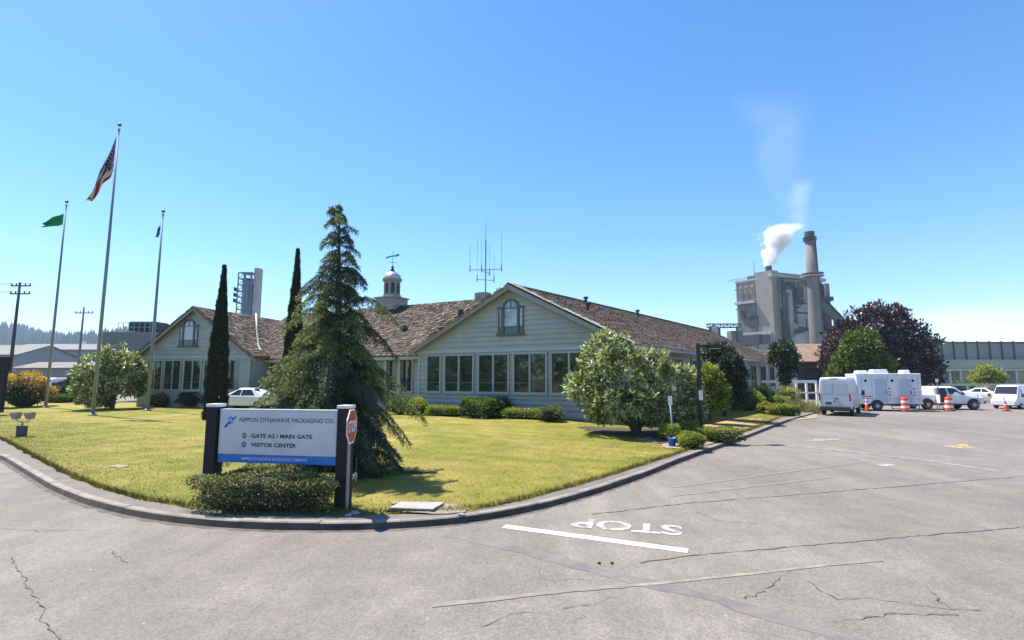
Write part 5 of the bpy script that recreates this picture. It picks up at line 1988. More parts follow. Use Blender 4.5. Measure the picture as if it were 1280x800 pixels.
M['polewood'] = mat('pole_wood', (0.055, 0.045, 0.038), 0.9, 0.3, 3.0, bmp=0.4)
M['polewood2'] = mat('grey_pole_wood', (0.16, 0.14, 0.12), 0.9, 0.3, 3.0, bmp=0.4)
e1 = utility_pole('dark utility pole with two cross arms and wires at the far left', 25, 353, 58, ((357, 1.15), (367, 1.15)), M['polewood'])
e2 = utility_pole('paler utility pole with one cross arm between two flagpoles', 105, 384, 78, ((391, 1.4),), M['polewood2'])
for k in (0, 3, 4, 7):
    a = Vector(e1[k])
    bq = a + Vector((-42, -6, 1.0))
    b = MB()
    b.tube([a.lerp(bq, i / 14) - Vector((0, 0, 1.3 * math.sin(PI * i / 14))) for i in range(15)], 0.016, 5)
    tag(b.build('overhead_wire', M['plastic']), 'thin overhead wires running left from the dark utility pole', 'wire', 'wires from the dark utility pole')

# ------------------------------------------------------------------ vehicles
class Body:
    """car body lofted through cross sections: (x, z_sill, half_sill, z_belt, half_belt, z_top, half_top)"""
    def __init__(s, st): s.st = sorted(st)

    def at(s, x):
        st = s.st
        if x <= st[0][0]: return st[0]
        for a, b in zip(st[:-1], st[1:]):
            if x <= b[0]:
                f = (x - a[0]) / (b[0] - a[0]) if b[0] > a[0] else 0
                return tuple(p + (q - p) * f for p, q in zip(a, b))
        return st[-1]

    def hw(s, x, z):
        _, zs, hs, zb, hb, zt, ht = s.at(x)
        if z <= zb: return hs + (hb - hs) * max(0, (z - zs) / max(1e-4, zb - zs))
        return hb + (ht - hb) * min(1, (z - zb) / max(1e-4, zt - zb))

    def mesh(s):
        b = MB()
        ring = []
        for (x, zs, hs, zb, hb, zt, ht) in s.st:
            r = 0.10 if zt - zb > 0.25 else 0.04
            half = [(hs * 0.8, zs), (hs, zs + 0.05), (hb, zs + (zb - zs) * 0.55), (hb, zb), (hb + (ht - hb) * 0.85, zb + (zt - zb) * 0.85), (ht - r * 0.3, zt - r * 0.35), (ht - r * 1.2, zt), (ht * 0.4, zt + 0.02)]
            ring.append([(x, -y, z) for y, z in half] + [(x, y, z) for y, z in reversed(half)])
        n = len(ring[0])
        vs = [p for r in ring for p in r]
        fs = []
        for i in range(len(ring) - 1):
            for k in range(n):
                k2 = (k + 1) % n
                fs.append((i * n + k, (i + 1) * n + k, (i + 1) * n + k2, i * n + k2))
        fs.append(tuple(range(n)))
        fs.append(tuple(len(vs) - n + k for k in reversed(range(n))))
        b.add(vs, fs)
        return b

    def side(s, poly, sgn, o=0.012, th=0.014, m=0, b=None):
        b = b or MB()
        ps = [(x, sgn * (s.hw(x, z) + o), z) for x, z in poly]
        if sgn > 0: ps = ps[::-1]
        b.prism(ps, (0, -sgn * th, 0), m)
        return b


def wheel(t, x, y, r, w, sgn):
    b = MB()
    n = 24
    prof = [(r * 0.62, -w / 2), (r * 0.93, -w / 2), (r, -w * 0.3), (r, w * 0.3), (r * 0.93, w / 2), (r * 0.62, w / 2)]

    def ringy(bm, prof):
        vs = []
        for rr_, yy in prof:
            for k in range(n): vs.append((x + rr_ * math.cos(2 * PI * k / n), y + yy, r + rr_ * math.sin(2 * PI * k / n)))
        fs = []
        for i in range(len(prof) - 1):
            for k in range(n): fs.append((i * n + k, (i + 1) * n + k, (i + 1) * n + (k + 1) % n, i * n + (k + 1) % n))
        fs.append(tuple(range(n)))
        fs.append(tuple((len(prof) - 1) * n + k for k in reversed(range(n))))
        bm.add(vs, fs)
    ringy(b, prof)
    wh = b.build('wheel', M['tyre'], t, smooth=False)
    b = MB()
    q = sgn * (w / 2 + 0.005)
    ringy(b, [(r * 0.60, q - sgn * 0.03), (r * 0.58, q), (r * 0.44, q - sgn * 0.02), (r * 0.18, q + sgn * 0.02), (r * 0.08, q + sgn * 0.025)])
    for k in range(5):
        a = 2 * PI * k / 5
        b.box((x + r * 0.33 * math.cos(a), y + q + sgn * 0.012, r + r * 0.33 * math.sin(a)), (0.05, 0.02, 0.05))
    b.build('rim', M['rim'], wh)


def van(label, loc, rz):
    t = thing('van', label, 'van', loc, rz)
    B = Body([(-2.95, 0.52, 0.90, 1.2, 0.965, 2.50, 0.80), (-2.90, 0.42, 0.92, 1.2, 0.99, 2.62, 0.83), (0.9, 0.40, 0.92, 1.2, 0.99, 2.64, 0.84), (1.35, 0.40, 0.92, 1.2, 0.99, 2.55, 0.82), (2.15, 0.40, 0.92, 1.15, 0.98, 1.62, 0.84), (2.25, 0.40, 0.92, 1.05, 0.97, 1.42, 0.86), (2.85, 0.40, 0.88, 0.95, 0.92, 1.12, 0.78), (2.98, 0.45, 0.8, 0.8, 0.82, 0.95, 0.7)])
    B.mesh().build('body', M['carwhite'], t, bevel=0.02)
    for sg_ in (-1, 1):
        B.side([(1.0, 1.42), (2.0, 1.42), (1.45, 2.12), (1.0, 2.18)], sg_).build('window', M['carglass'], t)
        m = MB()
        m.bar((1.95, sg_ * 0.98, 1.35), (1.98, sg_ * 1.15, 1.40), 0.05, 0.06)
        m.box((1.98, sg_ * 1.2, 1.5), (0.12, 0.2, 0.38))
        m.build('wing_mirror', M['plastic'], t, bevel=0.02)
        m = MB()
        m.box((-2.94, sg_ * 0.90, 1.28), (0.10, 0.10, 0.52))
        m.build('tail_light', M['red_lamp'], t, bevel=0.01)
        m = MB()
        B.side([(-2.6, 0.92), (2.0, 0.92), (2.0, 0.84), (-2.6, 0.84)], sg_, 0.02, 0.03, 0, m)
        m.build('side_moulding', M['plastic'], t)
        for x in (-1.95, 1.75): wheel(t, x, sg_ * 0.84, 0.35, 0.24, sg_)
    m = MB()
    m.hexa([(1.47, -0.74, 2.44), (2.14, -0.78, 1.66), (2.14, 0.78, 1.66), (1.47, 0.74, 2.44)] + [(1.50, -0.74, 2.47), (2.17, -0.78, 1.69), (2.17, 0.78, 1.69), (1.50, 0.74, 2.47)])
    m.build('windscreen', M['carglass'], t)
    # two rear doors, with seam, handles and plate
    for sg_ in (-1, 1):
        d = MB()
        d.prism([(-2.957, sg_ * y, z) for y, z in ((0.012, 0.68), (0.82, 0.68), (0.84, 1.2), (0.72, 2.32), (0.66, 2.42), (0.012, 2.44))][::(1 if sg_ < 0 else -1)], (-0.018, 0, 0))
        dr = d.build('rear_door', M['vandoor'], t, bevel=0.006)
        d = MB()
        d.prism([(-2.976, sg_ * y, z) for y, z in ((0.10, 1.50), (0.72, 1.50), (0.66, 2.18), (0.10, 2.2))][::(1 if sg_ < 0 else -1)], (-0.006, 0, 0))
        d.build('panel', M['vanpanel'], dr, bevel=0.004)
    m = MB()
    m.box((-2.99, -0.10, 1.18), (0.03, 0.22, 0.06))
    m.box((-2.99, 0.02, 0.98), (0.03, 0.05, 0.16))
    m.build('door_handle', M['plastic'], t)
    m = MB()
    m.box((-2.99, 0.38, 0.86), (0.02, 0.36, 0.16))
    m.build('number_plate', M['sash'], t)
    m = MB()
    m.box((-2.97, 0, 0.52), (0.2, 1.84, 0.22))
    m.build('bumper', M['plastic'], t, bevel=0.03)
    m = MB()
    m.box((-2.93, 0, 2.53), (0.06, 0.5, 0.05))
    m.build('brake_light', M['red_lamp'], t)
    m = MB()
    m.box((-0.2, 0, 0.42), (4.8, 1.5, 0.2))
    m.build('underframe', M['plastic'], t)
    return t


M['vandoor'] = mat('shaded_van_door', (0.50, 0.54, 0.58), 0.3, 0.03, 1.5, spec=0.6, dirt=(0.5, 0.52, 0.52), dscale=1.5, damt=0.5)  # white rear doors coloured blue grey: their shade is in the colour
M['vanpanel'] = mat('shaded_white_panel', (0.47, 0.52, 0.60), 0.2, 0.03, 1.5, spec=0.6)  # bluish shade painted in, used on the trailer doors too
rdir = math.atan2(RD.y, RD.x)
vx, vy = G(1045, 520)[:2]
hd = rdir + math.radians(-1)
van('white high roofed delivery van seen from behind, parked beside the white trailer', (vx + math.cos(hd) * 2.95, vy + math.sin(hd) * 2.95, 0), hd)


# trailer
def trailer(label, loc, rz):
    t = thing('trailer', label, 'trailer', loc, rz)
    L_, W_, z0, z1 = 4.5, 2.3, 0.55, 2.95
    m = MB()
    m.box((0, 0, (z0 + z1) / 2), (L_, W_, z1 - z0))
    m.build('body', M['carwhite'], t, bevel=0.06)
    m = MB()
    for z, h, o in ((z1 - 0.07, 0.10, 0.012), (z0 + 0.06, 0.12, 0.012)):
        m.box((0, 0, z), (L_ + o * 2, W_ + o * 2, h))
    m.build('edge_trim', M['white'], t, bevel=0.01)
    for k, x in enumerate((-1.62, 0.25, 1.66)):
        m = MB()
        m.prism([(x + 0.17 * math.cos(2 * PI * i / 16), -W_ / 2 - 0.014, 2.38 + 0.17 * math.sin(2 * PI * i / 16)) for i in range(16)], (0, 0.012, 0))
        w_ = m.build('window', M['white'], t)
        m = MB()
        m.prism([(x + 0.11 * math.cos(2 * PI * i / 16), -W_ / 2 - 0.018, 2.38 + 0.11 * math.sin(2 * PI * i / 16)) for i in range(16)], (0, 0.006, 0))
        m.build('pane', M['carglass'], w_)
    for x in (-0.55, 1.15):
        m = MB()
        m.box((x, -W_ / 2 - 0.006, 1.58), (0.84, 0.014, 1.86))
        d = m.build('door', M['vanpanel'], t, bevel=0.004)
        m = MB()
        m.box((x + 0.34, -W_ / 2 - 0.03, 1.45), (0.05, 0.05, 0.22))
        m.build('handle', M['plastic'], d)
        m = MB()
        m.box((x - 0.0, -W_ / 2 - 0.02, 2.62), (0.26, 0.06, 0.16))
        m.build('porch_light', M['lamp_clear'], t)
        m = MB()
        for (px_, pz, s_) in ((0.62, 1.75, 0.16), (0.66, 1.5, 0.12), (0.62, 1.25, 0.14)):
            m.box((x + px_ - 0.05, -W_ / 2 - 0.008, pz), (s_, 0.01, 0.09))
        m.build('door_notice', M['inkgrey'], t)
    m = MB()
    for x in (-1.9, -1.2, -0.05, 0.62, 1.65, 2.0): m.box((x, -W_ / 2 - 0.003, (z0 + z1) / 2), (0.018, 0.008, z1 - z0 - 0.3))
    m.box((0, -W_ / 2 - 0.004, z0 + 0.42), (L_ - 0.2, 0.01, 0.03))
    m.build('panel_seam', M['galv'], t)
    for k, x in enumerate((-1.45, -0.2, 1.65)):
        m = MB()
        m.box((x, 0.1, z1 + 0.14), ((0.8, 1.25, 0.55)[k], 0.9, (0.24, 0.40, 0.30)[k]), 0, 0, 0.82)
        m.build('roof_unit', M['white'], t, bevel=0.04)
    m = MB()
    m.box((-1.75, -W_ / 2 - 0.008, 1.12), (0.42, 0.012, 0.07))
    m.box((-1.38, -W_ / 2 - 0.008, 1.12), (0.2, 0.012, 0.07))
    m.build('side_lettering_strip', M['inkgrey'], t)
    m = MB()
    m.box((-0.0, 0, 0.50), (L_ - 0.3, 1.9, 0.14))
    m.bar((2.2, 0, 0.5), (3.0, 0, 0.48), 0.1, 0.12)
    m.build('chassis', M['plastic'], t)
    for x in (-2.0, 2.05):
        m = MB()
        m.tube([(x, -0.95, 0.5), (x, -0.95, 0.06)], 0.035, 8)
        m.box((x, -0.95, 0.035), (0.22, 0.22, 0.06))
        m.build('jack', M['galv'], t)
    for x in (0.05, 0.95):
        m = MB()
        for k in range(2):
            m.box((x + 0.3, -W_ / 2 - 0.16 - 0.22 * k, 0.42 - 0.2 * k), (0.74, 0.26, 0.05))
        for q in (-0.34, 0.34): m.bar((x + 0.3 + q, -W_ / 2 - 0.02, 0.52), (x + 0.3 + q, -W_ / 2 - 0.55, 0.06), 0.03, 0.06)
        m.build('step', M['galv'], t)
    for x in (-0.42, ): 
        for sg_ in (-1, 1):
            m = MB()
            m.prism([(x - 0.5 + 0.0 + 0.48 * math.cos(a), sg_ * (W_ / 2 + 0.02), 0.40 + 0.48 * math.sin(a)) for a in [PI * i / 14 for i in range(15)]][::sg_], (0, -sg_ * 0.06, 0))
            m.build('wheel_arch', M['plastic'], t)
            wheel(t, x - 0.5, sg_ * 1.12, 0.38, 0.24, sg_)
    return t


Yt = 41.0
tz = math.radians(-14)
trailer('long white wash trailer with small round windows and rooftop units behind orange barrels', (30.2, 42.1, 0), tz)


def pickup(label, loc, rz):
    t = thing('pickup_truck', label, 'pickup', loc, rz)
    B = Body([(-2.85, 0.62, 0.88, 0.95, 0.95, 1.22, 0.93), (-2.8, 0.5, 0.9, 0.95, 0.97, 1.25, 0.94), (-1.15, 0.5, 0.92, 0.95, 0.98, 1.26, 0.95), (-1.1, 0.48, 0.92, 1.2, 0.98, 1.80, 0.76), (-0.95, 0.46, 0.92, 1.2, 0.98, 1.90, 0.72), (0.45, 0.46, 0.92, 1.2, 0.98, 1.90, 0.72), (0.75, 0.46, 0.92, 1.18, 0.98, 1.80, 0.74), (1.45, 0.46, 0.92, 1.08, 0.97, 1.24, 0.86), (1.55, 0.46, 0.92, 1.0, 0.97, 1.20, 0.88), (2.55, 0.48, 0.90, 0.98, 0.95, 1.13, 0.82), (2.78, 0.55, 0.84, 0.85, 0.88, 1.0, 0.74)])
    B.mesh().build('body', M['carwhite'], t, bevel=0.02)
    for sg_ in (-1, 1):
        B.side([(-0.95, 1.28), (-0.12, 1.28), (-0.12, 1.78), (-0.80, 1.78)], sg_).build('window', M['carglass'], t)
        B.side([(-0.02, 1.28), (1.08, 1.26), (0.62, 1.70), (0.45, 1.78), (-0.02, 1.78)], sg_).build('window', M['carglass'], t)
        m = MB()
        m.box((2.66, sg_ * 0.74, 0.92), (0.18, 0.28, 0.2))
        m.build('headlight', M['lamp_clear'], t, bevel=0.02)
        m = MB()
        m.box((-2.84, sg_ * 0.88, 1.0), (0.06, 0.12, 0.36))
        m.build('tail_light', M['red_lamp'], t)
        m = MB()
        m.box((0.95, sg_ * 1.12, 1.34), (0.12, 0.22, 0.24))
        m.build('wing_mirror', M['plastic'], t, bevel=0.02)
        for x in (-1.75, 1.85):
            m = MB()
            m.prism([(x + 0.50 * math.cos(a), sg_ * 0.995, 0.44 + 0.50 * math.sin(a)) for a in [PI * i / 16 for i in range(17)]][::sg_], (0, -sg_ * 0.08, 0))
            m.build('wheel_arch', M['plastic'], t)
            wheel(t, x, sg_ * 0.88, 0.41, 0.28, sg_)
        m = MB()
        for x in (-0.08, 1.12): m.box((x, sg_ * (B.hw(x, 0.95) + 0.003), 0.92), (0.02, 0.01, 0.62))
        m.box((0.05, sg_ * (B.hw(0, 1.12) + 0.02), 1.14), (0.2, 0.03, 0.045))
        m.box((-0.9, sg_ * (B.hw(-0.9, 1.12) + 0.02), 1.14), (0.2, 0.03, 0.045))
        m.build('door_handle', M['plastic'], t)
    m = MB()
    m.hexa([(0.80, -0.66, 1.76), (1.40, -0.78, 1.27), (1.40, 0.78, 1.27), (0.80, 0.66, 1.76), (0.83, -0.66, 1.79), (1.43, -0.78, 1.30), (1.43, 0.78, 1.30), (0.83, 0.66, 1.79)])
    m.build('windscreen', M['carglass'], t)
    m = MB()
    m.box((2.8, 0, 0.62), (0.16, 1.78, 0.22))
    m.box((-2.88, 0, 0.6), (0.16, 1.8, 0.2))
    m.build('bumper', M['plastic'], t, bevel=0.03)
    m = MB()
    m.box((2.755, 0, 0.88), (0.06, 1.05, 0.24))
    m.build('grille', M['plastic'], t)
    m = MB()
    m.box((0, 0, 0.46), (4.6, 1.5, 0.16))
    m.build('underframe', M['plastic'], t)
    # the rear door stands open, showing the dark cabin
    m = MB()
    m.prism([(x, -0.992 - 0.003, z) for x, z in ((-1.02, 0.62), (-0.35, 0.62), (-0.2, 1.1), (-0.3, 1.7), (-0.78, 1.72), (-1.02, 1.25))], (0, -0.006, 0))
    m.build('door_opening', M['plastic'], t)
    m = MB()
    m.hexa([(-1.08, -1.0, 0.55), (-1.24, -1.62, 0.55), (-1.18, -1.64, 0.55), (-1.02, -1.0, 0.55), (-1.08, -1.0, 1.24), (-1.24, -1.62, 1.24), (-1.18, -1.64, 1.24), (-1.02, -1.0, 1.24)])
    m.build('open_door', M['carwhite'], t, bevel=0.015)
    return t


Yk = 42.5
pickup('white pickup facing right with one door open, standing between trailer and pale car', (XX(1183, Yk, 1) + 0.35, Yk + 1.0, 0), math.radians(-4))


def car(label, loc, rz):
    t = thing('car', label, 'car', loc, rz)
    B = Body([(-2.2, 0.45, 0.75, 0.75, 0.80, 0.95, 0.72), (-2.1, 0.30, 0.82, 0.80, 0.87, 1.02, 0.76), (-1.5, 0.25, 0.84, 0.86, 0.89, 1.12, 0.74), (-0.85, 0.25, 0.84, 0.90, 0.89, 1.45, 0.60), (0.2, 0.25, 0.84, 0.90, 0.89, 1.47, 0.60), (1.05, 0.25, 0.84, 0.88, 0.89, 1.02, 0.76), (1.9, 0.28, 0.82, 0.78, 0.85, 0.86, 0.72), (2.2, 0.38, 0.72, 0.62, 0.76, 0.72, 0.62)])
    B.mesh().build('body', M['carwhite'], t, bevel=0.02)
    for sg_ in (-1, 1):
        B.side([(-1.1, 0.98), (-0.1, 0.98), (-0.1, 1.38), (-0.72, 1.38)], sg_).build('window', M['carglass'], t)
        B.side([(-0.02, 0.98), (0.80, 0.98), (0.25, 1.36), (-0.02, 1.38)], sg_).build('window', M['carglass'], t)
        m = MB()
        m.box((2.02, sg_ * 0.62, 0.68), (0.24, 0.26, 0.14))
        m.build('headlight', M['lamp_clear'], t, bevel=0.02)
        m = MB()
        m.box((-2.14, sg_ * 0.66, 0.82), (0.10, 0.24, 0.16))
        m.build('tail_light', M['red_lamp'], t)
        for x in (-1.35, 1.35): wheel(t, x, sg_ * 0.78, 0.32, 0.22, sg_)
    for (xa, za, xb, zb_) in ((0.30, 1.44, 0.98, 1.04), (-1.42, 1.14, -0.92, 1.42)):
        m = MB()
        m.hexa([(xa, -0.56, za), (xb, -0.66, zb_), (xb, 0.66, zb_), (xa, 0.56, za), (xa + 0.02, -0.56, za + 0.03), (xb + 0.02, -0.66, zb_ + 0.03), (xb + 0.02, 0.66, zb_ + 0.03), (xa + 0.02, 0.56, za + 0.03)])
        m.build('windscreen', M['carglass'], t)
    m = MB()
    m.box((0, 0, 0.34), (3.9, 1.5, 0.16))
    m.box((2.16, 0, 0.42), (0.08, 1.3, 0.14))
    m.build('bumper', M['plastic'], t)
    return t


car('white saloon car parked in the distance right of the pickup bonnet', (XX(1233, 62, 0.5), 62, 0), math.radians(-70))
edge_van = van('white van cut off by the right edge of the picture behind an orange cone', (XX(1280, 43.5, 1) + 0.55, 45.0, 0), math.radians(-150))
edge_van.scale = (0.82, 0.9, 0.76)
car('white car half hidden between the slim cypress and the cedar', (XX(309, 36.0, 1), 36.0, 0.43), math.radians(172))
t = van('white van parked side on left of the pale leaved tree', (XX(90, 60, 1), 58, 0), math.radians(-95))


# orange barrels and cones
def barrel(label, px, y):
    g = G(px, y)
    t = thing('traffic_barrel', label, 'traffic barrel', (g[0], g[1], 0), 0, 'traffic barrels before the trailer and pickup')
    b = MB()
    b.lathe((0, 0, 0), [(0.36, 0), (0.36, 0.05), (0.30, 0.06)], 20)
    b.build('base', M['tyre'], t)
    b = MB()
    prof = [(0.29, 0.05)]
    for k in range(5):
        z = 0.08 + k * 0.20
        r = 0.285 - 0.012 * k
        prof += [(r, z), (r - 0.005, z + 0.175), (r - 0.022, z + 0.185), (r - 0.022, z + 0.195)]
    prof += [(0.2, 1.09), (0.06, 1.10)]
    b.lathe((0, 0, 0), prof, 20)
    d = b.build('drum', M['orange'], t)
    for z in (0.28, 0.68):
        b = MB()
        k = (z - 0.08) / 0.2
        r = 0.285 - 0.012 * k + 0.004
        b.lathe((0, 0, z), [(r, 0.0), (r - 0.004, 0.165)], 20)
        b.build('band', M['reflect'], t)
    b = MB()
    b.box((0, 0, 1.15), (0.22, 0.05, 0.1))
    b.build('handle', M['orange'], t, bevel=0.01)
    return t


barrel('orange and white traffic barrel before the middle of the white trailer', 1132, 514.5)
barrel('orange and white traffic barrel before the front of the white pickup', 1187, 514)


def cone(label, px, y, h, lean=0.0):
    g = G(px, y)
    t = thing('traffic_cone', label, 'traffic cone', (g[0], g[1], 0), 0, 'tall orange cones')
    b = MB()
    b.box((0, 0, 0.03), (0.42, 0.42, 0.06))
    b.build('base', M['tyre'], t, bevel=0.01)
    b = MB()
    b.tube([(0, 0, 0.06), (lean, 0, h)], [0.15, 0.035], 16)
    b.build('body', M['orange'], t)
    for f0, f1 in ((0.42, 0.55), (0.68, 0.8)):
        b = MB()
        r = lambda f: 0.15 + (0.035 - 0.15) * f + 0.004
        b.tube([(lean * f0, 0, 0.06 + (h - 0.06) * f0), (lean * f1, 0, 0.06 + (h - 0.06) * f1)], [r(f0), r(f1)], 16)
        b.build('band', M['reflect'], t)
    return t


cone('slim orange cone in front of the wheelbase of the white trailer', 1084, 514, 1.15)
cone('leaning orange cone before the van at the right edge', 1259, 514, 1.05, -0.16)
# thin posts among the vehicles
for px, y, h, lean, lab in ((1225, 513, 1.25, -0.08, 'thin grey post leaning beside the pickup bonnet'), (1174.5, 512.5, 2.5, 0.0, 'tall thin pole on splayed feet before the pickup door')):
    g = G(px, y)
    t = thing('slim_post', lab, 'post', (g[0], g[1], 0), 0)
    b = MB()
    b.tube([(0, 0, 0.02), (lean, 0, h)], 0.03, 8)
    b.build('pole', M['galv'], t)
    b = MB()
    if h > 2:
        for sg_ in (-1, 1): b.bar((0, 0, 0.55), (sg_ * 0.38, -0.1, 0.03), 0.05, 0.05)
        b.build('foot', M['plastic'], t)
        b = MB()
        b.box((0, -0.03, h - 0.1), (0.22, 0.03, 0.26))
        b.build('plate', M['white'], t)
    else:
        b.lathe((0, 0, 0), [(0.16, 0), (0.15, 0.04), (0.05, 0.06)], 12)
        b.build('foot', M['plastic'], t)

# white rail at the end of the wing
Yf = 47.0
xa, xb = XX(946, Yf, 2), XX(1021, Yf, 2)
t = thing('white_rail', 'white painted rail fence with square posts behind the far roadside shrubs', 'fence', (xa, Yf, 0))
b = MB()
zr_ = zat(477, Yf)
b.bar((xa, Yf, zr_), (xb, Yf, zr_), 0.12, 0.26)
b.bar((xa, Yf, zr_ - 1.0), (xb, Yf, zr_ - 1.0), 0.08, 0.14)
b.build('rail', M['white'], t, world=True, bevel=0.01)
for k in range(7):
    b = MB()
    x = xa + (xb - xa) * k / 6
    b.bar((x, Yf + 0.1, 0), (x, Yf + 0.1, zr_ - 0.02), 0.2, 0.14)
    b.build('post', M['white'], t, world=True, bevel=0.01)

# ------------------------------------------------------------------ buildings further off
M['brownwall'] = mat('dark_brown_wall', (0.07, 0.065, 0.062), 0.8, 0.2, 0.5)
M['rustroof'] = mat('rusty_brown_roof', (0.26, 0.165, 0.115), 0.85, 0.25, 1.2, bmp=0.5, bscale=8, dirt=(0.15, 0.10, 0.08), dscale=0.8, damt=0.7)


def simple_hall(name, label, cat, corners, z1, zr, wallm, roofm, over=0.5, win=None, wm='glass'):
    """a gabled hall over four plan corners (front left, front right, back right, back left); ridge along the front"""
    a, b_, c, d = [Vector((p[0], p[1], 0)) for p in corners]
    t = thing(name, label, cat, (a.x, a.y, 0))
    w_ = MB()
    Z = Vector((0, 0, z1))
    R_ = Vector((0, 0, zr))
    m0, m1 = a.lerp(d, 0.5), b_.lerp(c, 0.5)
    w_.quad(a, b_, b_ + Z, a + Z)
    w_.quad(c, d, d + Z, c + Z)
    w_.add([b_, c, c + Z, m1 + R_, b_ + Z], [(0, 1, 2, 3, 4)])
    w_.add([d, a, a + Z, m0 + R_, d + Z], [(0, 1, 2, 3, 4)])
    w_.build('wall', wallm, t, world=True)
    e = (b_ - a).normalized()
    n = Vector((e.y, -e.x, 0))
    r_ = MB()
    s = (zr - z1) / ((m0 - a).length)
    dz = Vector((0, 0, s * over))
    for (p, q, pm, qm, nn_) in ((a, b_, m0, m1, n), (d, c, m0, m1, -n)):
        p2, q2 = p + nn_ * over - e * over + Z - dz, q + nn_ * over + e * over + Z - dz
        pm2, qm2 = pm + R_ - e * over, qm + R_ + e * over
        u = Vector((0, 0, 0.14))
        r_.hexa([p2, q2, qm2, pm2, p2 + u, q2 + u, qm2 + u, pm2 + u])
    r_.build('roof', roofm, t, world=True)
    if win:
        L_ = (b_ - a).length
        for (f0, f1, za, zb) in win:
            m = MB()
            q0, q1 = a + e * (L_ * f0), a + e * (L_ * f1)
            m.hexa([q0 + n * 0.06 + Vector((0, 0, za)), q1 + n * 0.06 + Vector((0, 0, za)), q1 - n * 0.03 + Vector((0, 0, za)), q0 - n * 0.03 + Vector((0, 0, za)), q0 + n * 0.06 + Vector((0, 0, zb)), q1 + n * 0.06 + Vector((0, 0, zb)), q1 - n * 0.03 + Vector((0, 0, zb)), q0 - n * 0.03 + Vector((0, 0, zb))])
            m.build('window', M[wm], t, world=True)
    return t, a, b_, e, n


Yc = 64
simple_hall('low_building', 'low dark building with a rusty brown roof left of the green tree', 'building', [(XX(997, Yc, 2), Yc, 0), (XX(1060, Yc, 2), Yc, 0), (XX(1060, Yc, 2), Yc + 8, 0), (XX(997, Yc, 2), Yc + 8, 0)], zat(450, Yc), zat(431, Yc + 4), M['brownwall'], M['rustroof'], 0.6, [(0.15, 0.27, 1.2, 2.6), (0.4, 0.52, 1.2, 2.6), (0.7, 0.85, 1.2, 2.6)])

# the long grey mill shed on the right
M['sheet'] = rib_mat('grey_green_sheet', (0.17, 0.195, 0.185), (0.23, 0.255, 0.24), 1.6)
M['sheet2'] = rib_mat('pale_grey_sheet', (0.23, 0.235, 0.205), (0.28, 0.28, 0.25), 0.8)
Yw = 112
sh = thing('mill_shed', 'long grey green sheet metal mill shed with dark ribs on the right horizon', 'industrial building', (XX(1150, Yw, 2), Yw, 0))
xa, xb = XX(1120, Yw, 4), XX(1520, Yw, 4)
zt_, zm, zl = zat(428, Yw), zat(450, Yw), zat(462.5, Yw)
b = MB()
b.box(((xa + xb) / 2, Yw + 16, zt_ / 2), (xb - xa, 28, zt_))
b.build('wall', M['sheet'], sh, world=True)
b = MB()
b.box(((xa + xb) / 2, Yw + 0.4, (zl + zm) / 2), (xb - xa, 6.0, zm - zl))
b.build('lower_wall', M['sheet2'], sh, world=True)
b = MB()
b.box(((xa + xb) / 2, Yw - 3.2, zl - 0.1), (xb - xa, 2.4, 0.35))
b.build('canopy', M['trim'], sh, world=True)
b = MB()
b.box(((xa + xb) / 2, Yw - 0.2, (zl - 0.3) / 2), (xb - xa, 4.4, zl - 0.3))
b.build('ground_floor', M['sheet2'], sh, world=True)
for k in range(26):
    x = xa + (xb - xa) * (k + 0.5) / 26
    b = MB()
    b.box((x, Yw + 1.96, (zt_ + zm) / 2 + 0.2), (0.22, 0.3, zt_ - zm + 0.5))
    b.build('rib', M['brownwall'], sh, world=True)
b = MB()
b.box(((xa + xb) / 2, Yw + 16, zt_ + 0.12), (xb - xa + 0.6, 28.6, 0.3))
b.build('roof', M['brownwall'], sh, world=True)
b = MB()
b.box((XX(1176, Yw, 9), Yw + 3.5, zt_ + 0.5), (5.5, 3, 0.8))
b.build('parapet', M['sheet'], sh, world=True)
for k, (p0, p1) in enumerate(((1165, 1178), (1184, 1190), (1197, 1218), (1232, 1243), (1251, 1257), (1266, 1284), (1292, 1310))):
    b = MB()
    x0, x1 = XX(p0, Yw - 2.4, 3), XX(p1, Yw - 2.4, 3)
    b.box(((x0 + x1) / 2, Yw - 2.42, zat(469.5, Yw - 2.4)), (x1 - x0, 0.14, zat(464.5, Yw) - zat(474, Yw)))
    b.build('window', M['glass'], sh, world=True)
    b = MB()
    b.box((x0 - 0.5, Yw - 3.6, (zl - 0.2) / 2), (0.45, 0.45, zl - 0.3))
    b.build('canopy_post', M['trim'], sh, world=True)
b = MB()
b.box((XX(1230, 88, 1), 88, 0.06), (60, 10, 0.12))
tag(b.build('shed_verge', M['lawn']), kind='structure')
# white rail along the far side of the yard
t = thing('yard_rail', 'pale low guard rail running along the yard before the mill shed', 'guard rail', (XX(1150, 72, 1), 72, 0))
b = MB()
b.bar((XX(1140, 72, 1), 72, 1.75), (XX(1330, 72, 1), 72, 1.75), 0.1, 0.3)
b.build('rail', M['trim'], t, world=True)
for k in range(9):
    b = MB()
    x = XX(1142 + k * 23, 72, 1)
    b.bar((x, 72.12, 0), (x, 72.12, 1.85), 0.14, 0.14)
    b.build('post', M['galv'], t, world=True)

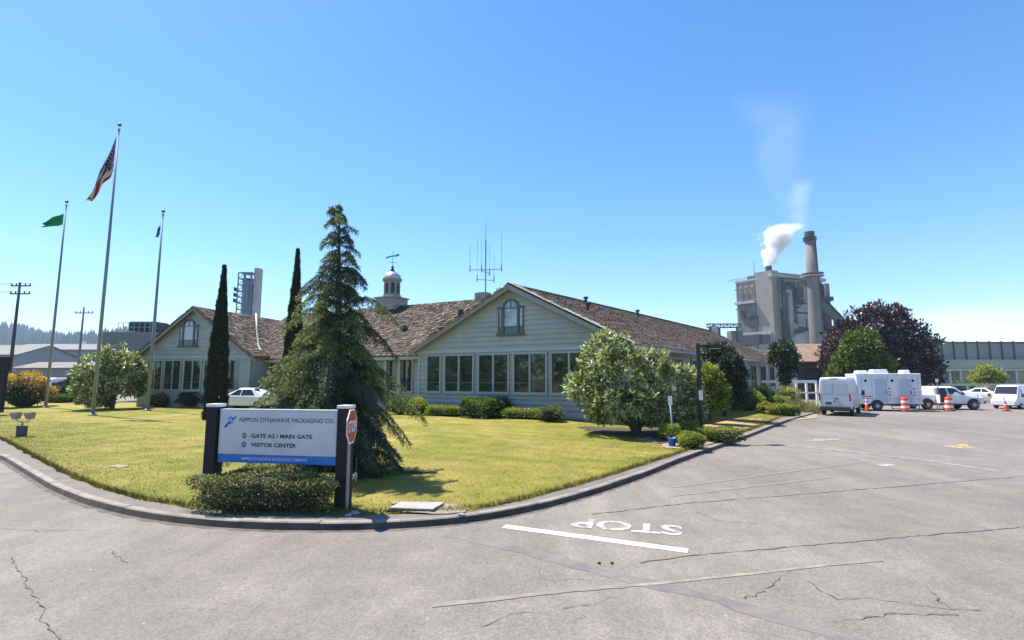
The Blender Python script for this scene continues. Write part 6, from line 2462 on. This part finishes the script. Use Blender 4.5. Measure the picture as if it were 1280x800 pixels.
# the recovery boiler house with its chimney
M['boilerlight'] = rib_mat('pinkish_concrete', (0.25, 0.215, 0.185), (0.33, 0.29, 0.25), 0.25, 'Z', 0.85)
M['boilergrey'] = rib_mat('grey_cladding', (0.10, 0.095, 0.09), (0.155, 0.145, 0.135), 0.6, 'X', 0.7)
M['boilerdark'] = mat('boiler_dark_steel', (0.035, 0.037, 0.042), 0.7, 0.3, 0.2)
M['boilerpale'] = mat('boiler_pale_steel', (0.36, 0.345, 0.33), 0.6, 0.2, 0.2)
M['stackconc'] = mat('chimney_concrete', (0.17, 0.145, 0.13), 0.85, 0.15, 0.1, dirt=(0.15, 0.13, 0.12), dscale=0.1, damt=0.6)
YB = 250
bo = thing('boiler_house', 'towering grey brown boiler house of the mill with pipework and hoods', 'industrial building', (XX(967, YB, 5), YB, 0))
C0 = Vector((XX(968, YB, 25), YB, 0))
e1_ = Vector((-0.62, 0.78, 0)).normalized()
e2_ = Vector((0.93, 0.37, 0)).normalized()


def ray_len(px, C, e):
    return on_line(px, C, C + e)


l1 = ray_len(921, C0, e1_)
l2 = ray_len(1033, C0, e2_)
n1_ = Vector((-e1_.y, e1_.x, 0)); n1_ = n1_ if n1_.y < 0 else -n1_
n2_ = Vector((e2_.y, -e2_.x, 0))


def bbox_(f0, f1, g0, g1, z0, z1, m, name, bev=0):
    """block on the plan frame: f along e1, g along e2"""
    b = MB()
    q = [C0 + e1_ * f + e2_ * g for f, g in ((f0, g0), (f0, g1), (f1, g1), (f1, g0))]
    b.hexa([p + up * z0 for p in q] + [p + up * z1 for p in q])
    return b.build(name, m, bo, world=True)


zt1 = zat(349, YB + 10)
zt2 = zat(338, YB)
bbox_(0.0, l1, 0.5, l2 * 0.55, 0, zt1 - 1, M['boilerlight'], 'main_block')
bbox_(-0.6, 7.5, -0.6, 4.2, 0, zt2, M['boilerlight'], 'corner_tower')
bbox_(1.0, l1 * 0.8, 4.0, l2, 0, zat(343, YB + 8), M['boilergrey'], 'back_block')
bbox_(-0.3, 8.0, 4.21, 8.0, 0, zat(341.5, YB), M['boilerdark'], 'recess_bay')
bbox_(-1.2, 1.0, -1.0, l2, zt2 - 3.2, zt2 - 1.6, M['boilerpale'], 'roof_edge')
bbox_(l1 * 0.1, l1 + 0.3, 0.2, 1.0, zt1 - 1.2, zt1 - 0.2, M['boilerpale'], 'parapet')
# left face: ledge, sunk bay, openings
zl_ = zat(378, YB + 8)
b = MB()
p0, p1 = C0 + e1_ * 8 + n1_ * 1.0, C0 + e1_ * (l1 - 0.5) + n1_ * 1.0
b.bar(p0 + up * zl_, p1 + up * zl_, 3.4, 1.2)
b.build('ledge', M['boilerpale'], bo, world=True)
b = MB()
b.bar(C0 + e1_ * 8 + n1_ * 0.1 + up * (zl_ - 9.5), C0 + e1_ * (l1 - 1.5) + n1_ * 0.1 + up * (zl_ - 9.5), 0.9, 17)
b.build('sunk_bay', M['boilergrey'], bo, world=True)
for (f, px_y, w_, h_, mm) in ((9.5, 400, 4.5, 6, 'boilerdark'), (9.5, 394, 5.0, 1.4, 'boilerpale'), (l1 * 0.8, 392, 2.2, 4, 'boilerdark'), (l1 * 0.55, 424, 10, 5, 'boilerdark'), (l1 * 0.5, 417, 17, 1.5, 'boilerpale'), (l1 * 0.25, 425, 5, 4, 'boilerdark')):
    b = MB()
    p = C0 + e1_ * f + n1_ * 0.7
    b.bar(p - e1_ * w_ / 2 + up * zat(px_y, YB + 6), p + e1_ * w_ / 2 + up * zat(px_y, YB + 6), 1.0, h_)
    b.build('opening' if mm == 'boilerdark' else 'hood', M[mm], bo, world=True)
# right face: pale hood shaped like a gable, ducts, cross bracing
def onr(px, o=0.5):
    return C0 + e2_ * ray_len(px, C0, e2_) + n2_ * o
b = MB()
pa_, pb_ = onr(991, 3), onr(1018, 3)
za, zb_, zc = zat(400, YB), zat(386, YB), zat(374, YB)
pm_ = pa_.lerp(pb_, 0.5)
b.prism([pa_ + up * zat(408, YB), pb_ + up * zat(408, YB), pb_ + up * zb_, pm_ + up * zc, pa_ + up * zb_], -n2_ * 6)
b.build('gabled_hood', M['boilerpale'], bo, world=True)
b = MB()
b.prism([onr(990, 3.6) + up * zat(391, YB), onr(1019, 3.6) + up * zat(391, YB), onr(1019, 3.6) + up * zat(389, YB), onr(990, 3.6) + up * zat(389, YB)], -n2_ * 0.6)
b.build('hood_band', M['boilerdark'], bo, world=True)
for px, w_, y0, y1, mm in ((983.5, 1.6, 362, 425, 'boilerpale'), (977, 1.4, 356, 425, 'boilerdark'), (1003, 0.9, 356, 376, 'boilerpale'), (1029, 2.2, 350, 425, 'boilerdark'), (994, 1.2, 352, 380, 'boilerdark')):
    b = MB()
    p = onr(px, 2.0)
    b.tube([p + up * zat(y1, YB), p + up * zat(y0, YB)], w_, 10)
    b.build('duct', M[mm], bo, world=True, smooth=True)
b = MB()
for (xa_, ya_, xb_, yb_) in ((1000, 353, 1012, 372), (1012, 353, 1000, 372), (1006, 410, 1018, 425), (1018, 410, 1006, 425)):
    b.bar(onr(xa_, 2.2) + up * zat(ya_, YB), onr(xb_, 2.2) + up * zat(yb_, YB), 0.5, 0.5)
b.build('bracing', M['boilerpale'], bo, world=True)
for k, (px, y, r) in enumerate(((985, 422, 4.2), (996, 418, 4.8), (1007, 417, 4.6), (1014, 423, 3.6))):
    b = MB()
    p = onr(px, 7)
    b.lathe((p.x, p.y, 0), [(r, 0), (r, zat(y, YB)), (r * 0.6, zat(y, YB) + 1.5), (0.3, zat(y, YB) + 2)], 16)
    b.build('tank', M['boilerpale'], bo, world=True, smooth=False)
# pipes, landings and boxes crowding the right face
rq = random.Random(31)
for mm in ('boilerpale', 'boilergrey', 'boilerdark'):
    b = MB()
    for k in range(16):
        px = rq.uniform(973, 1032)
        y0 = rq.uniform(348, 420)
        o_ = rq.uniform(0.8, 3.2)
        q = onr(px, o_)
        z = zat(y0, YB)
        kind = rq.random()
        if kind < 0.4: b.box((q.x, q.y, z), (rq.uniform(1.0, 3.2), rq.uniform(1.0, 2.5), rq.uniform(0.8, 3.0)), math.atan2(e2_.y, e2_.x))
        elif kind < 0.7: b.bar(q + up * z, q + e2_ * rq.uniform(3, 8) + up * z, 0.5, 0.45)
        else: b.tube([q + up * z, q + up * (z - rq.uniform(5, 14))], rq.uniform(0.25, 0.6), 8)
    b.build('pipework', M[mm], bo, world=True)
b = MB()
for y in (352, 364, 376, 388, 400, 412):
    p0_, p1_ = onr(972, 2.0) + up * zat(y, YB), onr(1012, 2.0) + up * zat(y, YB)
    b.bar(p0_, p1_, 1.4, 0.15)
    b.bar(p0_ + n2_ * 0.7 + up * 1.1, p1_ + n2_ * 0.7 + up * 1.1, 0.1, 0.1)
b.build('walkway', M['boilergrey'], bo, world=True)
b = MB()
for f in (0.30, 0.45, 0.62, 0.78, 0.92): b.bar(C0 + e1_ * l1 * f + n1_ * 0.25 + up * 4, C0 + e1_ * l1 * f + n1_ * 0.25 + up * (zt1 - 2), 0.5, 0.5, up=n1_)
for y in (360, 385, 410): b.bar(C0 + e1_ * 8 + n1_ * 0.25 + up * zat(y, YB + 8), C0 + e1_ * l1 + n1_ * 0.25 + up * zat(y, YB + 8), 0.45, 0.5)
b.build('facing_rib', M['boilergrey'], bo, world=True)
# outlet stack that gives off the steam
pst = C0 + e1_ * 3.5 + e2_ * 3.5
b = MB()
b.tube([pst + up * (zt2 - 1), pst + up * zat(333, YB + 4)], 1.5, 12)
b.build('steam_outlet', M['boilerdark'], bo, world=True)
b = MB()
for k in range(9):
    p = C0 + e1_ * (l1 * 0.62 + k * 1.4) + e2_ * 1.2
    b.bar(p + up * (zt1 - 0.5), p + up * (zt1 + 1.0), 0.15, 0.15)
b.bar(C0 + e1_ * (l1 * 0.62) + e2_ * 1.2 + up * (zt1 + 1.0), C0 + e1_ * (l1 * 0.62 + 11) + e2_ * 1.2 + up * (zt1 + 1.0), 0.15, 0.15)
b.tube([C0 + e1_ * (l1 * 0.5) + e2_ * 1.5 + up * (zt1 - 0.5), C0 + e1_ * (l1 * 0.5) + e2_ * 1.5 + up * (zt1 + 9)], 0.14, 6)
b.build('roof_rail', M['boilerdark'], bo, world=True)

ch = thing('chimney', 'tall brown concrete mill chimney with ring platforms against the boiler house', 'chimney', (XX(1019, 238, 5), 238, 0))
cx, cy = XX(1015.5, 238, 50), 238
zc1 = zat(290, 238)
b = MB()
b.lathe((cx, cy, 0), [(3.2, 0), (2.9, zc1 * 0.3), (2.4, zc1 * 0.7), (2.05, zc1 - 4)], 24)
b.build('shaft', M['stackconc'], ch, world=True, smooth=True)
b = MB()
b.lathe((cx, cy, zc1 - 4), [(2.05, 0), (2.15, 0.4), (2.15, 4), (1.8, 4), (1.8, 2)], 24)
b.build('crown', M['boilerdark'], ch, world=True)
for y, r in ((301, 2.9), (346, 4.9)):
    b = MB()
    z = zat(y, 238)
    b.lathe((cx, cy, z), [(2.0, 0), (r, 0.0), (r, 0.35), (2.0, 0.35)], 24)
    for k in range(16):
        a = 2 * PI * k / 16
        b.bar((cx + r * math.cos(a), cy + r * math.sin(a), z + 0.3), (cx + r * math.cos(a), cy + r * math.sin(a), z + 1.5), 0.12, 0.12)
    b.lathe((cx, cy, z + 1.4), [(r - 0.07, 0), (r + 0.07, 0), (r + 0.07, 0.15), (r - 0.07, 0.15)], 24)
    b.build('ring_platform', M['boilerpale'] if y > 320 else M['boilerdark'], ch, world=True)
b = MB()
b.bar((cx + 2.2, cy - 2.2, 2), (cx + 1.6, cy - 1.6, zc1 - 5), 0.7, 0.5)
b.build('ladder_cage', M['boilerdark'], ch, world=True)

cv = thing('conveyor', 'sloping grey enclosed conveyor running down from the chimney side to the purple tree', 'conveyor', (XX(1045, 246, 5), 246, 0))
pA_, pB_ = Vector(P(1030, 380, 249)), Vector(P(1062, 414, 238))
b = MB()
b.bar(pA_, pB_, 3.4, 3.0)
b.build('gallery', M['boilergrey'], cv, world=True)
b = MB()
b.bar(pA_ + up * 3.0, pB_ + up * 3.0, 0.8, 0.8)
b.build('pipe', M['boilerdark'], cv, world=True)
for f in (0.3, 0.75):
    q = pA_.lerp(pB_, f)
    b = MB()
    for sgn in (-1, 1): b.bar((q.x + sgn * 3, q.y, 0), (q.x + sgn * 0.8, q.y, q.z - 1.4), 0.6, 0.6)
    b.build('trestle', M['boilerdark'], cv, world=True)
b = MB()
b.box((pA_.x + 1.2, pA_.y, pA_.z + 2.4), (5, 4, 2))
b.build('head_house', M['boilerdark'], cv, world=True)

gp = thing('pipe_bridge', 'dark open pipe bridge on legs left of the boiler house', 'pipe bridge', (XX(905, 240, 5), 240, 0))
b = MB()
xa, xb = XX(884, 240, 25), XX(926, 240, 25)
za, zb_ = zat(405, 240), zat(409.5, 240)
for z in (za, zb_): b.bar((xa, 240, z), (xb, 240, z), 0.7, 0.5)
n_ = 10
for k in range(n_ + 1):
    x = xa + (xb - xa) * k / n_
    b.bar((x, 240, zb_), (x, 240, za), 0.3, 0.3)
    if k < n_: b.bar((x, 240, zb_ if k % 2 else za), (x + (xb - xa) / n_, 240, za if k % 2 else zb_), 0.25, 0.25)
b.build('truss', M['boilerdark'], gp, world=True)
for px in (888, 900, 922):
    b = MB()
    x = XX(px, 240, 20)
    b.bar((x, 240, 0), (x, 240, zb_), 0.7, 0.7)
    b.build('leg', M['boilerdark'], gp, world=True)
b = MB()
x = XX(919, 243, 20)
b.box((x, 243, zat(414, 243) / 2), (5.5, 5, zat(414, 243)))
b.build('tower', M['boilergrey'], gp, world=True)
b = MB()
x = XX(893, 241, 20)
b.lathe((x, 241, 0), [(2.0, 0), (2.0, zat(409, 241)), (0.5, zat(406, 241))], 14)
b.build('tank', M['boilerpale'], gp, world=True)
# clutter of the mill yard seen over the wing roof
for (px, y, w_, Yy, mm, lab) in ((938, 433, 8, 180, 'boilerpale', 'pale low mill shed above the end of the wing roof'), (955, 436, 6, 172, 'white', 'small white mill hut between wing roof and boiler house')):
    x = XX(px, Yy, 12)
    W_ = w_ * 2.2 * Yy / 640
    t, *_r = simple_hall('mill_hut', lab, 'hut', [(x - W_ / 2, Yy, 0), (x + W_ / 2, Yy, 0), (x + W_ / 2, Yy + 7, 0), (x - W_ / 2, Yy + 7, 0)], zat(y, Yy) - 1.2, zat(y, Yy), M[mm], M['boilerdark'], 0.4, [(0.2, 0.45, zat(y, Yy) - 4.5, zat(y, Yy) - 2.6), (0.6, 0.85, zat(y, Yy) - 4.5, zat(y, Yy) - 2.6)])

# lattice stack behind the main roof
ls = thing('process_tower', 'blue grey process tower with a pale shaft and side landings behind the main roof', 'industrial tower', (XX(313, 150, 5), 150, 0))
YT = 150
x0, x1, x2 = XX(301, YT, 30), XX(318.5, YT, 30), XX(326, YT, 30)
ztop = zat(336, YT)
b = MB()
b.box(((x1 + x2) / 2, YT, ztop / 2), (x2 - x1 - 0.3, 2.2, ztop))
b.build('pale_shaft', M['galvtower'] if 'galvtower' in M else M['boilerpale'], ls, world=True)
b = MB()
zq = zat(342, YT)
for xx_ in (x0, (x0 + x1) / 2, x1 - 0.2):
    for yy in (YT - 1.6, YT + 1.6):
        b.bar((xx_, yy, 0), (xx_, yy, zq), 0.28, 0.28)
nl_ = 12
for k in range(nl_ + 1):
    z = zq * (0.35 + 0.65 * k / nl_)
    for yy in (YT - 1.6, YT + 1.6): b.bar((x0, yy, z), (x1, yy, z), 0.2, 0.25)
    b.box(((x0 + x1) / 2, YT, z), (x1 - x0, 3.2, 0.1))
    if k < nl_:
        z2 = zq * (0.35 + 0.65 * (k + 1) / nl_)
        xm2 = (x0 + x1) / 2
        b.bar((x0, YT - 1.6, z), (xm2, YT - 1.6, z2), 0.14, 0.14)
        b.bar((x1, YT - 1.6, z), (xm2, YT - 1.6, z2), 0.14, 0.14)
b.build('frame', mat('blue_grey_steel', (0.16, 0.19, 0.24), 0.6, 0.15, 0.3), ls, world=True)
b = MB()
b.lathe(((x0 + x1) / 2, YT, 0), [(1.5, 0), (1.5, zat(352, YT)), (0.8, zat(348, YT))], 16)
b.build('vessel', mat('steel_blue_vessel', (0.20, 0.24, 0.31), 0.5, 0.1, 0.3), ls, world=True, smooth=True)
for y in (364, 371, 378):
    b = MB()
    z = zat(y, YT)
    b.box((x0 - 0.7, YT, z), (1.4, 2.4, 0.15))
    b.box((x0 - 1.35, YT, z + 0.55), (0.1, 2.4, 1.0))
    b.build('landing', M['boilerdark'], ls, world=True)

# mill halls on the left
M['lefthall'] = rib_mat('blue_grey_sheet', (0.15, 0.20, 0.22), (0.21, 0.26, 0.28), 0.9)
M['leftroof'] = mat('weathered_grey_roof', (0.105, 0.10, 0.09), 0.7, 0.12, 0.1)
simple_hall('mill_hall', 'long blue grey mill hall under the wooded hill at the far left', 'industrial building', [(XX(-10, 170, 5), 170, 0), (XX(172, 170, 5), 170, 0), (XX(172, 170, 5), 196, 0), (XX(-10, 170, 5), 196, 0)], zat(437, 170), zat(430.5, 183), M['lefthall'], M['leftroof'], 0.8, [(0.02 + 0.08 * k, 0.06 + 0.08 * k, 4.0, 6.2) for k in range(12)])
simple_hall('mill_hall', 'pale walled lower mill hall cut by the left picture edge behind the utility pole', 'industrial building', [(XX(-60, 120, 5), 120, 0), (XX(19, 120, 5), 120, 0), (XX(19, 120, 5), 136, 0), (XX(-60, 120, 5), 136, 0)], zat(443, 120), zat(432, 128), mat('pale_shed_wall', (0.24, 0.26, 0.27), 0.7, 0.1, 0.3), M['leftroof'], 0.6, [(0.1 + 0.2 * k, 0.2 + 0.2 * k, 2.0, 4.2) for k in range(5)])
simple_hall('yard_building', 'low pale building behind the golden bush and the left flagpole', 'building', [(XX(18, 95, 2), 95, 0), (XX(108, 95, 2), 95, 0), (XX(108, 95, 2), 105, 0), (XX(18, 95, 2), 105, 0)], zat(460, 95), zat(453.5, 100), mat('low_wall', (0.22, 0.21, 0.20), 0.7, 0.15, 0.4), mat('streaked_roof', (0.16, 0.13, 0.11), 0.8, 0.3, 0.6), 0.5, [(0.05 + 0.16 * k, 0.15 + 0.16 * k, 0.9, 3.0) for k in range(6)])
# wooded hills
def hill(name, pts, Y, depth, m, dens, tree_h, leafm, label):
    """a ridge: pts are (px, py) of the skyline"""
    b = MB()
    prof = [P(x, y, Y) for x, y in pts]
    vs, nrow = [], 10
    for i, p in enumerate(prof):
        for j in range(nrow + 1):
            f = j / nrow
            vs.append((p[0] * (1 - 0.25 * (1 - f)) , Y - depth * (1 - f), p[2] * math.sin(f * PI / 2) - 3 * (1 - f)))
        vs.append((p[0], Y + depth, -3))
    k = nrow + 2
    fs = [(i * k + j, (i + 1) * k + j, (i + 1) * k + j + 1, i * k + j + 1) for i in range(len(prof) - 1) for j in range(k - 1)]
    b.add(vs, fs)
    tag(b.build(name, m, smooth=True), kind='structure')
    # woods on it
    L = []
    for i in range(len(prof) - 1):
        n = int(dens)
        for q in range(n):
            f = (q + R.random()) / n
            a = Vector(prof[i]).lerp(Vector(prof[i + 1]), f)
            g = R.random() ** 0.6
            x = a.x * (1 - 0.25 * (1 - g))
            y = Y - depth * (1 - g)
            z = a.z * math.sin(g * PI / 2) - 3 * (1 - g)
            L.append((x, y, z, tree_h * R.uniform(0.55, 1.25)))
    V = []
    for (x, y, z, h) in L:
        rb = h * R.uniform(0.2, 0.3)
        for s_ in range(3):
            z0, z1 = z + h * (0.0 + 0.28 * s_), z + h * (0.5 + 0.25 * s_)
            r = rb * (1 - 0.27 * s_)
            for q in range(6):
                a0 = q * PI / 3 + s_
                a1 = a0 + PI / 3
                k0, k1_ = R.uniform(0.75, 1.2), R.uniform(0.75, 1.2)
                V.append([(x + r * k0 * math.cos(a0), y + r * k0 * math.sin(a0), z0), (x + r * k1_ * math.cos(a1), y + r * k1_ * math.sin(a1), z0 - h * 0.03), (x, y, z1), (x, y, z1)])
    tag(quads_obj('hill_woods', np.array(V), leafm), label, 'woods', kind='stuff')


M['hillsoil'] = mat('hill_undergrowth', (0.03, 0.05, 0.025), 0.95, 0.3, 0.01)
hill('hill', [(-120, 420), (-60, 414), (0, 421), (8, 417), (30, 417), (48, 421), (70, 427), (100, 430), (140, 428), (165, 424), (200, 424), (260, 430), (330, 436)], 1500, 700, M['hillsoil'], 110, 26, LEAF['pine'], 'dense conifer woods covering the hazy blue hill at the far left')
# woods behind the viewpoint, seen mirrored in the window panes
V = []
pts = []
bl = []
for k in range(26):
    a = math.radians(148 + 9.6 * k)
    d = 58 + 10 * math.sin(k * 2.3)
    bl.append((d * math.cos(a), d * math.sin(a) - 6, 4.5 + 1.2 * math.sin(k * 1.7), 7.5, 6.0, 4.6 + 1.2 * math.sin(k * 3.1)))
bl = [q for q in bl if q[1] < -6 or (q[0] < -45 and q[1] < 16)]
c_, nd_ = blob_points(bl, 5200, NP, 0.55, 0.0)
cc = np.repeat(c_, 5, 0) + NP.normal(0, 0.5, (len(c_) * 5, 3))
aa = np.repeat(nd_, 5, 0) + NP.normal(0, 0.8, (len(c_) * 5, 3))
tag(quads_obj('roadside_woods', leaf_quads(cc, aa, 1.1, 0.6, NP), LEAF['maple']), 'green roadside woods mirrored in the office window panes', 'woods', kind='stuff')

# ------------------------------------------------------------------ steam
def steam(name, label, origin, size, tilt, build_fn):
    pass


def steam_mat(name, dens, r0, r1, x1, thr, nscale, gain, H, curve=0.0):
    """a rising plume in the object's own metres: axis leans by x1 over height H, radius r0 to r1"""
    m = bpy.data.materials.new(name)
    m.use_nodes = True
    nt = m.node_tree
    nt.nodes.remove(nt.nodes['Principled BSDF'])
    out = nt.nodes['Material Output']
    tc = N(nt, 'ShaderNodeTexCoord').outputs['Object']
    sp_ = N(nt, 'ShaderNodeSeparateXYZ')
    nt.links.new(tc, sp_.inputs[0])
    X, Y_, Z_ = sp_.outputs
    f = mathn(nt, 'DIVIDE', Z_, H, True)
    ax = mathn(nt, 'MULTIPLY', mathn(nt, 'POWER', f, 1.0 + curve), x1)
    wob = mathn(nt, 'MULTIPLY', mathn(nt, 'SUBTRACT', noise(nt, tc, nscale * 0.5, 2, 0.5), 0.5), r1 * 1.6)
    dx = mathn(nt, 'ADD', mathn(nt, 'SUBTRACT', X, ax), mathn(nt, 'MULTIPLY', wob, f))
    rr_ = mathn(nt, 'SQRT', mathn(nt, 'ADD', mathn(nt, 'MULTIPLY', dx, dx), mathn(nt, 'MULTIPLY', Y_, Y_)))
    rad = mathn(nt, 'ADD', mathn(nt, 'MULTIPLY', mathn(nt, 'POWER', f, 0.7), r1 - r0), r0)
    k = mathn(nt, 'SUBTRACT', 1.0, mathn(nt, 'DIVIDE', rr_, rad), True)
    nz = noise(nt, tc, nscale, 6, 0.62, 0.3)
    # carve billows: density where core plus noise passes the threshold
    s = mathn(nt, 'SUBTRACT', mathn(nt, 'ADD', mathn(nt, 'MULTIPLY', k, 0.75), nz), thr)
    s = mathn(nt, 'MULTIPLY', s, gain, True)
    s = mathn(nt, 'MULTIPLY', s, mathn(nt, 'MULTIPLY', mathn(nt, 'SUBTRACT', 1.0, f), 5.0, True))
    s = mathn(nt, 'MULTIPLY', s, mathn(nt, 'GREATER_THAN', k, 0.001))
    d = mathn(nt, 'MULTIPLY', s, dens)
    v = N(nt, 'ShaderNodeVolumePrincipled')
    v.inputs['Color'].default_value = (1.0, 1.0, 1.0, 1)
    v.inputs['Anisotropy'].default_value = 0.35
    nt.links.new(d, v.inputs['Density'])
    nt.links.new(v.outputs[0], out.inputs['Volume'])
    return m


def plume(name, label, base, H, x1, r, m, n=10):
    b = MB()
    rows_ = [(0.0, 1.0), (1.0, 1.0)]
    pts = [(x1 * i / 8 * 1.0, 0, H * i / 8) for i in range(9)]
    x_lo, x_hi = min(0, x1) - r, max(0, x1) + r
    b.box(((x_lo + x_hi) / 2, 0, H / 2), (x_hi - x_lo, 2 * r, H))
    o = b.build(name, m)
    o.location = base
    return tag(o, label, 'steam', kind='stuff')


zs_ = zat(333, YB + 4)
plume('steam_plume', 'dense white steam billowing right from the boiler house outlet', (pst.x, pst.y, zs_), 21, 8.5, 11.0, steam_mat('steam', 0.9, 2.6, 11.0, 8.5, 0.66, 0.27, 3.0, 21, 0.1))
p = P(1000, 288, YB + 4)
plume('thin_steam', 'thin fading wisp of steam above the dense white steam', p, 28, 1.5, 9, steam_mat('thin_steam', 0.03, 4.0, 8.5, 1.5, 0.62, 0.12, 2.0, 28))

p = P(1000, 300, YB + 8)
plume('drifting_steam', 'very faint broad veil of steam drifting up over the mill', p, 80, -14, 30, steam_mat('drifting_steam', 0.0045, 6.0, 26.0, -14.0, 0.70, 0.045, 2.5, 80))
# the air between here and the hill
m = bpy.data.materials.new('air')
m.use_nodes = True
nt = m.node_tree
nt.nodes.remove(nt.nodes['Principled BSDF'])
v = N(nt, 'ShaderNodeVolumePrincipled')
v.inputs['Color'].default_value = (0.66, 0.82, 1.0, 1)
v.inputs['Density'].default_value = 0.00019
v.inputs['Anisotropy'].default_value = 0.0
nt.links.new(v.outputs[0], nt.nodes['Material Output'].inputs['Volume'])
HAZE = True
if HAZE:
    b = MB()
    b.box((0, 2800, 134), (8400, 6900, 272))
    tag(b.build('haze', m), kind='stuff')
